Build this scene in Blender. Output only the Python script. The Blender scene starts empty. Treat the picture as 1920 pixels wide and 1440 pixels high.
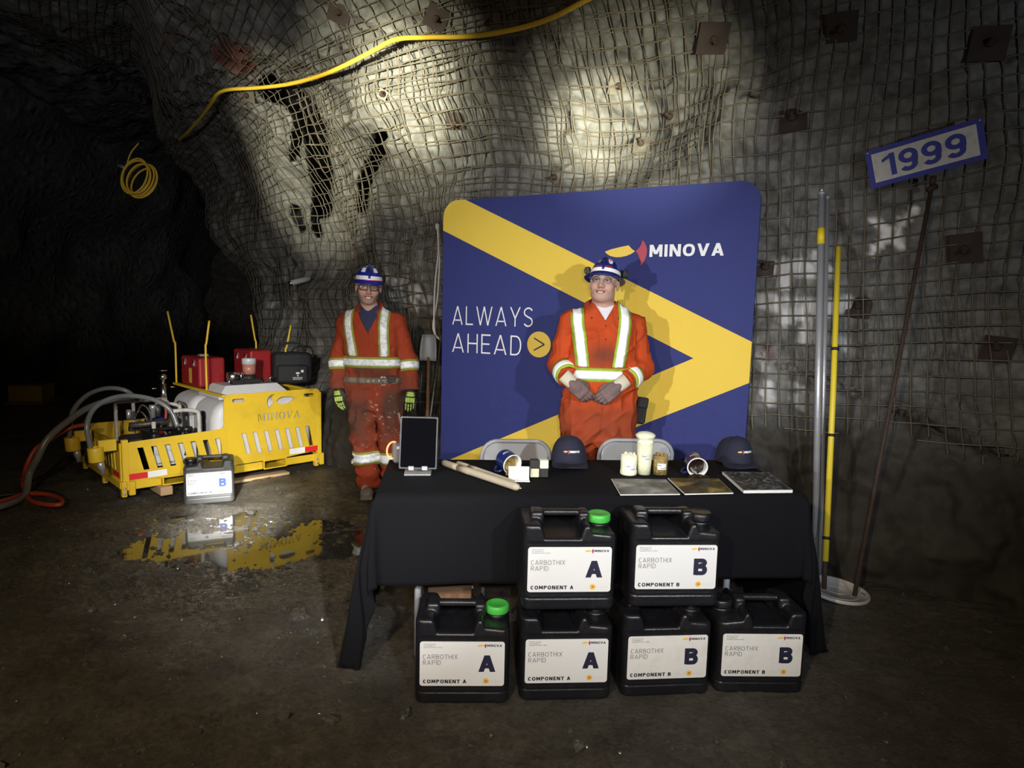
import bpy, math, random
import numpy as np
from mathutils import Vector, Matrix
from mathutils.bvhtree import BVHTree

SC = bpy.context.scene
COL = SC.collection
PI = math.pi
random.seed(7)
RNG = np.random.default_rng(11)

# ------------------------------------------------------------------ camera
CAM_H, PITCH, ROLL, FOC = 1.5, math.radians(6.2), math.radians(1.4), 1200.0
_up0 = np.array([0, math.sin(PITCH), math.cos(PITCH)])
_fw = np.array([0, math.cos(PITCH), -math.sin(PITCH)])
_rt = np.array([1., 0, 0]) * math.cos(ROLL) + _up0 * math.sin(ROLL)
_up = -np.array([1., 0, 0]) * math.sin(ROLL) + _up0 * math.cos(ROLL)
_eye = np.array([0, 0, CAM_H])
cd = bpy.data.cameras.new('camera')
cd.sensor_width = 36.0
cd.lens = FOC / 1920 * 36
cd.clip_start, cd.clip_end = 0.05, 100
cam = bpy.data.objects.new('camera', cd)
COL.objects.link(cam)
mw = Matrix.Identity(4)
for i in range(3):
    mw[i][0], mw[i][1], mw[i][2], mw[i][3] = _rt[i], _up[i], -_fw[i], _eye[i]
cam.matrix_world = mw
SC.camera = cam


def at(x, y, Y):                      # the point at distance Y seen at a place in the photo
    d = _fw + _rt * (x - 960) / FOC - _up * (y - 720) / FOC
    return _eye + d * (Y / d[1])


def ground(x, y, z=0.0):
    d = _fw + _rt * (x - 960) / FOC - _up * (y - 720) / FOC
    return _eye + d * ((z - CAM_H) / d[2])


def aim(x, y):
    d = _fw + _rt * (x - 960) / FOC - _up * (y - 720) / FOC
    return d / np.linalg.norm(d)


# ------------------------------------------------------------------ world, lamps, exposure
w = bpy.data.worlds.new('world')
SC.world = w
w.use_nodes = True
w.node_tree.nodes['Background'].inputs[0].default_value = (0.6, 0.7, 1.0, 1)
w.node_tree.nodes['Background'].inputs[1].default_value = 0.0012


def spot(name, loc, target, power, angle, blend=1.0, color=(1, 1, 1), size=0.03):
    l = bpy.data.lights.new(name, 'SPOT')
    l.energy, l.spot_size, l.spot_blend, l.color, l.shadow_soft_size = power, math.radians(angle), blend, color, size
    o = bpy.data.objects.new(name, l)
    COL.objects.link(o)
    o.location = loc
    o.rotation_euler = (Vector(target) - Vector(loc)).to_track_quat('-Z', 'Y').to_euler()
    return o


COOL = (0.93, 0.97, 1.0)
WARM = (1.0, 0.965, 0.70)
# except the marked spots, cap lamps of the crew standing beside and behind the photographer
spot('cap_lamp_near_left', (-2.3, 0.2, 1.65), (0.35, 4.3, 1.1), 430, 53, 1.0, COOL, 0.035)
spot('cap_lamp_near_right', (1.5, -0.3, 1.9), (0.35, 4.2, 1.05), 420, 58, 1.0, COOL, 0.035)
spot('phone_lamp', (0.12, -0.05, 1.62), (0.35, 3.2, 0.75), 135, 72, 1.0, COOL, 0.02)
spot('cap_lamp_upper_left', (-2.3, 0.4, 1.75), at(790, 185, 5.8), 1700, 23, 1.0, WARM, 0.03)
spot('cap_lamp_upper_left_core', (-2.0, 0.4, 1.75), at(800, 180, 5.8), 4800, 13, 1.0, WARM, 0.03)
spot('cap_lamp_upper_middle', (0.9, 0.4, 1.75), at(1170, 215, 5.0), 900, 23, 1.0, WARM, 0.03)
spot('cap_lamp_upper_middle_core', (0.7, 0.4, 1.75), at(1120, 240, 5.0), 3300, 11.5, 1.0, WARM, 0.03)
spot('cap_lamp_brow', (-2.9, 0.6, 1.7), at(560, 300, 6.3), 3000, 21, 1.0, WARM, 0.03)
spot('cap_lamp_puddle', (-1.15, 0.4, 1.7), ground(440, 968), 5200, 11, 1.0, (1, 1, 0.93), 0.025)
spot('cap_lamp_jug', (-1.0, 0.5, 1.7), at(400, 925, 4.8), 1300, 6.5, 1.0, (1, 1, 0.96), 0.02)
spot('cap_lamp_skid', (-0.9, 0.0, 1.75), (-2.3, 5.4, 0.5), 900, 26, 1.0, (1, 1, 0.95), 0.03)
spot('cap_lamp_right_wall', (1.8, -0.4, 1.8), (2.3, 4.0, 2.1), 70, 62, 1.0, COOL, 0.05)
spot('cap_lamp_floor', (-1.0, -0.8, 2.2), (-0.6, 2.4, 0.0), 330, 110, 1.0, (1.0, 0.78, 0.48), 0.03)
spot('floor_glare_spot', (-1.17, 4.88, 1.80), ground(405, 968), 420, 19, 1.0, (1, 1, 0.97), 0.02)  # added spot, meant to throw glare off the wet floor
spot('cap_lamp_left_floor', (0.75, -0.2, 2.15), ground(520, 1010), 620, 30, 1.0, (0.97, 0.98, 1.0), 0.05)
spot('left_rock_fill', (-1.5, 0.2, 1.8), at(380, 330, 7), 220, 50, 1.0, (0.95, 0.95, 1.0), 0.05)  # added weak fill that lifts the dim rock at left, nobody's lamp
SC.view_settings.view_transform = 'Standard'
SC.view_settings.look = 'None'
SC.view_settings.exposure = 0.0
SC.view_settings.gamma = 1.0
SC.view_settings.use_curve_mapping = False


# ------------------------------------------------------------------ scene graph helpers
def root(name, label, cat, loc=(0, 0, 0), rz=0.0, group=None):
    o = bpy.data.objects.new(name, None)
    COL.objects.link(o)
    o.empty_display_size = 0.1
    o.location = loc
    o.rotation_euler = (0, 0, rz)
    return tag(o, label, cat, group)


def tag(o, label, cat, group=None, kind=None):
    if label:
        o['label'] = label
    if cat:
        o['category'] = cat
    if group:
        o['group'] = group
    if kind:
        o['kind'] = kind
    return o


def link(name, me, mat=None, parent=None, loc=None, rot=None):
    o = bpy.data.objects.new(name, me)
    COL.objects.link(o)
    if mat is not None and not me.materials:
        for m in (mat if isinstance(mat, (list, tuple)) else [mat]):
            me.materials.append(m)
    if parent is not None:
        o.parent = parent
    if loc is not None:
        o.location = loc
    if rot is not None:
        o.rotation_euler = rot
    return o


def mk(verts, faces, smooth=True, fmat=None, attr=None):
    me = bpy.data.meshes.new('mesh')
    verts = np.asarray(verts, dtype=np.float64).reshape(-1, 3)
    if isinstance(faces, np.ndarray):
        n, k = faces.shape
        me.vertices.add(len(verts))
        me.vertices.foreach_set('co', verts.ravel())
        me.loops.add(n * k)
        me.loops.foreach_set('vertex_index', faces.astype(np.int32).ravel())
        me.polygons.add(n)
        me.polygons.foreach_set('loop_start', np.arange(0, n * k, k, dtype=np.int32))
        me.update(calc_edges=True)
    else:
        me.from_pydata([tuple(v) for v in verts], [], [tuple(int(i) for i in f) for f in faces])
        me.update()
    me.polygons.foreach_set('use_smooth', np.full(len(me.polygons), bool(smooth)))
    if fmat is not None:
        me.polygons.foreach_set('material_index', np.asarray(fmat, dtype=np.int32))
    for k, v in (attr or {}).items():
        v = np.asarray(v, dtype=np.float32)
        if v.ndim == 1:
            a = me.attributes.new(k, 'FLOAT', 'POINT')
            a.data.foreach_set('value', v)
        else:
            a = me.attributes.new(k, 'FLOAT_COLOR', 'POINT')
            a.data.foreach_set('color', np.concatenate([v, np.ones((len(v), 1), np.float32)], 1).ravel())
    return me


class MB:
    """collects simple solids into one mesh"""

    def __init__(s):
        s.v, s.f, s.n, s.sm = [], [], 0, []

    def add(s, v, f, smooth=True):
        v = np.asarray(v, float).reshape(-1, 3)
        s.v.append(v)
        for q in f:
            s.f.append(tuple(int(i) + s.n for i in q))
            s.sm.append(smooth)
        s.n += len(v)
        return s

    def box(s, c, h, rot=None, bevel=0.0):
        c, h = np.array(c, float), np.array(h, float)
        if bevel > 0:
            b = min(bevel, min(h) * 0.95)
            pts, idx = [], {}
            for sx in (-1, 1):
                for sy in (-1, 1):
                    for sz in (-1, 1):
                        sg = np.array([sx, sy, sz])
                        for ax in range(3):
                            p = sg * (h - b)
                            p[ax] = sg[ax] * h[ax]
                            idx[(sx, sy, sz, ax)] = len(pts)
                            pts.append(p)
            f = []
            for ax in range(3):
                o1, o2 = (ax + 1) % 3, (ax + 2) % 3
                for sg in (-1, 1):
                    q = []
                    for a, b2 in ((-1, -1), (1, -1), (1, 1), (-1, 1)):
                        k = [0, 0, 0]
                        k[ax], k[o1], k[o2] = sg, a, b2
                        q.append(idx[(k[0], k[1], k[2], ax)])
                    f.append(q if sg > 0 else q[::-1])
            for ax in range(3):
                o1, o2 = (ax + 1) % 3, (ax + 2) % 3
                for a in (-1, 1):
                    for b2 in (-1, 1):
                        k0, k1 = [0, 0, 0], [0, 0, 0]
                        k0[ax], k1[ax] = -1, 1
                        k0[o1] = k1[o1] = a
                        k0[o2] = k1[o2] = b2
                        q = [idx[(*k0, o1)], idx[(*k1, o1)], idx[(*k1, o2)], idx[(*k0, o2)]]
                        f.append(q if a * b2 < 0 else q[::-1])
            for sx in (-1, 1):
                for sy in (-1, 1):
                    for sz in (-1, 1):
                        q = [idx[(sx, sy, sz, a)] for a in range(3)]
                        f.append(q if sx * sy * sz > 0 else q[::-1])
            p = np.array(pts)
        else:
            p = np.array([[x, y, z] for x in (-1, 1) for y in (-1, 1) for z in (-1, 1)], float) * h
            f = [(0, 1, 3, 2), (4, 6, 7, 5), (0, 4, 5, 1), (2, 3, 7, 6), (0, 2, 6, 4), (1, 5, 7, 3)]
        if rot is not None:
            p = p @ np.array(rot).T
        return s.add(p + c, f, False)

    def tube(s, pts, r, n=8, cap=True, closed=False):
        p = np.array(pts, float)
        m = len(p)
        rr = np.full(m, r, float) if np.isscalar(r) else np.array(r, float)
        if closed:
            t = np.roll(p, -1, 0) - np.roll(p, 1, 0)
        else:
            t = np.gradient(p, axis=0)
        t /= np.linalg.norm(t, axis=1)[:, None] + 1e-12
        ref = np.array([0, 0, 1.]) if abs(t[0][2]) < 0.9 else np.array([1., 0, 0])
        a = np.cross(t[0], ref)
        a /= np.linalg.norm(a)
        v = []
        for i in range(m):
            a = a - t[i] * (a @ t[i])
            a /= np.linalg.norm(a) + 1e-12
            b = np.cross(t[i], a)
            for k in range(n):
                an = 2 * PI * k / n
                v.append(p[i] + rr[i] * (a * math.cos(an) + b * math.sin(an)))
        f = []
        for i in range(m if closed else m - 1):
            j = (i + 1) % m
            for k in range(n):
                k2 = (k + 1) % n
                f.append((i * n + k, i * n + k2, j * n + k2, j * n + k))
        if cap and not closed:
            f.append(tuple(range(n))[::-1])
            f.append(tuple((m - 1) * n + k for k in range(n)))
        return s.add(v, f)

    def lathe(s, prof, n=32, c=(0, 0, 0), rot=None, rfun=None, cap=True):
        v = []
        for (r, z) in prof:
            for k in range(n):
                a = 2 * PI * k / n
                q = r * (rfun(a, z) if rfun else 1.0)
                v.append((q * math.cos(a), q * math.sin(a), z))
        v = np.array(v)
        if rot is not None:
            v = v @ np.array(rot).T
        f = []
        for i in range(len(prof) - 1):
            for k in range(n):
                k2 = (k + 1) % n
                f.append((i * n + k, i * n + k2, (i + 1) * n + k2, (i + 1) * n + k))
        if cap:
            f.append(tuple(range(n))[::-1])
            f.append(tuple((len(prof) - 1) * n + k for k in range(n)))
        return s.add(v + np.array(c, float), f)

    def grid(s, P, closed_u=False):
        nu, nv = P.shape[:2]
        f = []
        for i in range(nu if closed_u else nu - 1):
            for j in range(nv - 1):
                i2 = (i + 1) % nu
                f.append((i * nv + j, i2 * nv + j, i2 * nv + j + 1, i * nv + j + 1))
        return s.add(P.reshape(-1, 3), f)

    def mesh(s):
        me = mk(np.concatenate(s.v), s.f)
        me.polygons.foreach_set('use_smooth', np.array(s.sm))
        return me

    def build(s, name, mat, parent=None, **k):
        return link(name, s.mesh(), mat, parent, **k)


def rotm(rx=0, ry=0, rz=0):
    return np.array(Matrix.Rotation(rz, 3, 'Z') @ Matrix.Rotation(ry, 3, 'Y') @ Matrix.Rotation(rx, 3, 'X'))


def frame_z(d):
    """rotation matrix whose z column is d"""
    d = np.array(d, float)
    d /= np.linalg.norm(d)
    ref = np.array([0, 0, 1.]) if abs(d[2]) < 0.95 else np.array([1., 0, 0])
    x = np.cross(ref, d)
    x /= np.linalg.norm(x)
    return np.stack([x, np.cross(d, x), d], 1)


def spline(pts, n=8, closed=False):
    p = [np.array(q, float) for q in pts]
    m = len(p)
    out = []
    for i in range(m if closed else m - 1):
        if closed:
            a, b, c, d = p[(i - 1) % m], p[i], p[(i + 1) % m], p[(i + 2) % m]
        else:
            b, c = p[i], p[i + 1]
            a = p[i - 1] if i else 2 * b - c
            d = p[i + 2] if i + 2 < m else 2 * c - b
        for k in range(n):
            t = k / n
            out.append(0.5 * ((2 * b) + (c - a) * t + (2 * a - 5 * b + 4 * c - d) * t * t + (3 * b - 3 * c + d - a) * t ** 3))
    if not closed:
        out.append(p[-1])
    return np.array(out)


def rrect(x0, z0, x1, z1, r, n=5):
    o = []
    for cx, cz, a0 in ((x1 - r, z1 - r, 0), (x0 + r, z1 - r, 90), (x0 + r, z0 + r, 180), (x1 - r, z0 + r, 270)):
        for k in range(n + 1):
            a = math.radians(a0 + 90 * k / n)
            o.append((cx + r * math.cos(a), cz + r * math.sin(a)))
    return o


def plate(loops, thick, y=0.0):
    """flat sheet in local XZ with holes, thickness along +Y from y"""
    cu = bpy.data.curves.new('outline', 'CURVE')
    cu.dimensions = '2D'
    cu.fill_mode = 'BOTH'
    cu.extrude = thick / 2
    for lp in loops:
        s = cu.splines.new('POLY')
        s.points.add(len(lp) - 1)
        for i, p in enumerate(lp):
            s.points[i].co = (p[0], p[1], 0, 1)
        s.use_cyclic_u = True
    o = bpy.data.objects.new('outline', cu)
    me = bpy.data.meshes.new_from_object(o)
    bpy.data.objects.remove(o)
    bpy.data.curves.remove(cu)
    n = len(me.vertices)
    c = np.empty(n * 3)
    me.vertices.foreach_get('co', c)
    c = c.reshape(-1, 3)
    q = np.stack([c[:, 0], -c[:, 2] + y + thick / 2, c[:, 1]], 1)
    me.vertices.foreach_set('co', q.ravel())
    me.polygons.foreach_set('use_smooth', np.zeros(len(me.polygons), bool))
    me.materials.clear()
    me.update()
    return me


def flat(polys, y=0.0):
    """printed shapes: flat polygons in local XZ facing -Y"""
    v, f = [], []
    for lp in polys:
        a = sum(lp[i][0] * lp[(i + 1) % len(lp)][1] - lp[(i + 1) % len(lp)][0] * lp[i][1] for i in range(len(lp)))
        q = lp if a > 0 else lp[::-1]
        f.append(tuple(range(len(v), len(v) + len(q))))
        v += [(p[0], y, p[1]) for p in q]
    return mk(v, f, False)


_tc = {}


def text_mesh(s, x0, z0, width, height, y=0.0, bold=0.0, align_cap=True):
    key = (s, bold)
    if key not in _tc:
        cu = bpy.data.curves.new('lettering', 'FONT')
        cu.body = s
        cu.offset = bold
        cu.resolution_u = 3
        o = bpy.data.objects.new('lettering', cu)
        me = bpy.data.meshes.new_from_object(o)
        bpy.data.objects.remove(o)
        bpy.data.curves.remove(cu)
        c = np.empty(len(me.vertices) * 3)
        me.vertices.foreach_get('co', c)
        _tc[key] = (c.reshape(-1, 3), [tuple(p.vertices) for p in me.polygons])
        bpy.data.meshes.remove(me)
    c, f = _tc[key]
    lo, hi = c.min(0), c.max(0)
    sx, sz = width / (hi[0] - lo[0]), height / (hi[1] - lo[1])
    return np.stack([x0 + (c[:, 0] - lo[0]) * sx, np.full(len(c), y), z0 + (c[:, 1] - lo[1]) * sz], 1), f


def _arc(cx, cz, rx, rz, a0, a1, n=12, e=1.0):
    o = []
    for k in range(n + 1):
        a = math.radians(a0 + (a1 - a0) * k / n)
        c, s_ = math.cos(a), math.sin(a)
        o.append((cx + rx * math.copysign(abs(c) ** e, c), cz + rz * math.copysign(abs(s_) ** e, s_)))
    return o


def glyph(ch, w):
    """sans capital of height 1 and stroke weight w: (advance width, list of convex polygons)"""
    r = w / 2
    P_ = []

    def rect(x0, z0, x1, z1):
        P_.append([(x0, z0), (x1, z0), (x1, z1), (x0, z1)])

    def diag(xb, xt, zb=0.0, zt=1.0):
        k = abs(xt - xb) / (zt - zb)
        h = w * math.sqrt(1 + k * k) / 2
        P_.append([(xb - h, zb), (xb + h, zb), (xt + h, zt), (xt - h, zt)])

    def path(pts, closed=False):
        p = np.array(pts, float)
        m = len(p)
        t = (np.roll(p, -1, 0) - np.roll(p, 1, 0)) if closed else np.gradient(p, axis=0)
        t /= np.linalg.norm(t, axis=1)[:, None]
        n = np.stack([-t[:, 1], t[:, 0]], 1) * r
        for i in range(m if closed else m - 1):
            j = (i + 1) % m
            P_.append([tuple(p[i] - n[i]), tuple(p[j] - n[j]), tuple(p[j] + n[j]), tuple(p[i] + n[i])])
    W = .62 + .35 * w
    if ch == 'A':
        W = .74 + .3 * w
        h = w * 1.06 / 2
        diag(h, W / 2)
        diag(W - h, W / 2)
        rect(W * .24, .21, W * .76, .21 + w * .9)
    elif ch == 'B':
        rect(0, 0, w, 1)
        a = [(w * .5, 1 - r), (W - .26, 1 - r)] + _arc(W - .28, .755 - r * .1, .26 - r, .245 - r * .9, 90, -90) + [(w * .5, .51)]
        b = [(w * .5, .51), (W - .26, .51)] + _arc(W - .26, .255 + r * .5, .26 - r, .255 - r * .5, 90, -90) + [(w * .5, r)]
        path(a)
        path(b)
    elif ch == 'C':
        path(_arc(W / 2, .5, W / 2 - r, .5 - r, 38, 322, 26, .85))
    elif ch == 'D':
        rect(0, 0, w, 1)
        path([(w * .5, 1 - r), (W - .36, 1 - r)] + _arc(W - .36, .5, .36 - r, .5 - r, 90, -90, 14, .9) + [(w * .5, r)])
    elif ch == 'E':
        W = .54 + .3 * w
        rect(0, 0, w, 1)
        for z in (0, .5 - r, 1 - w):
            rect(0, z, W if z != .5 - r else W * .9, z + w)
    elif ch == 'H':
        rect(0, 0, w, 1)
        rect(W - w, 0, W, 1)
        rect(0, .5 - r, W, .5 + r)
    elif ch == 'I':
        W = w
        rect(0, 0, w, 1)
    elif ch == 'L':
        W = .5 + .3 * w
        rect(0, 0, w, 1)
        rect(0, 0, W, w)
    elif ch == 'M':
        W = .80 + .45 * w
        rect(0, 0, w, 1)
        rect(W - w, 0, W, 1)
        diag(W / 2, w * .62, .22, 1)
        diag(W / 2, W - w * .62, .22, 1)
    elif ch == 'N':
        W = .68 + .4 * w
        rect(0, 0, w, 1)
        rect(W - w, 0, W, 1)
        diag(W - w * .62, w * .62)
    elif ch == 'O':
        W = .74 + .3 * w
        path(_arc(W / 2, .5, W / 2 - r, .5 - r, 0, 348, 29, .85), True)
    elif ch in 'PR':
        rect(0, 0, w, 1)
        path([(w * .5, 1 - r), (W - .28, 1 - r)] + _arc(W - .29, .72, .28 - r, .28 - r, 90, -90) + [(w * .5, .44 + r)])
        if ch == 'R':
            diag(W - w * .58, W * .52, 0, .44 + r)
    elif ch == 'S':
        W = .58 + .35 * w
        path(_arc(W / 2, .74, W / 2 - r, .26 - r, 25, 250, 14)[:-2] + [(W / 2, .5)] + _arc(W / 2, .26, W / 2 - r, .26 - r, 70, -155, 14)[1:])
    elif ch == 'T':
        rect(W / 2 - r, 0, W / 2 + r, 1)
        rect(0, 1 - w, W, 1)
    elif ch == 'V':
        W = .74 + .3 * w
        h = w * 1.06 / 2
        diag(W / 2, h)
        diag(W / 2, W - h)
    elif ch == 'W':
        W = 1.1 + .5 * w
        h = w * 1.04 / 2
        for b_, t_ in ((W * .27, h), (W * .27, W * .5), (W * .73, W * .5), (W * .73, W - h)):
            diag(b_, t_)
    elif ch == 'X':
        W = .66 + .35 * w
        h = w * 1.2 / 2
        diag(h, W - h)
        diag(W - h, h)
    elif ch == 'Y':
        W = .68 + .35 * w
        h = w * 1.15 / 2
        rect(W / 2 - r, 0, W / 2 + r, .46)
        diag(W / 2, h, .42, 1)
        diag(W / 2, W - h, .42, 1)
    elif ch == '1':
        W = .46
        rect(W - w, 0, W, 1)
        P_.append([(W - w * .6, 1), (0, .80), (0, .80 - w * .75), (W - w * .6, .84)])
    elif ch == '9':
        W = .66
        path(_arc(W / 2, .68, W / 2 - r, .32 - r, 0, 348, 25), True)
        path([(W - r, .66), (W - r - .005, .5), (W - r - .04, .32)] + _arc(W / 2 - .02, .30, W / 2 - r - .01, .30 - r, 0, -150, 14)[1:])
    else:
        W = .3
    return W, P_


def lettering(s, x0, z0, width, height, w, y=0.0, gap=.16):
    x, polys = 0.0, []
    for c in s:
        W, pl = glyph(c, w)
        polys += [[(px + x, pz, i) for px, pz in q] for i, q in enumerate(pl)]
        x += W + gap
    k = width / (x - gap)
    v, f = [], []
    for q in polys:
        a = sum(q[i][0] * q[(i + 1) % len(q)][1] - q[(i + 1) % len(q)][0] * q[i][1] for i in range(len(q)))
        q = q if a > 0 else q[::-1]
        f.append(tuple(range(len(v), len(v) + len(q))))
        v += [(x0 + px * k, y - i * .0012 * height, z0 + pz * height) for px, pz, i in q]
    return np.array(v), f


def caps(name, s, x0, z0, width, height, mat, parent, y=0.0, w=.2, gap=.16):
    v, f = lettering(s, x0, z0, width, height, w, y, gap)
    return link(name, mk(v, f, False), mat, parent)


def text(name, s, x0, z0, width, height, mat, parent, y=0.0, bold=0.0):
    v, f = text_mesh(s, x0, z0, width, height, y, bold)
    return link(name, mk(v, f, False), mat, parent)


# ------------------------------------------------------------------ noise and signed distance tools
def _hash(i, j, k, s=0):
    h = (i * 374761393 + j * 668265263 + k * 2147483647 + s * 1274126177) & 0xffffffff
    h = ((h ^ (h >> 13)) * 1274126177) & 0xffffffff
    return ((h ^ (h >> 16)) & 0xffffff) / float(0xffffff) * 2 - 1


def vnoise(p, seed=0):
    p = np.asarray(p, float)
    i = np.floor(p).astype(np.int64)
    f = p - i
    f = f * f * f * (f * (f * 6 - 15) + 10)
    r = 0
    for dx in (0, 1):
        wx = f[..., 0] if dx else 1 - f[..., 0]
        for dy in (0, 1):
            wy = f[..., 1] if dy else 1 - f[..., 1]
            for dz in (0, 1):
                wz = f[..., 2] if dz else 1 - f[..., 2]
                r = r + wx * wy * wz * _hash(i[..., 0] + dx, i[..., 1] + dy, i[..., 2] + dz, seed)
    return r


def fbm(p, oct=4, seed=0, gain=0.5):
    a, r = 1.0, 0
    for o in range(oct):
        r = r + a * vnoise(np.asarray(p) * (2.03 ** o) + o * 17.3, seed + o)
        a *= gain
    return r


def ridged(p, oct=3, seed=0):
    a, r = 1.0, 0
    for o in range(oct):
        r = r + a * (1 - 2 * np.abs(vnoise(np.asarray(p) * (2.07 ** o) + o * 9.1, seed + o)))
        a *= 0.5
    return r


def sstep(a, b, x):
    t = np.clip((x - a) / (b - a), 0, 1)
    return t * t * (3 - 2 * t)


def smin(a, b, k):
    h = np.clip(0.5 + 0.5 * (b - a) / k, 0, 1)
    return b + (a - b) * h - k * h * (1 - h)


def smax(a, b, k):
    return -smin(-a, -b, k)


def cone(p, a, b, r1, r2):
    a, b = np.array(a, float), np.array(b, float)
    ab = b - a
    t = np.clip(((p - a) @ ab) / (ab @ ab), 0, 1)
    return np.linalg.norm(p - a - t[:, None] * ab, axis=1) - (r1 + (r2 - r1) * t)


def ell(p, c, r):
    q = (p - np.array(c, float)) / np.array(r, float)
    k = np.linalg.norm(q, axis=1)
    return (k - 1) * min(r)


def sph(p, c, r):
    return np.linalg.norm(p - np.array(c, float), axis=1) - r


def rbox(p, c, h, r):
    q = np.abs(p - np.array(c, float)) - (np.array(h, float) - r)
    return np.linalg.norm(np.maximum(q, 0), axis=1) + np.minimum(q.max(1), 0) - r


def sdf_mesh(f, xs, ys, zs, project=2):
    xs, ys, zs = [np.asarray(a, float) for a in (xs, ys, zs)]
    nx, ny, nz = len(xs), len(ys), len(zs)
    P = np.stack(np.meshgrid(xs, ys, zs, indexing='ij'), -1).reshape(-1, 3)
    D = np.empty(len(P))
    for i in range(0, len(P), 200000):
        D[i:i + 200000] = f(P[i:i + 200000])
    D = D.reshape(nx, ny, nz)
    G = P.reshape(nx, ny, nz, 3)
    S = D < 0
    cs = np.zeros((nx - 1, ny - 1, nz - 1), int)
    for a in (0, 1):
        for b in (0, 1):
            for c in (0, 1):
                cs += S[a:nx - 1 + a, b:ny - 1 + b, c:nz - 1 + c]
    act = (cs > 0) & (cs < 8)
    idx = -np.ones(act.shape, np.int64)
    I = np.argwhere(act)
    idx[act] = np.arange(len(I))
    acc, cnt = np.zeros((len(I), 3)), np.zeros(len(I))
    cor = [(a, b, c) for a in (0, 1) for b in (0, 1) for c in (0, 1)]
    for a in cor:
        for ax in range(3):
            if a[ax]:
                continue
            b = list(a)
            b[ax] = 1
            ia, ib = I + np.array(a), I + np.array(b)
            da, db = D[tuple(ia.T)], D[tuple(ib.T)]
            m = (da < 0) != (db < 0)
            t = np.where(m, da / np.where(m, da - db, 1), 0)
            p = G[tuple(ia.T)] * (1 - t)[:, None] + G[tuple(ib.T)] * t[:, None]
            acc[m] += p[m]
            cnt[m] += 1
    V = acc / cnt[:, None]
    F = []
    for ax in range(3):
        o1, o2 = (ax + 1) % 3, (ax + 2) % 3
        sl0, sl1 = [slice(None)] * 3, [slice(None)] * 3
        sl0[ax], sl1[ax] = slice(0, -1), slice(1, None)
        s0, s1 = S[tuple(sl0)], S[tuple(sl1)]
        E = np.argwhere(s0 != s1)
        sh = np.array(act.shape)
        E = E[(E[:, o1] > 0) & (E[:, o2] > 0) & (E[:, o1] < sh[o1]) & (E[:, o2] < sh[o2])]
        if not len(E):
            continue
        q = []
        for d1, d2 in ((1, 1), (0, 1), (0, 0), (1, 0)):
            k = E.copy()
            k[:, o1] -= d1
            k[:, o2] -= d2
            q.append(idx[tuple(k.T)])
        q = np.stack(q, 1)
        ins = s0[tuple(E.T)]
        q[~ins] = q[~ins][:, ::-1]
        F.append(q)
    F = np.concatenate(F)
    e = 1e-3
    for _ in range(project):
        d = f(V)
        g = np.stack([(f(V + e * np.eye(3)[k]) - f(V - e * np.eye(3)[k])) / (2 * e) for k in range(3)], 1)
        g2 = np.maximum((g * g).sum(1), 0.15)
        V = V - np.clip(d / g2, -0.006, 0.006)[:, None] * g
    return V, F


def march(f, o, d, tmax=1.0, off=0.0, steps=60):
    """sphere tracing, returns points where f == off"""
    o, d = np.asarray(o, float), np.asarray(d, float)
    d = d / np.linalg.norm(d, axis=1)[:, None]
    t = np.zeros(len(o))
    for _ in range(steps):
        t = np.minimum(t + (f(o + d * t[:, None]) - off) * 0.55, tmax)
    return o + d * t[:, None]


def ar(a, b, h):
    return np.linspace(a, b, max(2, int(round((b - a) / h)) + 1))


# ------------------------------------------------------------------ materials
def lin(r, g, b):
    return tuple((c / 255 / 12.92) if c / 255 <= 0.04045 else ((c / 255 + 0.055) / 1.055) ** 2.4 for c in (r, g, b))


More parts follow.
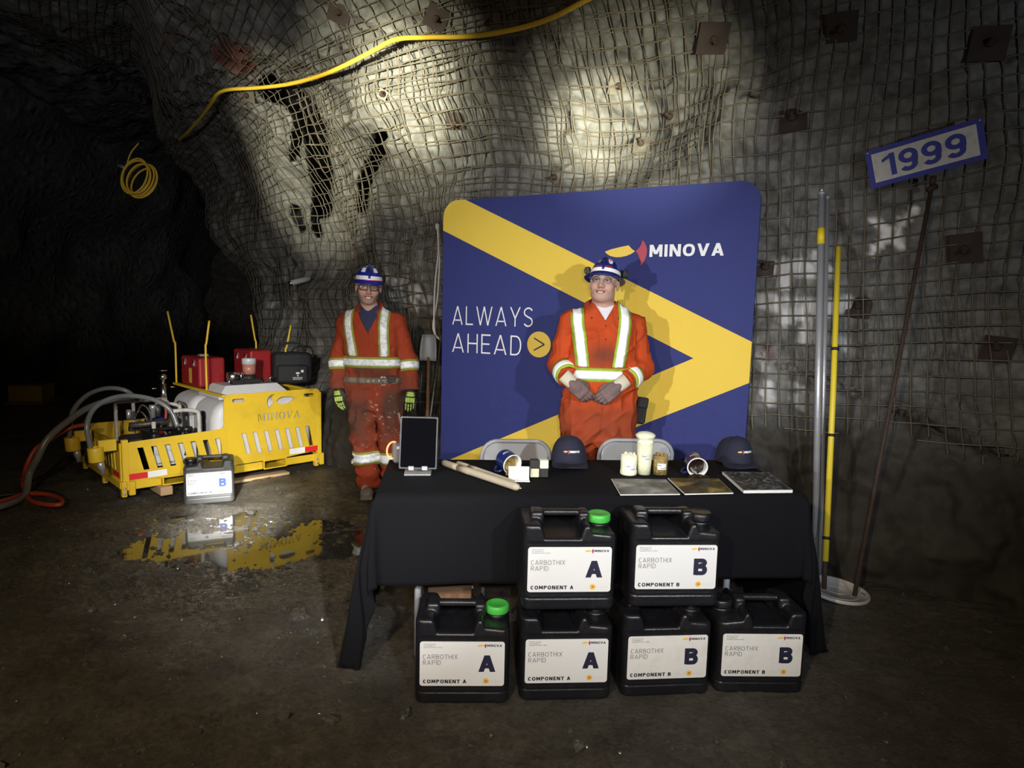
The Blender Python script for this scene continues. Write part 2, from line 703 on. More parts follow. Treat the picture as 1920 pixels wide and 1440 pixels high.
def material(name, col, rough=0.6, metal=0.0, vary=0.0, vscale=8.0, bump=0.0, bscale=40.0, dark=None, dscale=5.0, damt=0.0,
             emit=None, estr=0.0, spec=0.5, coat=0.0, rvar=0.0):
    m = bpy.data.materials.new(name)
    m.use_nodes = True
    nt = m.node_tree
    N, L = nt.nodes, nt.links
    b = N['Principled BSDF']
    b.inputs['Base Color'].default_value = (*col, 1)
    b.inputs['Roughness'].default_value = rough
    b.inputs['Metallic'].default_value = metal
    b.inputs['Specular IOR Level'].default_value = spec
    b.inputs['Coat Weight'].default_value = coat
    tc = N.new('ShaderNodeTexCoord')
    if vary > 0 or damt > 0:
        n = N.new('ShaderNodeTexNoise')
        n.inputs['Scale'].default_value = vscale
        n.inputs['Detail'].default_value = 5
        L.new(tc.outputs['Object'], n.inputs['Vector'])
        mx = N.new('ShaderNodeMix')
        mx.data_type = 'RGBA'
        mx.inputs[6].default_value = (*[c * (1 - vary) for c in col], 1)
        mx.inputs[7].default_value = (*[min(1, c * (1 + vary)) for c in col], 1)
        L.new(n.outputs['Fac'], mx.inputs[0])
        out = mx.outputs[2]
        if damt > 0:
            n2 = N.new('ShaderNodeTexNoise')
            n2.inputs['Scale'].default_value = dscale
            n2.inputs['Detail'].default_value = 8
            n2.inputs['Roughness'].default_value = 0.7
            L.new(tc.outputs['Object'], n2.inputs['Vector'])
            rp = N.new('ShaderNodeMapRange')
            rp.inputs['From Min'].default_value = 0.48
            rp.inputs['From Max'].default_value = 0.72
            rp.inputs['To Max'].default_value = damt
            L.new(n2.outputs['Fac'], rp.inputs['Value'])
            mx2 = N.new('ShaderNodeMix')
            mx2.data_type = 'RGBA'
            L.new(out, mx2.inputs[6])
            mx2.inputs[7].default_value = (*(dark or (0.03, 0.025, 0.02)), 1)
            L.new(rp.outputs[0], mx2.inputs[0])
            out = mx2.outputs[2]
        L.new(out, b.inputs['Base Color'])
    if bump > 0:
        n = N.new('ShaderNodeTexNoise')
        n.inputs['Scale'].default_value = bscale
        n.inputs['Detail'].default_value = 4
        L.new(tc.outputs['Object'], n.inputs['Vector'])
        bp = N.new('ShaderNodeBump')
        bp.inputs['Strength'].default_value = bump
        bp.inputs['Distance'].default_value = 0.01
        L.new(n.outputs['Fac'], bp.inputs['Height'])
        L.new(bp.outputs[0], b.inputs['Normal'])
    if emit:
        b.inputs['Emission Color'].default_value = (*emit, 1)
        b.inputs['Emission Strength'].default_value = estr
    return m


def glass_mat(name, tint=(1, 1, 1), refl=0.12):
    m = bpy.data.materials.new(name)
    m.use_nodes = True
    nt = m.node_tree
    nt.nodes.clear()
    o = nt.nodes.new('ShaderNodeOutputMaterial')
    mx = nt.nodes.new('ShaderNodeMixShader')
    t = nt.nodes.new('ShaderNodeBsdfTransparent')
    g = nt.nodes.new('ShaderNodeBsdfGlossy')
    t.inputs[0].default_value = (*tint, 1)
    g.inputs['Roughness'].default_value = 0.03
    mx.inputs[0].default_value = refl
    nt.links.new(t.outputs[0], mx.inputs[1])
    nt.links.new(g.outputs[0], mx.inputs[2])
    nt.links.new(mx.outputs[0], o.inputs[0])
    return m


M = {}
M['black_plastic'] = material('black plastic', (0.0065, 0.0065, 0.009), 0.36, bump=0.12, bscale=60, vary=0.2, dark=(0.03, 0.026, 0.022), damt=0.35, dscale=9)
M['grey_plastic'] = material('dusty grey plastic', (0.045, 0.045, 0.047), 0.5, vary=0.25, bump=0.1, dark=(0.14, 0.13, 0.11), damt=0.5)
M['black_cloth'] = material('black cloth', (0.003, 0.003, 0.0045), 0.9, bump=0.25, bscale=300, spec=0.15)
M['white_label'] = material('white label', (0.60, 0.60, 0.61), 0.45)
M['worn_label'] = material('scuffed white label', (0.60, 0.59, 0.58), 0.5, vary=0.02, dark=(0.45, 0.43, 0.38), damt=0.5, dscale=14)
M['ink_navy'] = material('navy ink', (0.012, 0.013, 0.035), 0.5)
M['ink_grey'] = material('grey ink', (0.11, 0.11, 0.125), 0.5)
M['ink_pale'] = material('pale grey ink', (0.50, 0.50, 0.52), 0.5)
M['logo_yellow'] = material('logo yellow', (0.72, 0.40, 0.06), 0.5)
M['logo_red'] = material('logo red', (0.35, 0.03, 0.07), 0.5)
M['green_cap'] = material('green plastic', (0.05, 0.36, 0.05), 0.35)
M['yellow_paint'] = material('yellow machine paint', (0.78, 0.52, 0.03), 0.42, vary=0.08, vscale=4, bump=0.08, dark=(0.35, 0.22, 0.04), damt=0.35, dscale=3)
M['orange_cloth'] = None
M['steel'] = material('galvanised steel', (0.42, 0.43, 0.47), 0.38, 0.45, vary=0.15, bump=0.1)
M['bright_steel'] = material('bright steel', (0.62, 0.63, 0.65), 0.25, 1.0)
M['dark_steel'] = material('dark greasy steel', (0.10, 0.09, 0.08), 0.5, 0.7, vary=0.4, vscale=25, bump=0.3)
M['rust'] = material('rusty steel', (0.062, 0.040, 0.032), 0.8, 0.2, vary=0.4, vscale=18, bump=0.4)
M['wire'] = material('mesh wire', (0.145, 0.125, 0.095), 0.6, 0.1, vary=0.35, vscale=3)
M['black_rubber'] = material('black rubber', (0.015, 0.015, 0.016), 0.55)
M['grey_hose'] = material('grey clear hose', (0.17, 0.18, 0.19), 0.25, vary=0.2)
M['red_hose'] = material('orange red hose', (0.42, 0.06, 0.03), 0.4, vary=0.15)
M['red_paint'] = material('red box paint', (0.32, 0.012, 0.016), 0.5, vary=0.15, bump=0.1, dark=(0.12, 0.01, 0.012), damt=0.3)
M['white_poly'] = material('white polyethylene', (0.62, 0.61, 0.63), 0.5, vary=0.08, dark=(0.35, 0.25, 0.2), damt=0.2, dscale=2.5)
M['white_paint'] = material('worn white paint', (0.55, 0.53, 0.5), 0.5, vary=0.2, dark=(0.1, 0.07, 0.05), damt=0.6, dscale=18)
M['blue_paint'] = material('blue pump paint', (0.02, 0.035, 0.22), 0.4)
M['red_pump'] = material('red pump paint', (0.5, 0.05, 0.03), 0.4)
M['wood'] = material('pallet wood', (0.42, 0.28, 0.15), 0.8, vary=0.3, vscale=6, bump=0.3)
M['dark_wood'] = material('dark wood', (0.13, 0.065, 0.03), 0.75, vary=0.4, vscale=7, bump=0.3)
M['reflect_white'] = material('reflective white tape', (0.92, 0.92, 0.93), 0.35, vary=0.04)
M['reflect_red'] = material('reflective red tape', (0.75, 0.03, 0.03), 0.35)
M['silver_tape'] = material('silver reflective tape', (0.93, 0.94, 0.96), 0.4, vary=0.05, vscale=12, bump=0.12, bscale=25)
M['dirty_tape'] = material('dirty silver tape', (0.88, 0.89, 0.92), 0.4, vary=0.05, bump=0.15, bscale=30, dark=(0.12, 0.11, 0.11), damt=0.75, dscale=34)
M['lime_tape'] = material('lime trim', (0.30, 0.42, 0.035), 0.6, vary=0.1)
M['olive_tape'] = material('dirty lime trim', (0.28, 0.33, 0.05), 0.7, vary=0.2)
M['navy_shirt'] = material('navy shirt', (0.028, 0.035, 0.085), 0.9, bump=0.2, bscale=150)
M['white_shirt'] = material('white shirt', (0.66, 0.66, 0.72), 0.9, bump=0.2, bscale=150)
M['helmet_blue'] = material('helmet blue', (0.012, 0.025, 0.33), 0.3, coat=0.3)
M['helmet_navy'] = material('helmet navy', (0.012, 0.02, 0.16), 0.35, coat=0.2)
M['leather'] = material('belt leather', (0.17, 0.13, 0.095), 0.6, vary=0.25, bump=0.2)
M['dark_leather'] = material('dark leather', (0.05, 0.03, 0.025), 0.6, vary=0.3)
M['glove_brown'] = material('work glove leather', (0.17, 0.115, 0.115), 0.75, vary=0.25, vscale=14, bump=0.35, bscale=70, dark=(0.10, 0.045, 0.02), damt=0.8, dscale=12)
M['glove_cuff'] = material('canvas glove cuff', (0.60, 0.54, 0.42), 0.85, vary=0.1, bump=0.3, bscale=200)
M['glove_black'] = material('black glove', (0.02, 0.02, 0.02), 0.7)
M['glove_lime'] = material('lime glove guard', (0.42, 0.55, 0.10), 0.5)
M['boot'] = material('muddy boot', (0.16, 0.14, 0.12), 0.7, vary=0.35, vscale=14, bump=0.3, dark=(0.35, 0.33, 0.3), damt=0.5)
M['hair'] = material('dark hair', (0.02, 0.014, 0.01), 0.7)
M['eye_white'] = material('eye white', (0.55, 0.52, 0.50), 0.25)
M['iris'] = material('dark iris', (0.05, 0.035, 0.025), 0.2)
M['teeth'] = material('teeth', (0.62, 0.58, 0.52), 0.3)
M['frame_black'] = material('black spectacle frame', (0.015, 0.012, 0.012), 0.35)
M['lens'] = glass_mat('clear lens', (0.93, 0.93, 0.95), 0.06)
M['screen'] = material('black screen glass', (0.003, 0.003, 0.004), 0.02)
M['grey_case'] = material('grey tablet case', (0.075, 0.075, 0.085), 0.6)
M['alu'] = material('brushed aluminium', (0.55, 0.56, 0.57), 0.4, 0.7)
M['paper_tube'] = material('tan paper wrap', (0.36, 0.315, 0.235), 0.7, vary=0.08, bump=0.15)
M['paper_dark'] = material('brown paper seam', (0.24, 0.19, 0.135), 0.7, vary=0.1)
M['enamel_navy'] = material('navy enamel', (0.012, 0.022, 0.12), 0.28)
M['enamel_white'] = material('white enamel', (0.72, 0.72, 0.72), 0.25)
M['dark_resin'] = material('dark resin', (0.018, 0.01, 0.005), 0.12, bump=0.6, bscale=50)
M['olive_resin'] = material('olive resin', (0.22, 0.15, 0.035), 0.3, bump=0.5, bscale=60, vary=0.4)
M['paper'] = material('white paper', (0.62, 0.62, 0.62), 0.6)
M['foam_cream'] = material('cream foam', (0.74, 0.73, 0.55), 0.9, bump=0.25, bscale=120, vary=0.04)
M['foam_black'] = material('black foam', (0.028, 0.027, 0.028), 0.9, bump=0.35, bscale=120)
M['cap_navy'] = material('navy cap cloth', (0.009, 0.010, 0.028), 0.85, bump=0.2, bscale=200)
M['clear_cup'] = glass_mat('clear cup', (0.96, 0.97, 0.95), 0.05)
M['chair_grey'] = material('grey chair plastic', (0.29, 0.29, 0.305), 0.5, vary=0.04)
M['sign_blue'] = material('sign blue', (0.018, 0.03, 0.33), 0.5, vary=0.1)
M['sign_white'] = material('dirty sign white', (0.62, 0.62, 0.62), 0.5, vary=0.06, dark=(0.2, 0.2, 0.19), damt=0.45, dscale=16)
M['yellow_hose'] = material('yellow hose', (0.85, 0.56, 0.05), 0.4)
M['rope_white'] = material('white rope', (0.55, 0.53, 0.52), 0.8)
M['pale_pipe'] = material('pale pipe', (0.42, 0.43, 0.45), 0.5)
M['pole_yellow'] = material('yellow fibreglass', (0.80, 0.62, 0.04), 0.45, vary=0.08)
M['lid_white'] = material('dirty white lid', (0.50, 0.50, 0.50), 0.5, vary=0.06, dark=(0.22, 0.2, 0.18), damt=0.4)
M['black_nylon'] = material('black nylon', (0.011, 0.011, 0.014), 0.75, bump=0.4, bscale=30)
M['glow_red'] = material('red light ring', (0.6, 0.08, 0.03), 0.4, emit=(1.0, 0.16, 0.05), estr=5.0)
M['device_grey'] = material('grey device', (0.16, 0.16, 0.17), 0.45)
M['brown_board'] = material('brown board', (0.16, 0.085, 0.045), 0.8, vary=0.35, vscale=9, bump=0.2)
M['copper_fluid'] = material('pale copper cup', (0.42, 0.17, 0.12), 0.35)
M['clear_plastic'] = material('cloudy plastic', (0.5, 0.5, 0.52), 0.3)
M['dull_yellow'] = material('dull dirty yellow', (0.22, 0.15, 0.01), 0.6)
M['stone'] = material('loose stone', (0.055, 0.050, 0.043), 0.22, vary=0.4, vscale=9, bump=0.5, bscale=30)
M['yellow_tape'] = material('yellow tape', (0.8, 0.6, 0.02), 0.5)
M['photo_grey'] = None


def minova_logo(parent, x0, z0, width, y, word_mat, yel=None, red=None, names=('logo_leaf', 'logo_petal', 'logo_lettering')):
    """yellow leaf, red petal, bold capitals; width covers all three"""
    k = width
    h = 0.10 * k
    leaf = [(0.0, .52), (.05, .68), (.12, .82), (.212, .97), (.225, .82), (.245, .65), (.270, .50), (.24, .32), (.20, .17), (.15, .08), (.10, .07), (.05, .18), (.02, .34)]
    lp = [(x0 + x * k, z0 + (z - .5) * 1.1 * h + .5 * h) for x, z in leaf]
    pet = [(.276, .52), (.300, .72), (.318, .98), (.330, 1.38), (.350, 1.18), (.366, .88), (.374, .52), (.370, .14), (.358, -.22), (.340, -.52), (.326, -.68), (.318, -.22), (.300, .20)]
    pp = [(x0 + x * k, z0 + (z - .5) * 1.05 * h + .5 * h) for x, z in pet]
    link(names[0], flat([lp], y), yel or M['logo_yellow'], parent)
    link(names[1], flat([pp], y), red or M['logo_red'], parent)
    caps(names[2], 'MINOVA', x0 + .395 * k, z0, .605 * k, h, word_mat, parent, y, .21, .14)


def children(o):
    return [c for c in o.children]


def copy_tree(o, parent=None):
    c = o.copy()
    COL.objects.link(c)
    if parent is not None:
        c.parent = parent
    for ch in list(o.children):
        copy_tree(ch, c)
    return c

# ------------------------------------------------------------------ rock drift: back wall and roof as one swept surface
_bp = spline([(7.2, 1.0), (5.6, 2.35), (4.0, 3.2), (2.6, 3.9), (1.6, 4.48), (0.5, 5.12), (-0.57, 5.75), (-1.3, 6.3), (-2.1, 7.2),
              (-3.0, 8.2), (-4.1, 9.7), (-5.2, 11.7), (-6.0, 14), (-6.4, 18)], 30)
_bs = np.concatenate([[0], np.cumsum(np.linalg.norm(np.diff(_bp, axis=0), axis=1))])
_pp = spline([(0.50, -0.25), (0.40, 0.15), (0.26, 0.6), (0.06, 1.05), (0.0, 1.6), (0.02, 2.2), (0.12, 2.8), (0.42, 3.35), (0.95, 3.8),
              (1.8, 4.15), (3.2, 4.4), (6, 4.55), (10, 4.6), (14, 4.6)], 20)
_ps = np.concatenate([[0], np.cumsum(np.linalg.norm(np.diff(_pp, axis=0), axis=1))])
N0 = np.array([-0.45, -0.893])


def wall_base(s, t):
    x, y = np.interp(s, _bs, _bp[:, 0]), np.interp(s, _bs, _bp[:, 1])
    off, z = np.interp(t, _ps, _pp[:, 0]), np.interp(t, _ps, _pp[:, 1])
    return np.stack([x + N0[0] * off, y + N0[1] * off, z], -1)


def to_ab(p):
    return p[..., 0] / p[..., 1], (p[..., 2] - CAM_H) / p[..., 1]


def ab(x, y):
    d = at(x, y, 1.0)
    return d[0], d[2] - CAM_H


def near_line(p, pts):
    """metric distance of wall points to a crack drawn on the wall"""
    a, b = to_ab(p)
    q = [ab(*k) for k in pts]
    best = np.full(a.shape, 9.0)
    for (x0, y0), (x1, y1) in zip(q[:-1], q[1:]):
        dx, dy = x1 - x0, y1 - y0
        t = np.clip(((a - x0) * dx + (b - y0) * dy) / (dx * dx + dy * dy), 0, 1)
        best = np.minimum(best, np.hypot(a - x0 - t * dx, b - y0 - t * dy))
    return best * np.abs(p[..., 1])


BROW = [(300, 215), (345, 300), (400, 380), (455, 470), (480, 530), (492, 600), (500, 900)]


def brow_side(p):
    a, b = to_ab(p)
    q = np.array([ab(*k) for k in BROW])
    o = np.argsort(q[:, 1])
    return (a - np.interp(b, q[o, 1], q[o, 0])) * np.abs(p[..., 1])


BUMPS = [(690, 170, .55, .20), (560, 290, .42, .28), (820, 200, .5, .14), (470, 420, .4, .15), (1130, 250, .6, -.18), (1290, 130, .45, -.10),
         (1380, 260, .35, .20), (960, 120, .4, .18), (700, 250, .3, .12), (640, 500, .35, -.12), (1560, 260, .5, .10), (1750, 500, .6, .10),
         (620, 560, .22, .14), (1800, 860, .6, .12)]


def coarse(p):
    d = 0.16 * fbm(p * 0.75, 2, 3) + 0.05 * fbm(p * 2.2, 2, 5)
    a, b = to_ab(p)
    for x, y, r, h in BUMPS:
        a0, b0 = ab(x, y)
        d = d + h * np.exp(-(((a - a0) ** 2 + (b - b0) ** 2) * p[..., 1] ** 2) / (r * r))
    br = brow_side(p)
    d = d - 1.3 * sstep(0.05, -0.35, br) * sstep(4.6, 3.6, p[..., 2]) * (p[..., 1] > 3)
    d = d + 0.16 * np.exp(-((br - .25) / .3) ** 2) * (p[..., 1] > 3) * (p[..., 2] < 4)
    return d


CRACKS = [([(505, 165), (545, 178), (575, 205), (590, 240), (600, 300), (606, 345), (604, 392)], .105, 1.8),
          ([(560, 215), (552, 290)], .045, .8),
          ([(716, 255), (704, 300), (688, 335), (680, 385)], .05, 1.2),
          ([(555, 395), (566, 428)], .06, .5),
          ([(590, 400), (598, 440)], .04, .8),
          ([(1430, 670), (1560, 720), (1700, 775), (1920, 870)], .02, .10),
          ([(0, 45), (110, 90), (230, 150), (330, 215)], .08, .8)]


def rock_disp(p):
    d = coarse(p)
    st = p * np.array((1.0, 1.0, .45))
    d = d + 0.06 * ridged(st * 1.5, 2, 21) + 0.034 * ridged(st * 4.6, 3, 31) + 0.020 * fbm(p * 13, 3, 41)
    # blocky broken face
    a0, b0 = ab(1220, 210)
    a, b = to_ab(p)
    rough = np.exp(-(((a - a0) / .13) ** 2 + ((b - b0) / .13) ** 2))
    d = d + rough * 0.075 * np.sign(vnoise(p * 8.5, 55)) * np.abs(vnoise(p * 8.5, 55)) ** .5
    return d


def crack_depth(p):
    d = np.zeros(p.shape[:-1])
    for pts, wd, dep in CRACKS:
        dd = near_line(p, pts) + 0.025 * vnoise(p * 7, 61)
        d = np.maximum(d, dep * sstep(wd * 1.15, wd * 0.75, dd) * (p[..., 1] > 2.2))
    return d


def wall_dir(s, t):
    f = sstep(3.3, 5.4, t)
    n = np.stack([N0[0] * (1 - f), N0[1] * (1 - f), -f * np.ones_like(s)], -1)
    return n / np.linalg.norm(n, axis=-1)[..., None]


def wall_point(s, t, fine=True, off=0.0):
    p = wall_base(s, t)
    if not fine:
        # the screen hangs clear of the rock
        a, b = coarse(p) + .055 + off, rock_disp(p) + .014 + .3 * np.maximum(off, 0)
        return p + wall_dir(s, t) * smax(a, b, .05)[..., None]
    q = p + wall_dir(s, t) * rock_disp(p)[..., None]
    away = q - _eye
    away /= np.linalg.norm(away, axis=-1)[..., None]
    return q + away * crack_depth(q)[..., None]



s_of_x = lambda x: float(np.interp(-x, -_bp[:, 0], _bs))
ss = np.concatenate([ar(0, s_of_x(3.6), .12)[:-1], ar(s_of_x(3.6), s_of_x(-3.4), .025)[:-1], ar(s_of_x(-3.4), s_of_x(-5), .05)[:-1], ar(s_of_x(-5), _bs[-1], .15)])
tt = np.concatenate([ar(0, 0.5, .1)[:-1], ar(0.5, 5.2, .025)[:-1], ar(5.2, 7, .06)[:-1], ar(7, _ps[-1], .2)])
SP = [wall_point(*np.meshgrid(ss, tt, indexing='ij'))][0]
nS, nT = SP.shape[:2]


def grid_faces(nu, nv):
    i, j = np.meshgrid(np.arange(nu - 1), np.arange(nv - 1), indexing='ij')
    q = np.stack([i * nv + j, i * nv + j + 1, (i + 1) * nv + j + 1, (i + 1) * nv + j], -1)
    return q.reshape(-1, 4)


WALL_BVH = BVHTree.FromPolygons([Vector(v) for v in SP.reshape(-1, 3)], [tuple(q) for q in grid_faces(nS, nT).tolist()])


def on_wall(x, y, off=0.0):
    """where the sight line through a place in the photo meets the rock, moved off the rock towards the room; and the normal"""
    h = WALL_BVH.ray_cast(Vector(_eye), Vector(aim(x, y)))
    n = np.array(h[1])
    p = np.array(h[0])
    if n @ (_eye - p) < 0:
        n = -n
    return p + n * off, n


# sprayed paint on the rock (a marking that belongs to the wall)
def paint_amount(p):
    a, b = to_ab(p)
    Y = np.abs(p[..., 1])
    m = np.zeros(a.shape)
    nz = 0.010 * vnoise(p * 14, 71) + 0.008 * vnoise(p * 30, 72)

    def stroke(pts, wd, amt):
        nonlocal m
        d = near_line(p, pts) + nz
        m = np.maximum(m, amt * sstep(wd * 1.15, wd * 0.75, d))
    stroke([(1638, 412), (1664, 434), (1692, 466)], .026, 1.0)
    stroke([(1714, 394), (1674, 432), (1634, 476)], .026, 1.0)
    stroke([(1655, 430), (1684, 440)], .036, .9)
    stroke([(1460, 505), (1500, 500), (1520, 510)], .055, .62)
    stroke([(1475, 495), (1470, 530)], .05, .6)
    stroke([(1530, 480), (1552, 510)], .04, .6)
    stroke([(1430, 565), (1490, 572), (1540, 580), (1590, 570)], .055, .55)
    stroke([(1500, 590), (1470, 600)], .04, .6)
    stroke([(1515, 600), (1508, 635)], .035, .55)
    stroke([(1578, 640), (1585, 655)], .03, .35)
    stroke([(1440, 720), (1445, 760), (1432, 735)], .03, .65)
    stroke([(1490, 722), (1508, 730), (1505, 765), (1486, 748), (1508, 745)], .026, .6)
    stroke([(1415, 640), (1430, 690)], .04, .25)
    stroke([(725, 520), (752, 545), (770, 560)], .045, .5)
    stroke([(740, 555), (775, 575)], .05, .6)
    stroke([(775, 540), (800, 560)], .045, .5)
    stroke([(760, 520), (752, 535)], .03, .65)
    stroke([(505, 575), (520, 565)], .03, .35)
    stroke([(640, 660), (648, 690)], .0, .0001)
    return np.clip(m, 0, 1)


def red_amount(p):
    nz = 0.05 * vnoise(p * 9, 81)
    m = np.zeros(p.shape[:-1])
    for pts, wd, amt in (([(415, 95), (450, 110), (460, 125)], .14, .8), ([(315, 78), (330, 70)], .07, .5), ([(1430, 660), (1465, 690)], .05, .35)):
        m = np.maximum(m, amt * sstep(wd, wd * .4, near_line(p, pts) + nz))
    return m


def rock_material():
    m = bpy.data.materials.new('drift rock')
    m.use_nodes = True
    nt = m.node_tree
    N, L = nt.nodes, nt.links
    b = N['Principled BSDF']
    tc = N.new('ShaderNodeTexCoord')

    def noise(sc, det=6, rough=.6):
        n = N.new('ShaderNodeTexNoise')
        n.inputs['Scale'].default_value = sc
        n.inputs['Detail'].default_value = det
        n.inputs['Roughness'].default_value = rough
        L.new(tc.outputs['Object'], n.inputs['Vector'])
        return n
    r1 = N.new('ShaderNodeValToRGB')
    r1.color_ramp.elements[0].position, r1.color_ramp.elements[0].color = .30, (.135, .135, .135, 1)
    r1.color_ramp.elements[1].position, r1.color_ramp.elements[1].color = .72, (.25, .25, .243, 1)
    e = r1.color_ramp.elements.new(.5)
    e.color = (.175, .175, .172, 1)
    L.new(noise(4.5, 12, .74).outputs['Fac'], r1.inputs[0])
    mx = N.new('ShaderNodeMix')
    mx.data_type = 'RGBA'
    mx.blend_type = 'MULTIPLY'
    mx.inputs[0].default_value = .55
    r2 = N.new('ShaderNodeValToRGB')
    r2.color_ramp.elements[0].position, r2.color_ramp.elements[0].color = .35, (.45, .42, .38, 1)
    r2.color_ramp.elements[1].position, r2.color_ramp.elements[1].color = .6, (1, 1, 1, 1)
    L.new(noise(9, 6, .6).outputs['Fac'], r2.inputs[0])
    L.new(r1.outputs[0], mx.inputs[6])
    L.new(r2.outputs[0], mx.inputs[7])
    out = mx.outputs[2]
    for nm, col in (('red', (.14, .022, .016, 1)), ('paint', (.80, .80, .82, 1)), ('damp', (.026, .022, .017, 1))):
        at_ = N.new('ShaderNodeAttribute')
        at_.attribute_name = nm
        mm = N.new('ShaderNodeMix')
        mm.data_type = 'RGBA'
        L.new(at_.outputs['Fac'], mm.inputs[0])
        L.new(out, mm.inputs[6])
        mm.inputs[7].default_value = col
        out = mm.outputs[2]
    L.new(out, b.inputs['Base Color'])
    b.inputs['Roughness'].default_value = .8
    b.inputs['Specular IOR Level'].default_value = .25
    bp = N.new('ShaderNodeBump')
    bp.inputs['Strength'].default_value = 1.0
    bp.inputs['Distance'].default_value = .05
    n9 = noise(7, 10, .72)
    n9.noise_type = 'RIDGED_MULTIFRACTAL'
    L.new(n9.outputs['Fac'], bp.inputs['Height'])
    L.new(bp.outputs[0], b.inputs['Normal'])
    return m


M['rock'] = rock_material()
j_roof = int(np.searchsorted(tt, 4.75))


def rock_part(name, P):
    q = P.reshape(-1, 3)
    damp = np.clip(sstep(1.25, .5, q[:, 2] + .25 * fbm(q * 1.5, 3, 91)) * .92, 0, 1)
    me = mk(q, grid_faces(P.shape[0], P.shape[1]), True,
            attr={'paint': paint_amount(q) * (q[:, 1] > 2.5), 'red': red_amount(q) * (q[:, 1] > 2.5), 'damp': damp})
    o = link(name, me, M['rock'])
    o['kind'] = 'structure'
    return o


rock_part('wall_back', SP[:, :j_roof + 1])
rock_part('ceiling', SP[:, j_roof:])

# the drift's other side, out of the light on the left
ly, lz = np.meshgrid(ar(-2, 18, .25), ar(-.2, 4.8, .25), indexing='ij')
lp = np.stack([-8.2 + .5 * sstep(2, 4.8, lz) * 2 + 0 * ly, ly, lz], -1)
lp[..., 0] += .25 * fbm(lp * .8, 3, 101)
rock_part('wall_left', lp)
fxx, fzz = np.meshgrid(ar(-9, 1, .3), ar(-.2, 5.2, .3), indexing='ij')
fp_ = np.stack([fxx, 17.5 + .4 * fbm(np.stack([fxx, fzz, fxx * 0], -1) * .7, 3, 103), fzz], -1)
rock_part('wall_far', fp_[::-1])


# ------------------------------------------------------------------ floor, puddles, gravel
def puddle_field(x, y):
    """>0 inside standing water"""
    p = np.stack([x, y, np.zeros_like(x)], -1)
    n = .30 * fbm(p * 1.6, 3, 111) + .10 * fbm(p * 6, 2, 113)
    c = ground(425, 1003, -.06)
    u, v = (x - c[0]), (y - c[1])
    f1 = 1 - np.sqrt((u / 1.12) ** 2 + ((v + .06 * u) / .66) ** 2) + n * .6
    return f1


def damp_field(x, y):
    """wet sheen on the floor in front of the jugs"""
    p = np.stack([x, y, np.zeros_like(x)], -1)
    n = .30 * fbm(p * 1.6, 3, 111) + .35 * fbm(p * 7, 3, 115)
    o = np.full(np.shape(x), -9.0)
    for px, py, rx, ry in ((1040, 1430, .20, .26), (930, 1385, .2, .1), (150, 1010, .22, .25), (870, 1420, .12, .08)):
        c = ground(px, py)
        o = np.maximum(o, 1 - np.sqrt(((x - c[0]) / rx) ** 2 + ((y - c[1]) / ry) ** 2) + n)
    return o


WATER = -.064


def floor_h(x, y):
    p = np.stack([x, y, np.zeros_like(x)], -1)
    flat_zone = np.exp(-(((x - .5) / 1.3) ** 2 + ((y - 2.7) / .7) ** 2))
    h = (.026 * fbm(p * 1.1, 2, 121) + .010 * fbm(p * 5, 2, 123)) * (1 - .8 * flat_zone)
    lumpy = .4 + .6 * sstep(-.2, .5, vnoise(p * .9, 125)) + .5 * np.exp(-(((x + 1.6) / 1.3) ** 2 + ((y - 3.6) / .9) ** 2))
    h = h + lumpy * (.0055 * fbm(p * 17, 3, 127) + .006 * np.maximum(0, ridged(p * 11, 2, 129) - .5))
    h = h + lumpy * (.0035 * ridged(p * 29, 2, 135) + .0022 * vnoise(p * 60, 137))
    d = puddle_field(x, y)
    h = h - .048 * sstep(-.9, -.1, d) - .034 * sstep(-.05, .35, d) + .004 * sstep(-.4, 0, d)
    h = h + (.011 * sstep(.2, .8, vnoise(p * 13, 131)) + .013 * sstep(.35, .8, vnoise(p * 31, 133))) * sstep(-.15, .3, d)
    # the bank of muck that climbs the wall
    return h


fx = np.concatenate([ar(-8.3, -4.4, .12)[:-1], ar(-4.4, -3.1, .02)[:-1], ar(-3.1, -.4, .0095)[:-1], ar(-.4, 2.7, .018)[:-1], ar(2.7, 5.5, .08)])
fy = np.concatenate([ar(-1.5, .7, .1)[:-1], ar(.7, 2.6, .018)[:-1], ar(2.6, 4.7, .0095)[:-1], ar(4.7, 5.6, .02)[:-1], ar(5.6, 8, .06)[:-1], ar(8, 18, .2)])
FX, FY = np.meshgrid(fx, fy, indexing='ij')
FP = np.stack([FX, FY, floor_h(FX, FY)], -1)


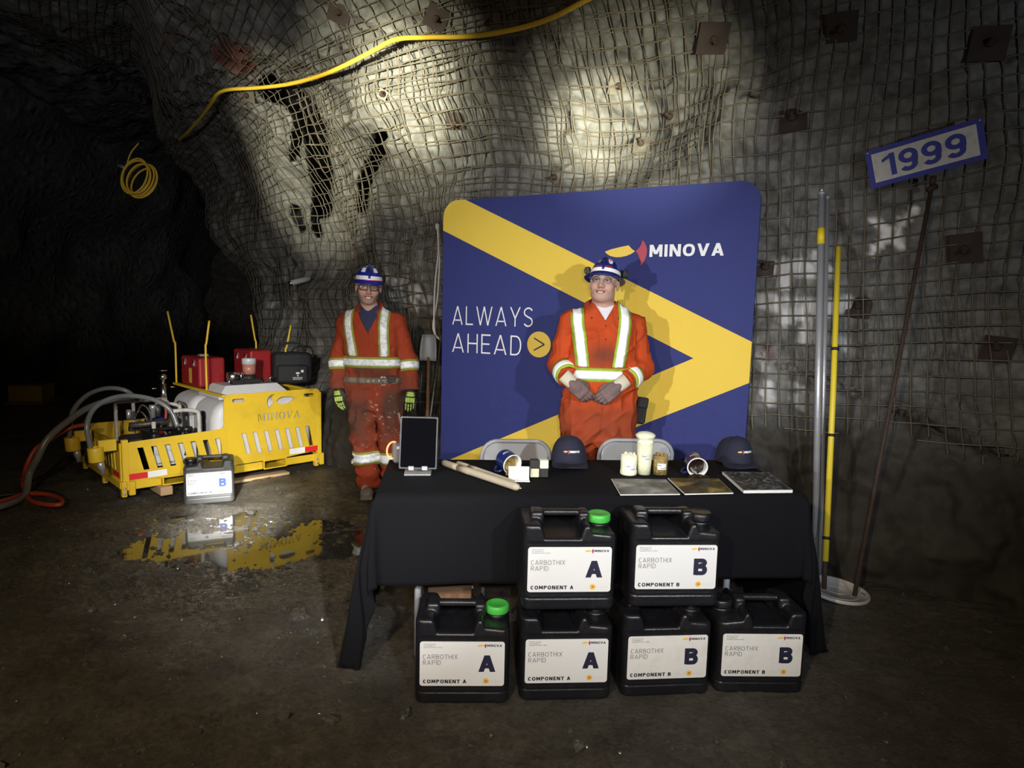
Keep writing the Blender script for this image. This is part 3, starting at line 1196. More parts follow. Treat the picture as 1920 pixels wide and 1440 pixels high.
def floor_material():
    m = bpy.data.materials.new('wet mine muck')
    m.use_nodes = True
    nt = m.node_tree
    N, L = nt.nodes, nt.links
    b = N['Principled BSDF']
    tc = N.new('ShaderNodeTexCoord')

    def noise(sc, det=6, rough=.6):
        n = N.new('ShaderNodeTexNoise')
        n.inputs['Scale'].default_value = sc
        n.inputs['Detail'].default_value = det
        n.inputs['Roughness'].default_value = rough
        L.new(tc.outputs['Object'], n.inputs['Vector'])
        return n
    r = N.new('ShaderNodeValToRGB')
    r.color_ramp.elements[0].position, r.color_ramp.elements[0].color = .3, (.050, .044, .036, 1)
    r.color_ramp.elements[1].position, r.color_ramp.elements[1].color = .72, (.150, .137, .115, 1)
    L.new(noise(3.0, 10, .72).outputs['Fac'], r.inputs[0])
    r3 = N.new('ShaderNodeValToRGB')
    r3.color_ramp.elements[0].position, r3.color_ramp.elements[0].color = .38, (.55, .53, .5, 1)
    r3.color_ramp.elements[1].position, r3.color_ramp.elements[1].color = .62, (1.1, 1.1, 1.1, 1)
    L.new(noise(42, 5, .7).outputs['Fac'], r3.inputs[0])
    mx = N.new('ShaderNodeMix')
    mx.data_type = 'RGBA'
    mx.blend_type = 'MULTIPLY'
    mx.inputs[0].default_value = .8
    L.new(r.outputs[0], mx.inputs[6])
    L.new(r3.outputs[0], mx.inputs[7])
    L.new(mx.outputs[2], b.inputs['Base Color'])
    rr = N.new('ShaderNodeMapRange')
    rr.inputs['From Min'].default_value, rr.inputs['From Max'].default_value = .35, .65
    rr.inputs['To Min'].default_value, rr.inputs['To Max'].default_value = .12, .42
    L.new(noise(2.2, 6, .6).outputs['Fac'], rr.inputs['Value'])
    wet = N.new('ShaderNodeAttribute')
    wet.attribute_name = 'wet'
    wr = N.new('ShaderNodeMix')
    L.new(wet.outputs['Fac'], wr.inputs[0])
    L.new(rr.outputs[0], wr.inputs[2])
    wr.inputs[3].default_value = .10
    L.new(wr.outputs[0], b.inputs['Roughness'])
    bp = N.new('ShaderNodeBump')
    bp.inputs['Strength'].default_value = 1.0
    bp.inputs['Distance'].default_value = .022
    L.new(noise(46, 10, .78).outputs['Fac'], bp.inputs['Height'])
    L.new(bp.outputs[0], b.inputs['Normal'])
    return m


M['muck'] = floor_material()
fl = link('floor', mk(FP.reshape(-1, 3), grid_faces(len(fx), len(fy))[:, ::-1], attr={'wet': np.maximum(sstep(-.95, -.35, puddle_field(FX, FY)), sstep(-.05, .25, damp_field(FX, FY))).ravel()}), M['muck'])
fl['kind'] = 'structure'

wm = bpy.data.materials.new('standing water')
wm.use_nodes = True
wb = wm.node_tree.nodes['Principled BSDF']
wb.inputs['Base Color'].default_value = (.030, .027, .02, 1)
wb.inputs['Roughness'].default_value = .045
wb.inputs['IOR'].default_value = 1.45
wb.inputs['Specular IOR Level'].default_value = 1.0
M['water'] = wm


def water_patch(name, label, x0, x1, y0, y1):
    gx, gy = ar(x0, x1, .03), ar(y0, y1, .03)
    X, Y = np.meshgrid(gx, gy, indexing='ij')
    keep = (puddle_field(X, Y) > -.18)
    q = grid_faces(len(gx), len(gy))[:, ::-1]
    k = keep.ravel()[q].all(1)
    q = q[k]
    u, inv = np.unique(q, return_inverse=True)
    v = np.stack([X.ravel()[u], Y.ravel()[u], np.full(len(u), WATER)], 1)
    o = link(name, mk(v, inv.reshape(-1, 4)), M['water'])
    tag(o, label, 'puddle')


c1 = ground(425, 1003, -.06)
water_patch('puddle', 'wide shallow puddle mirroring the yellow pump skid', c1[0] - 1.5, c1[0] + 1.5, c1[1] - .95, c1[1] + .9)
# loose gravel nobody could count
ico_v = np.array([(0, 0, 1), (.894, 0, .447), (.276, .851, .447), (-.724, .526, .447), (-.724, -.526, .447), (.276, -.851, .447),
                  (.724, .526, -.447), (-.276, .851, -.447), (-.894, 0, -.447), (-.276, -.851, -.447), (.724, -.526, -.447), (0, 0, -1)])
ico_f = np.array([(0, 1, 2), (0, 2, 3), (0, 3, 4), (0, 4, 5), (0, 5, 1), (1, 6, 2), (2, 7, 3), (3, 8, 4), (4, 9, 5), (5, 10, 1), (2, 6, 7), (3, 7, 8),
                  (4, 8, 9), (5, 9, 10), (1, 10, 6), (11, 7, 6), (11, 8, 7), (11, 9, 8), (11, 10, 9), (11, 6, 10)])
gv, gf = [], []
ng = 0
while ng < 5200:
    x, y = RNG.uniform(-4.2, 2.4), RNG.uniform(1.2, 6.4)
    dens = .18 + 1.0 * math.exp(-((x + 1.6) / 1.3) ** 2 - ((y - 3.8) / .9) ** 2)
    if RNG.random() > dens:
        continue
    if -.5 < x < 1.35 and 2.2 < y < 2.8:
        continue
    if -2.6 < x < -1.9 and 4.7 < y < 5.15:
        continue
    r = .004 * (1 + RNG.pareto(2.6))
    r = min(r, .028)
    v = ico_v * r * RNG.uniform(.6, 1.3, (12, 1)) * RNG.uniform(.6, 1.3, (1, 3)) * (1, 1, .7)
    v = v @ rotm(0, 0, RNG.uniform(0, 6)).T + (x, y, 0)
    v[:, 2] += float(floor_h(np.array([x]), np.array([y]))[0]) + r * .2
    gv.append(v)
    gf.append(ico_f + ng * 12)
    ng += 1
o = link('gravel', mk(np.concatenate(gv), np.concatenate(gf), False), M['stone'])
tag(o, 'fine loose gravel scattered over the wet mine floor', 'gravel', kind='stuff')

for px, py, r in [(560, 1148, .05), (446, 1003, .028), (400, 922, .04), (630, 963, .045), (470, 947, .035), (515, 940, .03), (760, 1335, .028), (620, 1348, .03),
                  (1085, 1398, .026), (345, 1050, .03), (640, 1000, .03), (530, 1340, .022)]:
    c = ground(px, py)
    v = np.concatenate([ico_v, (ico_v[ico_f].mean(1)) * 1.22])
    f = []
    for i, (a, b, c_) in enumerate(ico_f):
        f += [(a, b, 12 + i), (b, c_, 12 + i), (c_, a, 12 + i)]
    v = v * r * RNG.uniform(.75, 1.2, (len(v), 1)) * np.array([1.2, .9, .62])
    v = v @ rotm(0, 0, RNG.uniform(0, 6)).T
    o = link('loose_rock', mk(v, f, False), M['stone'], loc=(c[0], c[1], float(floor_h(c[:1], c[1:2])[0]) + r * .25))
    tag(o, 'fist sized grey stone lying loose on the wet floor', 'rock', 'loose stones on the mine floor')


# ------------------------------------------------------------------ welded wire mesh over the rock
def wires(lines, r, nside=4):
    V, F = [], []
    n0 = 0
    for p in lines:
        m = len(p)
        t = np.gradient(p, axis=0)
        t /= np.linalg.norm(t, axis=1)[:, None] + 1e-9
        ref = np.where(np.abs(t[:, 2:3]) < .8, np.array([[0, 0, 1.]]), np.array([[.8, .6, 0]]))
        a = np.cross(t, ref)
        a /= np.linalg.norm(a, axis=1)[:, None]
        b = np.cross(t, a)
        ang = np.arange(nside) * 2 * PI / nside
        v = p[:, None] + r * (a[:, None] * np.cos(ang)[None, :, None] + b[:, None] * np.sin(ang)[None, :, None])
        V.append(v.reshape(-1, 3))
        i, k = np.meshgrid(np.arange(m - 1), np.arange(nside), indexing='ij')
        k2 = (k + 1) % nside
        F.append((np.stack([i * nside + k, i * nside + k2, (i + 1) * nside + k2, (i + 1) * nside + k], -1).reshape(-1, 4)) + n0)
        n0 += m * nside
    return mk(np.concatenate(V), np.concatenate(F))


def screen(s0, s1, t0f, t1, pitch, skew, off, seed, jitter=.012):
    lines = []
    tk = ar(0, 1, .012)
    sv = [s0]
    while sv[-1] < s1:
        sv.append(sv[-1] + pitch * float(np.interp(np.interp(sv[-1], _bs, _bp[:, 0]), [-1, .6, 1.6], [1.08, .9, .78])))
    for s in sv:
        t0 = t0f(s)
        t = t0 + (t1 - t0) * ar(0, 1, .045 / (t1 - t0))
        q = np.stack([np.full_like(t, s), t, t * 0], -1)
        sx = s + skew * (t - 2.5) + jitter * 1.6 * fbm(q * (3, 1.3, 1), 2, seed) + .05 * vnoise(q * .8, seed + 7)
        o = off + .026 * vnoise(np.stack([sx, t, t * 0], -1) * 2.2, seed + 3) + .012 * vnoise(q * 7, seed + 4)
        lines.append((sx, t, o))
    for tv in np.arange(.55, t1, pitch):
        s = ar(s0, s1, .045)
        t0 = np.array([t0f(k) for k in s])
        q = np.stack([s, np.full_like(s, tv), s * 0], -1)
        tx = tv - skew * (s - 8) * .5 + jitter * 1.6 * fbm(q * (1.3, 3, 1), 2, seed + 1) + .06 * vnoise(q * .8, seed + 9)
        ok = (tx > t0) & (tx < t1)
        o = off + .006 + .026 * vnoise(np.stack([s, tx, s * 0], -1) * 2.2, seed + 3) + .012 * vnoise(q * 7, seed + 5)
        # split into runs
        idx = np.flatnonzero(ok)
        if len(idx) < 3:
            continue
        for run in np.split(idx, np.flatnonzero(np.diff(idx) > 1) + 1):
            if len(run) > 3:
                lines.append((s[run], tx[run], o[run]))
    n = [len(l[0]) for l in lines]
    S, T, O = [np.concatenate([l[i] for l in lines]) for i in range(3)]
    P = wall_point(S, T, False, O)
    return np.split(P, np.cumsum(n)[:-1])


s_right, s_left = s_of_x(4.6), s_of_x(-4.4)


def hem(s):
    # lower edge of the screen: about shoulder high at the right, almost at the floor behind the booth
    x = float(np.interp(s, _bs, _bp[:, 0]))
    return float(np.interp(x, [-4.5, -2, 1.2, 1.6, 2.2, 3.4, 5], [.95, .9, .95, 1.05, 1.15, 1.0, .95])) + .05 * math.sin(s * 9)


L1 = screen(s_right, s_left, hem, 6.6, .098, .05, 0.0, 201)
o = link('wire_mesh', wires(L1, .0052), M['wire'])
tag(o, 'welded steel wire screen pinned over the whole rock wall', 'wire mesh')
L2 = screen(s_of_x(1.35), s_of_x(-1.75), lambda s: 1.3 + .1 * math.sin(s * 5), 4.3, .105, -.11, .02, 301, .02)
o = link('wire_mesh', wires(L2, .0048), M['wire'])
tag(o, 'second overlapping wire screen behind the booth on the brightly lit rock', 'wire mesh')

# ------------------------------------------------------------------ fabric backdrop
BD = np.array([-.571, 5.15])
BE = np.array([.8930, -.4501])
BE = BE / np.linalg.norm(BE)
bd_rz = math.atan2(BE[1], BE[0])
back = root('backdrop', 'tall navy and yellow fabric display wall with company lettering behind the table', 'backdrop', (BD[0], BD[1], 0), bd_rz)


def backdrop_material():
    m = bpy.data.materials.new('printed display fabric')
    m.use_nodes = True
    nt = m.node_tree
    N, L = nt.nodes, nt.links
    b = N['Principled BSDF']
    tc = N.new('ShaderNodeTexCoord')
    sx = N.new('ShaderNodeSeparateXYZ')
    L.new(tc.outputs['Object'], sx.inputs[0])

    def half(p, q):            # 1 where the point lies left of p -> q
        (x0, z0), (x1, z1) = p, q
        a, c = -(z1 - z0), (x1 - x0)
        k = -(a * x0 + c * z0)
        m1 = N.new('ShaderNodeMath')
        m1.operation = 'MULTIPLY_ADD'
        m1.inputs[1].default_value, m1.inputs[2].default_value = a, k
        L.new(sx.outputs['X'], m1.inputs[0])
        m2 = N.new('ShaderNodeMath')
        m2.operation = 'MULTIPLY_ADD'
        m2.inputs[1].default_value = c
        L.new(sx.outputs['Z'], m2.inputs[0])
        L.new(m1.outputs[0], m2.inputs[2])
        g = N.new('ShaderNodeMath')
        g.operation = 'GREATER_THAN'
        g.inputs[1].default_value = 0
        L.new(m2.outputs[0], g.inputs[0])
        return g.outputs[0]

    def op(a, c, o):
        g = N.new('ShaderNodeMath')
        g.operation = o
        L.new(a, g.inputs[0])
        if c is None:
            return g.outputs[0]
        L.new(c, g.inputs[1])
        return g.outputs[0]
    outer = op(half((2.34, 1.366), (.234, 2.355)), half((1.628, .742), (2.347, 1.10)), 'MULTIPLY')
    inner = op(half((1.986, 1.239), (-.002, 2.146)), half((.148, .342), (1.986, 1.239)), 'MULTIPLY')
    yel = op(outer, inner, 'SUBTRACT')
    mx = N.new('ShaderNodeMix')
    mx.data_type = 'RGBA'
    mx.inputs[6].default_value = (.030, .038, .170, 1)
    mx.inputs[7].default_value = (.78, .55, .075, 1)
    L.new(yel, mx.inputs[0])
    L.new(mx.outputs[2], b.inputs['Base Color'])
    b.inputs['Roughness'].default_value = .72
    b.inputs['Specular IOR Level'].default_value = .3
    n = N.new('ShaderNodeTexNoise')
    n.inputs['Scale'].default_value = 7
    n.inputs['Detail'].default_value = 5
    L.new(tc.outputs['Object'], n.inputs['Vector'])
    bp = N.new('ShaderNodeBump')
    bp.inputs['Strength'].default_value = .4
    bp.inputs['Distance'].default_value = .02
    L.new(n.outputs['Fac'], bp.inputs['Height'])
    L.new(bp.outputs[0], b.inputs['Normal'])
    return m


M['banner'] = backdrop_material()
BW, BH, BR = 2.345, 2.372, .13


def drape(x, z):
    """gentle sag and creases of the stretched cloth (depth, m)"""
    p = np.stack([x, z, z * 0], -1)
    d = .004 * fbm(p * 1.3, 3, 401)
    low = sstep(.95, .35, z)
    d = d + low * .012 * np.sin((x * .8 - z * 1.4) * 9 + 2 * vnoise(p * 2, 403)) * np.abs(vnoise(p * 1.5, 405))
    return d


gx, gz = ar(0, BW, .02), ar(.02, BH, .02)
X, Z = np.meshgrid(gx, gz, indexing='ij')


def clamp_round(X, Z, top_r):
    X, Z = X.copy(), Z.copy()
    for cx, sg in ((top_r, -1), (BW - top_r, 1)):
        m = ((X - cx) * sg > 0) & (Z > BH - top_r)
        dx, dz = X - cx, Z - (BH - top_r)
        mxx = np.maximum(np.abs(dx), dz)
        r = np.hypot(dx, dz) + 1e-9
        X = np.where(m, cx + dx * mxx / r, X)
        Z = np.where(m, BH - top_r + dz * mxx / r, Z)
    return X, Z


Xr, Zr = clamp_round(X, Z, BR)
edge = np.minimum(np.minimum(Xr, BW - Xr), BH - Zr)
Yd = -drape(Xr, Zr) + .0
P0 = np.stack([Xr, Yd, Zr], -1)
mb = MB()
mb.grid(P0)
rim = np.concatenate([P0[0, :, :], P0[1:, -1, :], P0[-1, ::-1, :][1:]])
rim2 = rim + (0, .035, 0)
mb.grid(np.stack([rim, rim2], 1)[::-1])
P1 = P0.copy()
P1[..., 1] = .035
mb.grid(P1[::-1])
mb.build('fabric', M['banner'], back)
fr = MB()
pts = [(.03, .018, .03)] + [(x, .018, z) for x, z in rrect(.03, .03, BW - .03, BH - .03, BR, 6)] 
fr.tube([(x, .018, z) for x, z in rrect(.03, .03, BW - .03, BH - .03, BR, 6)], .014, 8, closed=True)
fr.tube([(.03, .018, 1.2), (BW - .03, .018, 1.2)], .014)
fr.build('frame', M['steel'], back)
for x in (.16, BW - .16):
    MB().box((x, .05, .012), (.05, .2, .010), bevel=.004).build('foot', M['steel'], back)
yl = -.0080
minova_logo(back, 1.343, 1.909, .80, yl, material('banner white', (.82, .82, .84), .6), M['banner_y'] if 'banner_y' in M else material('banner yellow', (.80, .55, .07), .6), material('banner red', (.42, .05, .08), .6))
thin = material('banner thin white', (.80, .80, .82), .6)
caps('slogan', 'ALWAYS', .100, 1.410, .705, .145, thin, back, yl, .075, .22)
caps('slogan', 'AHEAD', .102, 1.192, .612, .150, thin, back, yl, .075, .22)
circ = [(.859 + .096 * math.cos(a), 1.283 + .096 * math.sin(a)) for a in np.linspace(0, 2 * PI, 40)[:-1]]
link('chevron_badge', flat([circ], yl), material('badge yellow', (.80, .55, .07), .6), back)
link('chevron_mark', flat([[(.818, 1.335), (.905, 1.290), (.905, 1.279), (.818, 1.232), (.818, 1.243), (.892, 1.2845), (.818, 1.324)]], yl - .001), M['ink_navy'], back)

# ------------------------------------------------------------------ folding table and its cloth
TA = np.array([-.55, 2.585])
TE = np.array([.9945, .1045])
TN = np.array([-.1045, .9945])
TW, TD, TH = 1.87, .64, .735
t_rz = math.atan2(TE[1], TE[0])
table = root('folding_table', 'long folding table with grey tube legs under the black cloth', 'table', (TA[0], TA[1], 0), t_rz)
MB().box((TW / 2, TD / 2, TH - .0225), (TW / 2, TD / 2, .0225), bevel=.01).build('tabletop', M['chair_grey'], table)
for x in (.17, TW - .30):
    for y in (.07, TD - .07):
        MB().tube([(x, y, .0), (x, y, TH - .06)], .0145, 12).build('leg', M['steel'], table)
    MB().tube([(x, .07, .16), (x, TD - .07, .16)], .011, 10).build('crossbar', M['steel'], table)
    MB().tube([(x, .07, TH - .08), (x, TD - .07, TH - .08)], .013, 10).build('leg_rail', M['steel'], table)
for x0, x1 in ((.17, .60), (TW - .30, TW - .72)):
    MB().tube([(x0, TD / 2, .40), (x1, TD / 2, TH - .05)], .009, 8).build('brace', M['steel'], table)


def cloth_mesh():
    """square cloth: lies on the top, hangs a third of the way in front, to the floor at both ends"""
    top = .7405
    us = np.concatenate([ar(-.76, 0, .02)[:-1], ar(0, TW, .04)[:-1], ar(TW, TW + .80, .02)])
    vs = np.concatenate([ar(-.375, 0, .015)[:-1], ar(0, TD, .04)[:-1], ar(TD, TD + .45, .03)])
    U, V = np.meshgrid(us, vs, indexing='ij')
    ox = np.maximum(0, -U) - np.maximum(0, U - TW)      # + hang on the left, - on the right
    oy = np.maximum(0, -V) - np.maximum(0, V - TD)
    hx, hy = np.abs(ox), np.abs(oy)
    sgx, sgy = np.sign(-ox), np.sign(-oy)
    X = np.clip(U, 0, TW)
    Y = np.clip(V, 0, TD)
    hang = np.maximum(hx, hy)
    corner = np.minimum(hx, hy)
    q = np.stack([U, V, U * 0], -1)
    # main drop, with a slight outward flare and soft folds
    fold = .016 * np.sin(V * 17 + 1.2) * sstep(.05, .7, hx) + .006 * np.sin(U * 11) * sstep(.05, .35, hy) * (hx == 0)
    X = X + sgx * (.012 * sstep(0, .03, hx) + .07 * sstep(0, .75, hx) + fold)
    Y = Y + sgy * (.012 * sstep(0, .03, hy) + .018 * sstep(0, .35, hy) + (fold if True else 0) * (hx == 0))
    # corners gather into a cone that swings out and forward
    both = (hx > 0) & (hy > 0)
    ang = np.arctan2(hy, hx)
    rad = np.hypot(hx, hy)
    Zc = rad
    wig = .016 * np.sin(ang * 11) * sstep(.1, .5, rad)
    fx = np.clip(U, 0, TW) + sgx * ((.014 + .19 * rad) * np.cos(ang) - .075 * np.sin(2 * ang) * sstep(.25, .6, rad) + wig)
    fy = np.clip(V, 0, TD) + sgy * ((.014 + .13 * rad) * np.sin(ang) + .5 * wig)
    X = np.where(both, fx, X)
    Y = np.where(both, fy, Y)
    Z = top - np.where(both, Zc, hang)
    drop = np.maximum(Z, .006 + .004 * vnoise(q * 9, 411))
    Z = np.where(hang > 0, drop, top + .0015 * fbm(q * 3, 2, 413))
    # round the edge
    Z = Z - np.where(hang > 0, .0, 0)
    return mk(np.stack([X, Y, Z], -1).reshape(-1, 3), grid_faces(len(us), len(vs))[:, ::-1])


cl = link('tablecloth', cloth_mesh(), M['black_cloth'], loc=(TA[0], TA[1], 0), rot=(0, 0, t_rz))
so = cl.modifiers.new('thickness', 'SOLIDIFY')
so.thickness = .003
so.offset = 1
tag(cl, 'black cloth draped over the long folding table', 'tablecloth')
TZ = .7465


def on_table(x, y):
    return ground(x, y, TZ)


# ------------------------------------------------------------------ stackable jugs
def can_sdf(p):
    x, y, z = p[:, 0], p[:, 1], p[:, 2]
    taper = .004 * sstep(.25, .0, z)
    q2 = np.abs(np.stack([x, y - .13], 1)) - (np.array((.1815, .129)) - .034)
    b2 = np.linalg.norm(np.maximum(q2, 0), axis=1) + np.minimum(q2.max(1), 0) - .034
    b = smax(b2, np.abs(z - .1695) - .1695, .016)
    # right shoulder falls away under the spout
    sh = z - (.311 - .10 * np.maximum(x - .06, 0)) 
    sh = np.where(x > .085, sh, sh - (.085 - x) * 2.2)
    b = smax(b, sh, .014)
    # hand recess, open to the front and back, the grip bridges it
    rec = np.maximum(np.abs(x + .028) - .068 - .5 * np.maximum(z - .288, 0) * .6, .287 - z)
    rec = np.maximum(rec, np.abs(y - .13) - .2)
    b = smax(b, -rec, .016)
    grip = rbox(p, (-.028, .125, .354), (.115, .017, .0125), .011)
    post = np.minimum(rbox(p, (-.120, .125, .340), (.026, .042, .026), .014), rbox(p, (.066, .125, .336), (.022, .042, .028), .014))
    b = smin(b, np.minimum(grip, post), .010)
    neck = np.maximum(np.hypot(x - .132, y - .13) - .036, np.abs(z - .31) - .022)
    b = smin(b, neck, .008)
    # moulded panel for the label and a groove above the foot
    panel = rbox(p, (0, -.004, .165), (.172, .0075, .108), .006)
    b = smax(b, -panel, .006)
    panel2 = rbox(p, (0, .264, .165), (.172, .0075, .108), .006)
    b = smax(b, -panel2, .006)
    g = np.hypot(np.maximum(0, 0) + b, z - .050) - .0035
    return smax(b, -g, .004)


cv, cf = sdf_mesh(can_sdf, ar(-.19, .19, .0045), ar(-.008, .268, .0045), ar(-.006, .375, .0045))
CAN_ME = mk(cv, cf)
CAN_ME.materials.append(M['black_plastic'])


def make_can(label, letter, cap, worn=False, mirror=False, group='jugs stacked in front of the table'):
    r = root('jerrycan', label, 'jug', group=group)
    b = link('body', CAN_ME, None, r)
    if mirror:
        b.scale = (-1, 1, 1)
    cx = -.132 if mirror else .132
    if cap:
        c = MB()
        prof = [(.030, .316), (.0455, .318), (.047, .322), (.047, .344), (.0445, .3485), (.040, .3505), (.036, .349), (.0, .3485)]
        c.lathe(prof, 72, (cx, .13, 0), rfun=lambda a, z: 1 + .022 * (math.cos(a * 36) > 0) * (.320 < z < .346))
        c.build('cap', M['green_cap'] if cap == 'green' else M['black_plastic'], r)
        n = MB()
        n.lathe([(.040, .302), (.043, .304), (.043, .312), (.038, .315)], 32, (cx, .13, 0))
        n.build('neck_ring', M['black_plastic'], r)
    else:
        n = MB()
        n.lathe([(.040, .302), (.043, .304), (.043, .312), (.038, .315)], 32, (cx, .13, 0))
        n.build('neck_ring', M['black_plastic'], r)
    lab = link('label', plate([rrect(-.162, .0745, .162, .2535, .011)], .0012, .0028), M['worn_label'] if worn else M['white_label'], r)
    y = .0022
    caps('lettering', 'CARBOTHIX', -.150, .1835, .132, .0185, M['ink_grey'], lab, y, .10, .2)
    caps('lettering', 'RAPID', -.150, .160, .068, .0185, M['ink_grey'], lab, y, .10, .2)
    caps('lettering', 'COMPONENT ' + letter, -.149, .0855, .166, .0150, M['ink_navy'], lab, y, .24, .17)
    caps('component_letter', letter, .062 if letter == 'A' else .070, .132, .066 if letter == 'A' else .054, .067, M['ink_navy'], lab, y, .25)
    for k, (s, wd) in enumerate((('MINOVA USA INC', .047), ('150 SUMMER CT', .045), ('GEORGETOWN KY 40324', .07))):
        text('fine_print', s, -.148, .2415 - k * .0068, wd, .0042, M['ink_grey'], lab, y)
    minova_logo(lab, .056, .2335, .095, y, M['ink_navy'])
    circ = [(.092 + .0115 * math.cos(a), .0945 + .0115 * math.sin(a)) for a in np.linspace(0, 2 * PI, 24)[:-1]]
    link('chevron_badge', flat([circ], y), M['logo_yellow'], lab)

    def chev(cx, s, t):
        return [(cx - s, .0945 + s), (cx + s, .0945 + t * .4), (cx + s, .0945 - t * .4), (cx - s, .0945 - s), (cx - s, .0945 - s + t), (cx + s - t * 1.6, .0945), (cx - s, .0945 + s - t)]
    link('chevron_mark', flat([chev(.092, .0055, .002)], y - .0004), M['ink_navy'], lab)
    link('chevron_mark', flat([chev(.112, .0055, .0012), chev(.128, .0055, .0012), chev(.144, .0055, .0012)], y), M['ink_pale'], lab)
    return r


def place(o, xy, z, rz):
    o.location = (xy[0], xy[1], z)
    o.rotation_euler = (0, 0, rz)


def can_at(o, pl, pr, z=0.0, lean=0):
    """front lower corners as seen in the photo"""
    a, b = ground(*pl), ground(*pr)
    c = (a + b) / 2
    place(o, c, z, math.atan2(b[1] - a[1], b[0] - a[0]))


o = make_can('black jug marked A with a green cap, standing alone at the left end', 'A', 'green')
can_at(o, (775, 1321), (955, 1321))
o = make_can('lower black jug marked A, beneath the other jug marked A', 'A', None)
can_at(o, (972, 1316), (1147, 1313))
o2 = make_can('upper black jug marked A with green cap, on top of another jug', 'A', 'green')
place(o2, np.array(o.location) + (.0, .008, 0), .3665, o.rotation_euler[2] + .004)
o = make_can('lower black jug marked B, beneath the other jug marked B', 'B', None, True)
can_at(o, (1161, 1309), (1334, 1303))
o2 = make_can('upper black jug marked B with dusty black cap, on top of another jug', 'B', 'black')
place(o2, np.array(o.location) + (.018, .012, 0), .3665, o.rotation_euler[2] - .03)
o = make_can('black jug marked B standing alone at the right end of the jug row', 'B', 'black', True, True)
can_at(o, (1340, 1301), (1508, 1302))

# ------------------------------------------------------------------ things on the table
# tablet leaning on its stand
c = on_table(785, 886)
tb = root('tablet_stand', 'silver metal stand holding the black tablet at the left table end', 'tablet stand', (c[0], c[1] - .03, TZ), t_rz)
MB().box((0, .02, .004), (.062, .055, .004), bevel=.003).build('base', M['alu'], tb)
MB().box((0, .062, .075), (.022, .004, .075), rotm(-.12), bevel=.003).build('arm', M['alu'], tb)
MB().box((0, .03, .135), (.055, .004, .05), rotm(-.18), bevel=.003).build('back_rest', M['alu'], tb)
for x in (-.030, .032):
    m = MB()
    m.box((x, .000, .025), (.0135, .021, .003), bevel=.002)
    m.box((x, -.021, .033), (.0135, .003, .010), bevel=.002)
    m.build('clip', M['alu'], tb)
ta = root('tablet', 'black tablet computer with dark screen standing upright on the table', 'tablet', (c[0] + .002, c[1] - .047, TZ + .028), t_rz)
ta.rotation_euler = (-.20, .02, t_rz)
MB().box((0, .006, .122), (.088, .006, .122), bevel=.004).build('case', M['grey_case'], ta)
link('screen', plate([rrect(-.081, .007, .081, .237, .006)], .001, -.001), M['screen'], ta)

# small grey device with a glowing ring at the table corner
c = on_table(748, 868)
dv = root('ring_light', 'small grey device with glowing red ring beside the tablet', 'light', (c[0] - .03, c[1] + .01, TZ), t_rz + .3)
MB().box((.02, 0, .05), (.022, .03, .05), bevel=.008).build('body', M['device_grey'], dv)
MB().tube([(-.004, .038 * math.cos(a), .062 + .042 * math.sin(a)) for a in np.linspace(0, 2 * PI, 25)[:-1]], .004, 8, closed=True).build('glowing_ring', M['glow_red'], dv, rot=(0, 0, -1.1))
MB().box((.02, -.032, .08), (.010, .002, .006)).build('button', M['enamel_white'], dv)


def cartridge(p, q, r, label, z=TZ):
    a, b = on_table(*p), on_table(*q)
    d = b - a
    L = float(np.hypot(d[0], d[1]))
    o = root('resin_cartridge', label, 'cartridge', (a[0], a[1], z), math.atan2(d[1], d[0]), 'paper cartridges on the table')
    xs = [0, .006, .014, .03, L * .3, L * .6, L - .03, L - .014, L - .006, L]
    rs = [.002, .006, r * .92, r, r, r * 1.01, r, r * .92, r * .5, r * .4]
    MB().tube([(x, 0, r) for x in xs], rs, 20).build('wrapper', M['paper_tube'], o)
    MB().tube([(L * .24, 0, r), (L * .40, 0, r)], r * 1.02, 20).build('print_band', M['paper_dark'], o)
    MB().tube([(L - .004, 0, r), (L + .006, 0, r), (L + .012, .002, r * .9)], [.004, .005, .0035], 10).build('end_clip', M['bright_steel'], o)
    MB().tube([(.004, 0, r), (-.005, 0, r)], [.004, .005], 10).build('end_clip', M['bright_steel'], o)


cartridge((829, 873), (974, 922), .0165, 'nearer of two tan paper wrapped cartridges lying across the table')
cartridge((856, 872), (965, 911), .0125, 'shorter tan paper wrapped cartridge lying behind the longer one')


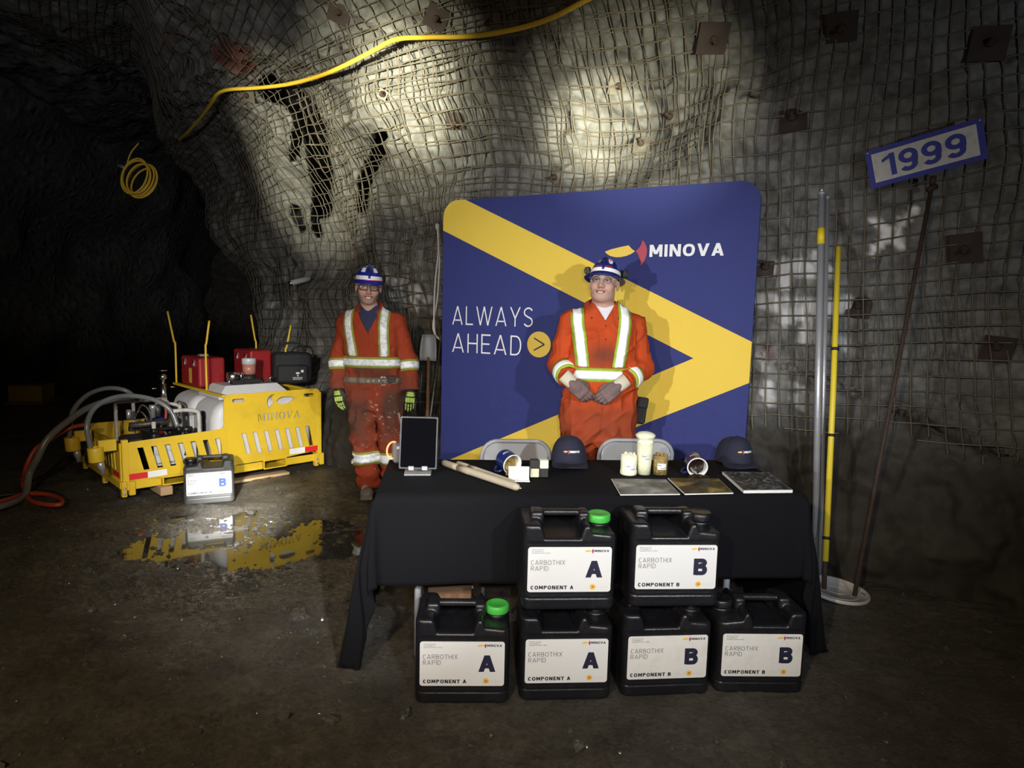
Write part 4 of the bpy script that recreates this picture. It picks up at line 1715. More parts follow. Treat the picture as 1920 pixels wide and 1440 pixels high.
def mug(label, px, yaw, resin, loc=None):
    c = on_table(*px)
    r0 = .047
    o = root('enamel_mug', label, 'mug', (c[0], c[1], TZ), yaw, 'tipped enamel mugs')
    # axis along -Y (mouth forward), lying on its side
    R = rotm(PI / 2 + .16)
    body = MB()
    prof = [(0.0, -.045), (.040, -.045), (.045, -.041), (r0, -.034), (r0, .038), (r0 + .0015, .043), (r0 - .002, .0445)]
    body.lathe(prof, 40, (0, 0, r0 + .004), R, cap=False)
    body.build('body', M['enamel_navy'], o)
    inn = MB()
    inn.lathe([(r0 - .001, .0448), (r0 - .004, .043), (r0 - .005, .03), (r0 - .006, -.04)], 40, (0, 0, r0 + .004), R, cap=False)
    me = inn.mesh()
    link('inside', me, M['enamel_white'], o)
    rim = MB()
    rim.tube([tuple(R @ np.array((r0 * math.cos(a), r0 * math.sin(a), .045)) + (0, 0, r0 + .004)) for a in np.linspace(0, 2 * PI, 41)[:-1]], .0028, 8, closed=True)
    rim.build('rim', M['enamel_white'], o)
    h = MB()
    ha = -2.5
    hp = []
    for a in np.linspace(-1.25, 1.25, 13):
        rr = r0 - .004 + .034 * math.cos(a)
        hp.append(tuple(R @ np.array((rr * math.cos(ha), rr * math.sin(ha), .028 * math.sin(a) - .002)) + (0, 0, r0 + .004)))
    h.tube(hp, .0055, 8)
    h.build('handle', M['enamel_navy'], o)
    # printed name along the side facing up
    wv, wf = lettering('MINOVA', -.022, -.006, .044, .009, .2)
    q = []
    for x, _, z in wv:
        a = PI / 2 + .18 - x / r0 * 1.0
        # around the axis, mirrored so that it reads from above
        q.append(R @ np.array(((r0 + .0008) * math.cos(a), (r0 + .0008) * math.sin(a), -.004 - z)) + (0, 0, r0 + .004))
    link('lettering', mk(q, wf, False), M['reflect_white'], o)
    fill = MB()
    pr = [(.0, -.018), (.03, -.016), (r0 - .007, -.010)]
    n = 28
    Pg = np.zeros((n, 9, 3))
    for i in range(n):
        a = 2 * PI * i / n
        for j in range(9):
            rr = (r0 - .0075) * (1 - j / 8)
            low = .5 - .5 * math.sin(a)                   # deeper fill on the lower side
            zz = -.03 + .060 * low * (1 - .2 * j / 8) + .004 * math.sin(7 * a + j)
            Pg[i, j] = R @ np.array((rr * math.cos(a), rr * math.sin(a), zz)) + (0, 0, r0 + .004)
    fill.grid(Pg, True)
    fill.build('hardened_resin', resin, o)
    sp = MB()
    n = 30
    rings = []
    for s, hh in ((1.0, .0), (.9, .006), (.6, .012), (.25, .016), (0.02, .017)):
        row = []
        for i in range(n):
            a = 2 * PI * i / n
            k = 1 + .22 * math.sin(3 * a + 1) + .12 * math.sin(7 * a)
            row.append((.046 * s * k * math.cos(a), -.072 + .036 * s * k * math.sin(a), hh + .0006))
        rings.append(row)
    sp.grid(np.array(rings).transpose(1, 0, 2), True)
    sp.build('spill', resin, o)
    return o


mug('navy enamel mug tipped on its side behind the white business cards', (952, 884), .52, M['olive_resin'])
mug('navy enamel mug tipped over with dark resin pouring out, beside the right cap', (1303, 889), -.06, M['dark_resin'])

# business cards in a card holder
c = on_table(973, 903)
o = root('business_cards', 'stack of white business cards propped in a clear holder', 'business cards', (c[0], c[1], TZ), t_rz - .05)
MB().box((0, .012, .003), (.049, .022, .003), bevel=.001).build('holder_base', M['enamel_white'], o)
MB().box((0, .024, .034), (.047, .006, .030), rotm(-.22), bevel=.001).build('cards', M['paper'], o)
cd_o = o.children
y0 = -.001
lab = link('card_face', plate([rrect(-.0465, .006, .0465, .063, .001)], .0006, .0088), M['paper'], o)
lab.rotation_euler = (-.22, 0, 0)
for k, (s, wd) in enumerate((('Mining solutions', .045), ('minova usa', .030), ('info line', .026))):
    text('fine_print', s, -.038, .050 - .007 * k, wd, .0035, M['ink_grey'] if k else M['ink_navy'], lab, .0082)
text('fine_print', 'MINOVA', .022, .012, .020, .004, M['ink_navy'], lab, .0082)

# four foam sample blocks
bx = on_table(1010, 895)
for dx, dz, mat, lb in ((-.021, 0, 'foam_cream', 'cream foam block, lower left of the four sample blocks'), (.022, 0, 'foam_black', 'black foam block, lower right under the cream block'),
                        (-.021, 1, 'foam_black', 'black foam block, upper left on top of a cream block'), (.023, 1, 'foam_cream', 'cream foam block, upper right on top of a black block')):
    s = .0205 - .0006 * dz
    ob = MB().box((0, 0, s), (s, s, s), bevel=.002).build('foam_block', M[mat])
    ob.location = (bx[0] + dx, bx[1] + .02 + dx * .1, TZ + dz * .0412)
    ob.rotation_euler = (0, 0, t_rz)
    tag(ob, lb, 'foam block', 'foam sample blocks on the table')


# baseball caps
def cap(label, px, yaw, sc=1.0):
    c = on_table(*px)
    o = root('baseball_cap', label, 'cap', (c[0], c[1], TZ), yaw, 'navy caps on the table')
    n, m = 48, 14
    P = np.zeros((n, m, 3))

    def crown(a, t):
        # front (a = -90 deg) is taller and steeper
        fr = max(0, -math.sin(a))
        rx, ry, h = .092, .104, .125 + .012 * fr
        e = math.cos(t * PI / 2) ** (.62 - .12 * fr)
        z = h * math.sin(t * PI / 2) ** (1.05)
        return np.array((rx * e * math.cos(a), ry * e * math.sin(a) + .012 * (z / h) * 0, z + .012))
    for i in range(n):
        for j in range(m):
            P[i, j] = crown(2 * PI * i / n, j / (m - 1) * .985)
    cr = MB()
    cr.grid(P, True)
    cr.build('crown', M['cap_navy'], o)
    MB().lathe([(.0, .135), (.006, .137), (.007, .133)], 12).build('top_button', M['cap_navy'], o, loc=(0, 0, .003))
    seam = MB()
    for k in range(6):
        a = 2 * PI * k / 6 + PI / 2
        seam.tube([crown(a, t) * 1.004 for t in np.linspace(0, .98, 12)], .0011, 5)
    seam.build('seams', M['cap_navy'], o)
    # visor
    V = []
    for j, f in enumerate(np.linspace(0, 1, 9)):
        row = []
        for a in np.linspace(-PI * .94, -PI * .06, 25):
            x = .092 * math.cos(a)
            y = .104 * math.sin(a)
            ext = .078 * max(0, math.sin(-a)) ** .55
            q = np.array((x * (1 + .03 * f), y - ext * f, .018 - .010 * f - .016 * f * (x / .092) ** 2 + .010 * (1 - (x / .092) ** 2) * f))
            row.append(q)
        V.append(row)
    V = np.array(V)
    vm = MB()
    vm.grid(V)
    vo = vm.build('visor', M['cap_navy'], o)
    s2 = vo.modifiers.new('thickness', 'SOLIDIFY')
    s2.thickness = .003
    # embroidered logo wrapped to the front panel
    hold = []
    for nm, mat, (vv, ff) in logo_pieces(-.046, .0, .092):
        q = []
        for x, _, z in vv:
            a = -PI / 2 + x / .095
            t0, t1 = 0, 1
            zt = .073 + z
            for _ in range(24):
                tm = (t0 + t1) / 2
                if crown(a, tm)[2] < zt:
                    t0 = tm
                else:
                    t1 = tm
            p = crown(a, t0)
            q.append(p + np.array((math.cos(a), math.sin(a), .3)) * .0022)
        link(nm, mk(q, ff, False), mat, o)
    return o


def logo_pieces(x0, z0, k):
    h = .115 * k
    leaf = [(0.0, .52), (.05, .68), (.12, .82), (.212, .97), (.225, .82), (.245, .65), (.270, .50), (.24, .32), (.20, .17), (.15, .08), (.10, .07), (.05, .18), (.02, .34)]
    lp = np.array([(x0 + x * k, 0, z0 + z * h) for x, z in leaf])
    pet = np.array([(x0 + x * k, 0, z0 + z * h) for x, z in [(.276, .52), (.330, 1.38), (.350, 1.18), (.366, .88), (.374, .52), (.370, .14), (.358, -.22), (.340, -.52), (.326, -.68), (.300, .20)]])
    v, f = lettering('MINOVA', x0 + .395 * k, z0, .605 * k, h, .22, 0, .14)
    fan = lambda p: [(0, i, i + 1) for i in range(1, len(p) - 1)]
    return [('logo_leaf', M['logo_yellow'], (lp, fan(lp)[::1])), ('logo_petal', M['logo_red'], (pet, fan(pet))), ('logo_lettering', M['reflect_white'], (v, f))]


cap('navy cap with embroidered logo, left cap beside the foam blocks', (1066, 868), .05)
cap('navy cap with embroidered logo, at the right end beside the tipped mug', (1375, 868), .28)


# foam samples in clear cups
def foam_top(o, name, mat, r, z0, amp, seed, n=30):
    g = MB()
    rng = random.Random(seed)
    for _ in range(n):
        a, q = rng.uniform(0, 2 * PI), r * math.sqrt(rng.random()) * .9
        s = rng.uniform(.5, 1.0) * amp
        R = rotm(rng.uniform(0, 3), rng.uniform(0, 3), rng.uniform(0, 3))
        g.add(ico_v * s * np.array((1, .8, .7)) @ R.T + (q * math.cos(a), q * math.sin(a), z0 + rng.uniform(-.2, .8) * amp), ico_f.tolist(), False)
    ob = g.build(name, mat, o)
    ob['kind'] = 'stuff'


def tag_card(o, r, z, w_, h_, lines, tilt=0):
    n = 8
    V = []
    for i in range(n + 1):
        a = -PI / 2 + (i / n - .5) * w_ / r
        V.append([(r * 1.01 * math.cos(a), r * 1.01 * math.sin(a), z - h_ / 2), (r * 1.01 * math.cos(a), r * 1.01 * math.sin(a), z + h_ / 2)])
    ob = MB().grid(np.array(V)).build('label', M['paper'], o)
    for s, x0, dz, wd in lines:
        v, f = text_mesh(s, x0, dz, wd, .0055, 0, .01)
        q = [((r * 1.02) * math.cos(-PI / 2 + x / r), (r * 1.02) * math.sin(-PI / 2 + x / r), z + zz) for x, _, zz in v]
        link('lettering', mk(q, f, False), M['ink_navy'], ob)


def loc_tab(px):
    c = on_table(*px)
    return (c[0], c[1], TZ)


o = root('foam_sample', 'short pale cream foam sample, leftmost of the three sample cups', 'foam sample', loc_tab((1178, 889)), .08, 'foam sample cups')
MB().lathe([(.0, .0), (.037, .0), (.040, .004), (.040, .020), (.038, .024), (.039, .06), (.039, .092), (.0, .093)], 32).build('foam', M['foam_cream'], o)
foam_top(o, 'crumbs', M['foam_cream'], .036, .094, .008, 5, 60)
tag_card(o, .0395, .040, .045, .032, (('Minova', -.018, .004, .018), ('CarboFill', -.002, -.010, .022)))

o = root('foam_sample', 'tall clear cup with cream foam swelling over its rim', 'foam sample', loc_tab((1207, 889)), -.02, 'foam sample cups')
MB().lathe([(.0, .002), (.030, .002), (.033, .05), (.0365, .10), (.040, .150), (.0, .150)], 36).build('foam', M['foam_cream'], o)
cu = MB()
cu.lathe([(.031, .0), (.0315, .003), (.0345, .05), (.038, .10), (.042, .148), (.0435, .150), (.0425, .152)], 36)
cu.build('cup', M['clear_cup'], o)
v, f = sdf_mesh(lambda p: smin(smin(ell(p, (0, 0, .190), (.046, .046, .020)), np.maximum(np.hypot(p[:, 0], p[:, 1]) - .034, np.abs(p[:, 2] - .165) - .022), .012),
                               np.hypot(np.hypot(p[:, 0], p[:, 1]) - .034, p[:, 2] - .158) - .006, .006) + .0008 * vnoise(p * 150, 431) + .0022 * vnoise(p * 60, 433) * sstep(.185, .165, p[:, 2]),
               ar(-.056, .056, .003), ar(-.056, .056, .003), ar(.138, .218, .003))
link('foam_head', mk(v, f), M['foam_cream'], o)
tag_card(o, .0365, .088, .043, .032, (('Minova', -.016, .004, .018), ('CarboFoam', -.004, -.010, .024)))

o = root('foam_sample', 'brown granular sample in a clear cup, rightmost of the three sample cups', 'foam sample', loc_tab((1237, 889)), .02, 'foam sample cups')
gm = material('brown granules', (.30, .20, .07), .45, vary=.75, vscale=55, bump=.8, bscale=90)
MB().lathe([(.0, .002), (.033, .002), (.035, .05), (.036, .092), (.0, .094)], 28, rfun=lambda a, z: 1 + .03 * math.sin(a * 11 + z * 300)).build('granules', gm, o)
cu = MB()
cu.lathe([(.0355, .0), (.0365, .05), (.038, .100), (.039, .102)], 32)
cu.build('cup', M['clear_cup'], o)
foam_top(o, 'coarse_granules', gm, .033, .094, .009, 9, 40)
tag_card(o, .0375, .045, .045, .030, (('Minova', -.018, .004, .018), ('CarboFill IP', -.008, -.010, .028)))


# brochures
def cover_material(name, kind):
    m = bpy.data.materials.new(name)
    m.use_nodes = True
    nt = m.node_tree
    N, L = nt.nodes, nt.links
    b = N['Principled BSDF']
    tc = N.new('ShaderNodeTexCoord')
    n = N.new('ShaderNodeTexNoise')
    n.inputs['Scale'].default_value = 9 if kind != 'dark' else 14
    n.inputs['Detail'].default_value = 6
    n.inputs['Distortion'].default_value = .6 if kind != 'dark' else 3.0
    L.new(tc.outputs['Object'], n.inputs['Vector'])
    r = N.new('ShaderNodeValToRGB')
    cols = {'grey': [(.3, (.06, .055, .05)), (.5, (.17, .165, .15)), (.68, (.42, .42, .41))],
            'olive': [(.35, (.012, .011, .010)), (.52, (.05, .04, .02)), (.66, (.32, .22, .06))],
            'dark': [(.42, (.012, .012, .013)), (.56, (.07, .07, .075)), (.72, (.36, .36, .37))]}[kind]
    r.color_ramp.elements[0].position, r.color_ramp.elements[0].color = cols[0][0], (*cols[0][1], 1)
    r.color_ramp.elements[1].position, r.color_ramp.elements[1].color = cols[2][0], (*cols[2][1], 1)
    e = r.color_ramp.elements.new(cols[1][0])
    e.color = (*cols[1][1], 1)
    L.new(n.outputs['Fac'], r.inputs[0])
    L.new(r.outputs[0], b.inputs['Base Color'])
    b.inputs['Roughness'].default_value = .5
    b.inputs['Specular IOR Level'].default_value = .3
    return m


def booklet(label, quad, thick, kind, z=TZ, name='brochure', lines=()):
    q = [on_table(*p) for p in quad]            # front left, front right, back right, back left
    c = sum(q) / 4
    ang = math.atan2(q[1][1] - q[0][1], q[1][0] - q[0][0])
    o = root(name, label, 'brochure', (c[0], c[1], z), ang, 'brochures on the table')
    R = rotm(0, 0, -ang)
    L = [(R @ (p - c))[:2] for p in q]
    pv = [(x, y, h) for h in (0, thick) for x, y in L]
    MB().add(pv, [(3, 2, 1, 0), (4, 5, 6, 7), (0, 1, 5, 4), (1, 2, 6, 5), (2, 3, 7, 6), (3, 0, 4, 7)], False).build('pages', M['paper'], o)
    s = [(x * .985, y * .985, thick + .0005) for x, y in L]
    n = 8
    A = np.array(s)
    u, v_ = np.meshgrid(np.linspace(0, 1, n), np.linspace(0, 1, n), indexing='ij')
    P = ((1 - u) * (1 - v_))[..., None] * A[0] + (u * (1 - v_))[..., None] * A[1] + (u * v_)[..., None] * A[2] + ((1 - u) * v_)[..., None] * A[3]
    cv_ = MB().grid(P).build('cover', cover_material('cover ' + kind, kind), o)
    for s_, fx_, fy_, wd, ht, mt in lines:
        v, f = text_mesh(s_, fx_, fy_, wd, ht, 0, .015)
        link('lettering', mk(np.stack([v[:, 0], v[:, 2], np.full(len(v), thick + .001)], 1), f, False), mt, cv_)
    return o


booklet('grey brochure with pale photo lying under the sample cups, left of three', ((1163, 929), (1275, 928), (1248, 900), (1146, 899)), .004, 'grey',
        lines=(('GROUND SUPPORT', -.02, -.03, .075, .006, M['paper']),))
booklet('dark olive brochure with yellow title, middle of three', ((1284, 928), (1375, 926), (1347, 899), (1252, 898)), .005, 'olive',
        lines=(('DUST CONTROL', -.085, .045, .085, .010, M['logo_yellow']), ('SYSTEM', -.08, .028, .06, .010, M['logo_yellow'])))
booklet('thick white edged book with dark cover at the right table end', ((1394, 925), (1486, 924), (1440, 890), (1354, 889)), .013, 'dark', name='book')
lab = None


# ------------------------------------------------------------------ grey folding chairs behind the table
def chair(label, pl, pr, Y, top):
    a, b = at(pl[0], pl[1], Y), at(pr[0], pr[1], Y)
    c = (a + b) / 2
    o = root('folding_chair', label, 'chair', (c[0], c[1], 0), .06, 'folding chairs behind the table')
    wd = (b[0] - a[0]) / 2 - .012
    # backrest facing away from the table end: a rounded panel inside a bent tube
    fr = MB()
    pts = [(-wd - .01, .15, .0), (-wd, .06, .42), (-wd, .0, .62), (-wd, -.02, top - .10)]
    arc = [(-wd + .09 - .09 * math.cos(t), -.025, top - .10 + .09 * math.sin(t)) for t in np.linspace(.15, PI / 2, 7)]
    left = [np.array(p) for p in pts + arc]
    right = [p * (-1, 1, 1) for p in left[::-1]]
    fr.tube(left + right, .0115, 10)
    fr.build('frame', M['chair_grey'], o)
    n, m_ = 24, 10
    P = np.zeros((n + 1, m_ + 1, 3))
    for i in range(n + 1):
        for j in range(m_ + 1):
            u, v_ = i / n * 2 - 1, j / m_
            z = top - .20 + .19 * v_
            xx = (wd - .012) * u
            r_ = .085
            ex = max(0, abs(xx) - (wd - .012 - r_)) / r_
            z = min(z, top - .01 - r_ * (1 - math.sqrt(max(0, 1 - ex * ex))))
            P[i, j] = (xx, -.025 + .022 * (1 - u * u), z)
    bk = MB().grid(P).build('backrest', M['chair_grey'], o)
    sm_ = bk.modifiers.new('thickness', 'SOLIDIFY')
    sm_.thickness = .009
    sm_.offset = 0
    v, f = sdf_mesh(lambda p: rbox(p, (0, -.23, .445), (wd - .03, .19, .016), .014), ar(-wd, wd, .012), ar(-.44, -.02, .012), ar(.42, .47, .006))
    link('seat', mk(v, f), M['chair_grey'], o)
    for s in (-1, 1):
        MB().tube([(s * (wd - .012), -.42, .0), (s * (wd - .014), -.25, .40), (s * (wd - .016), -.03, .60)], .0105, 10).build('leg', M['chair_grey'], o)
    MB().tube([(-wd + .014, -.39, .07), (wd - .014, -.39, .07)], .009, 8).build('crossbar', M['chair_grey'], o)
    MB().tube([(-wd, .135, .08), (wd, .135, .08)], .009, 8).build('crossbar', M['chair_grey'], o)


chair('grey folding chair behind the table, left one behind the mug and cards', (900, 840), (1035, 836), 3.66, .785)
chair('grey folding chair behind the table, right one behind the sample cups', (1118, 834), (1264, 836), 3.72, .795)

# under the table: low brown box with a pale carrying bail
xa, xb, zt = at(802, 1110, 2.86)[0], at(884, 1110, 2.86)[0], at(840, 1094, 2.86)[2]
o = root('cardboard_box', 'low brown box with pale wire bail on the floor under the table', 'box', ((xa + xb) / 2, 2.86, 0), .03)
bw = (xb - xa) / 2
MB().box((0, .14, zt / 2), (bw, .14, zt / 2), bevel=.004).build('body', M['brown_board'], o)
MB().box((0, -.003, zt - .085), (bw * .96, .003, .010)).build('tape_strip', M['wood'], o)
MB().tube(spline([(-bw - .03, .02, zt - .03), (-bw - .01, .02, zt + .004), (-bw * .3, .02, zt + .022), (bw * .4, .02, zt + .022), (bw * .9, .02, zt + .004), (bw + .004, .02, zt - .03)], 6), .005, 8).build('bail', M['rope_white'], o)

# ------------------------------------------------------------------ people
def table_interp(z, tab):
    k = [t[0] for t in tab]
    return np.interp(z, k, [t[1] for t in tab]), np.interp(z, k, [t[2] for t in tab])


def smooth_tab(tab):
    a = np.array(tab, float)
    z = np.linspace(a[0, 0], a[-1, 0], 60)
    o = [z]
    for c in (1, 2):
        y = np.interp(z, a[:, 0], a[:, c])
        for _ in range(3):
            y[1:-1] = (y[:-2] + 2 * y[1:-1] + y[2:]) / 4
        o.append(y)
    return np.stack(o, 1).tolist()


def torso_sdf(p, tab, cx, ex=2.5):
    z = p[:, 2]
    w_, d_ = table_interp(z, tab)
    x = p[:, 0] - cx(z)
    q = (np.abs(x / w_) ** ex + np.abs((p[:, 1]) / d_) ** ex) ** (1 / ex)
    s = (q - 1) * np.minimum(w_, d_) * .9
    return np.maximum(s, np.maximum(tab[0][0] - z, z - tab[-1][0]))


class Pose:
    pass


def head_frame(P):
    R = rotm(P.head_rot[0], P.head_rot[1], P.head_rot[2])
    return R, np.array(P.head)


def head_local(p, P):
    R, c = head_frame(P)
    return ((p - c) @ R) / P.hs


def head_sdf(q, P):
    """q in head space: origin between the ears at eye height, -y is forward"""
    f = ell(q, (0, .012, .045), (.076, .096, .088))
    f = smin(f, ell(q, (0, -.012, -.045), (.066 * P.jaw, .076, .070)), .035)
    f = smin(f, ell(q, (0, -.058, -.090), (.034 * P.jaw, .030, .026)), .03)
    if P.jowl:
        f = smin(f, ell(q, (0, -.012, -.075), (.056, .06, .034)), .035)
    for s in (-1, 1):
        f = smin(f, sph(q, (s * .040, -.060, -.030), .026), .022)
        f = smin(f, cone(q, (s * .012, -.090, .022), (s * .048, -.074, .024), .010, .008), .014)
        f = smax(f, -ell(q, (s * .0315, -.096, -.001), (.017, .016, .0105)), .012)
        e = ell(q, (s * .0815, .014, -.006), (.010, .019, .030))
        e = smax(e, -ell(q, (s * .092, .006, -.003), (.008, .011, .018)), .004)
        f = smin(f, e, .006)
        f = smin(f, sph(q, (s * .0125, -.099, -.041), .0085), .008)
    f = smin(f, cone(q, (0, -.088, .008), (0, -.112, -.036), .0090, .0115), .014)
    f = smin(f, ell(q, (0, -.083, -.0705), (.029, .012, .014)), .014)     # mouth mound
    f = smin(f, ell(q, (0, -.0885, -.062), (.022, .009, .0045)), .006)
    f = smin(f, ell(q, (0, -.0865, -.0815), (.019, .009, .0055)), .006)
    mz = q + np.stack([0 * q[:, 0], 0 * q[:, 0], -P.smile * 13 * q[:, 0] ** 2], 1)
    f = smax(f, -ell(mz, (0, -.104, -.0725), (.028, .016, .0066)), .003)
    return f * P.hs


def skin_colour(q, base, stubble, flush, sm=0):
    n = len(q)
    c = np.tile(np.array(base), (n, 1))
    x, y, z = q[:, 0], q[:, 1], q[:, 2]

    def blend(m, col):
        nonlocal c
        c = c * (1 - m[:, None]) + np.array(col) * m[:, None]
    fl = np.exp(-((np.abs(x) - .042) ** 2 + (z + .035) ** 2) / .0006) * (y < -.02) * .35 + np.exp(-(x ** 2 + (z + .035) ** 2) / .0003) * (y < -.09) * .4
    blend(np.clip(fl, 0, 1) * flush, (.52, .17, .12))
    beard = sstep(-.035, -.058, z) * sstep(.05, -.01, y) * sstep(-.16, -.125, z)
    beard = np.maximum(beard * (1 - np.exp(-((np.abs(x) - .045) ** 2 + (z + .035) ** 2) / .0006)), 0)
    blend(beard * stubble, (.20, .13, .10))
    z0_ = z
    z = z - sm * 13 * x * x
    lips = np.exp(-((x / .028) ** 4 + ((z + .0725) / .0125) ** 4)) * (y < -.06)
    blend(np.clip(lips, 0, 1) * .8, (.40, .13, .10))
    mouth = np.exp(-((x / .027) ** 6 + ((z + .0725) / .0060) ** 4)) * (y < -.06)
    blend(np.clip(mouth * 1.2, 0, 1), (.05, .015, .012))
    z = z0_
    brow = np.exp(-(((np.abs(x) - .032) / .021) ** 4 + ((z - .0225 + .25 * np.maximum(np.abs(x) - .035, 0)) / .0052) ** 4)) * (y < -.05)
    blend(np.clip(brow * 1.1, 0, 1) * .85, (.045, .028, .018))
    nos = np.exp(-(((np.abs(x) - .008) / .005) ** 2 + ((z + .051) / .004) ** 2)) * (y < -.095)
    blend(np.clip(nos, 0, 1) * .8, (.10, .03, .02))
    lid = np.exp(-(((np.abs(x) - .0315) / .0165) ** 4 + ((z - .0075) / .0032) ** 4)) * (y < -.05)
    blend(np.clip(lid, 0, 1) * .75, (.09, .05, .04))
    return np.clip(c, 0, 1)


def skin_material():
    m = bpy.data.materials.new('skin')
    m.use_nodes = True
    nt = m.node_tree
    b = nt.nodes['Principled BSDF']
    a = nt.nodes.new('ShaderNodeAttribute')
    a.attribute_name = 'tone'
    nt.links.new(a.outputs['Color'], b.inputs['Base Color'])
    b.inputs['Roughness'].default_value = .55
    b.inputs['Specular IOR Level'].default_value = .3
    return m


M['skin'] = skin_material()


def overall_material(name, col, dirt_col):
    m = bpy.data.materials.new(name)
    m.use_nodes = True
    nt = m.node_tree
    N, L = nt.nodes, nt.links
    b = N['Principled BSDF']
    tc = N.new('ShaderNodeTexCoord')
    n = N.new('ShaderNodeTexNoise')
    n.inputs['Scale'].default_value = 9
    n.inputs['Detail'].default_value = 6
    L.new(tc.outputs['Object'], n.inputs['Vector'])
    mx = N.new('ShaderNodeMix')
    mx.data_type = 'RGBA'
    mx.inputs[6].default_value = (*[c * .82 for c in col], 1)
    mx.inputs[7].default_value = (*[min(1, c * 1.15) for c in col], 1)
    L.new(n.outputs['Fac'], mx.inputs[0])
    out = mx.outputs[2]
    for nm, c2 in (('dirt', dirt_col), ('splash', (.55, .47, .42)), ('patch', (.030, .026, .022))):
        at_ = N.new('ShaderNodeAttribute')
        at_.attribute_name = nm
        m2 = N.new('ShaderNodeMix')
        m2.data_type = 'RGBA'
        L.new(at_.outputs['Fac'], m2.inputs[0])
        L.new(out, m2.inputs[6])
        m2.inputs[7].default_value = (*c2, 1)
        out = m2.outputs[2]
    L.new(out, b.inputs['Base Color'])
    b.inputs['Roughness'].default_value = .85
    b.inputs['Specular IOR Level'].default_value = .2
    n2 = N.new('ShaderNodeTexNoise')
    n2.inputs['Scale'].default_value = 26
    n2.inputs['Detail'].default_value = 5
    L.new(tc.outputs['Object'], n2.inputs['Vector'])
    bp = N.new('ShaderNodeBump')
    bp.inputs['Strength'].default_value = .3
    bp.inputs['Distance'].default_value = .01
    L.new(n2.outputs['Fac'], bp.inputs['Height'])
    L.new(bp.outputs[0], b.inputs['Normal'])
    return m


def limb_pts(P):
    return dict(la=[P.sh[0], P.el[0], P.wr[0]], ra=[P.sh[1], P.el[1], P.wr[1]], ll=[P.hip[0], P.kn[0], P.an[0]], rl=[P.hip[1], P.kn[1], P.an[1]])


def body_sdf(p, P):
    """the figure itself, under the clothes"""
    f = torso_sdf(p, [(z, w_ - .022, d_ - .022) for z, w_, d_ in P.torso], P.cx)
    for s in (0, 1):
        f = smin(f, cone(p, P.sh[s], P.el[s], .052, .042), .04)
        wv = np.array(P.wr[s]) - (np.array(P.wr[s]) - np.array(P.el[s])) * .14
        f = smin(f, cone(p, P.el[s], wv, .042, .027), .015)
        f = smin(f, cone(p, P.hip[s], P.kn[s], .085, .058), .04)
        f = smin(f, cone(p, P.kn[s], P.an[s], .055, .040), .02)
        ft = np.array(P.an[s]) + (0, -.13, -.03)
        f = smin(f, cone(p, P.an[s], ft, .034, .028), .01)
    R, c = head_frame(P)
    nb = c + R @ np.array((0, .018, -.075)) * P.hs
    f = smin(f, cone(p, (P.neck[0], P.neck[1], P.neck[2] - .05), nb, P.neck_r * 1.12, P.neck_r), .02)
    return smin(f, head_sdf(head_local(p, P), P), .016)


def arm_sdf(p, P, s):
    b = np.array(P.wr[s])
    d = b - np.array(P.el[s])
    d /= np.linalg.norm(d)
    a = smin(cone(p, P.sh[s], P.el[s], P.shr * .98, P.elr), cone(p, P.el[s], b, P.elr, P.cuff), .03)
    return smax(a, (p - b) @ d + P.slv, .006)


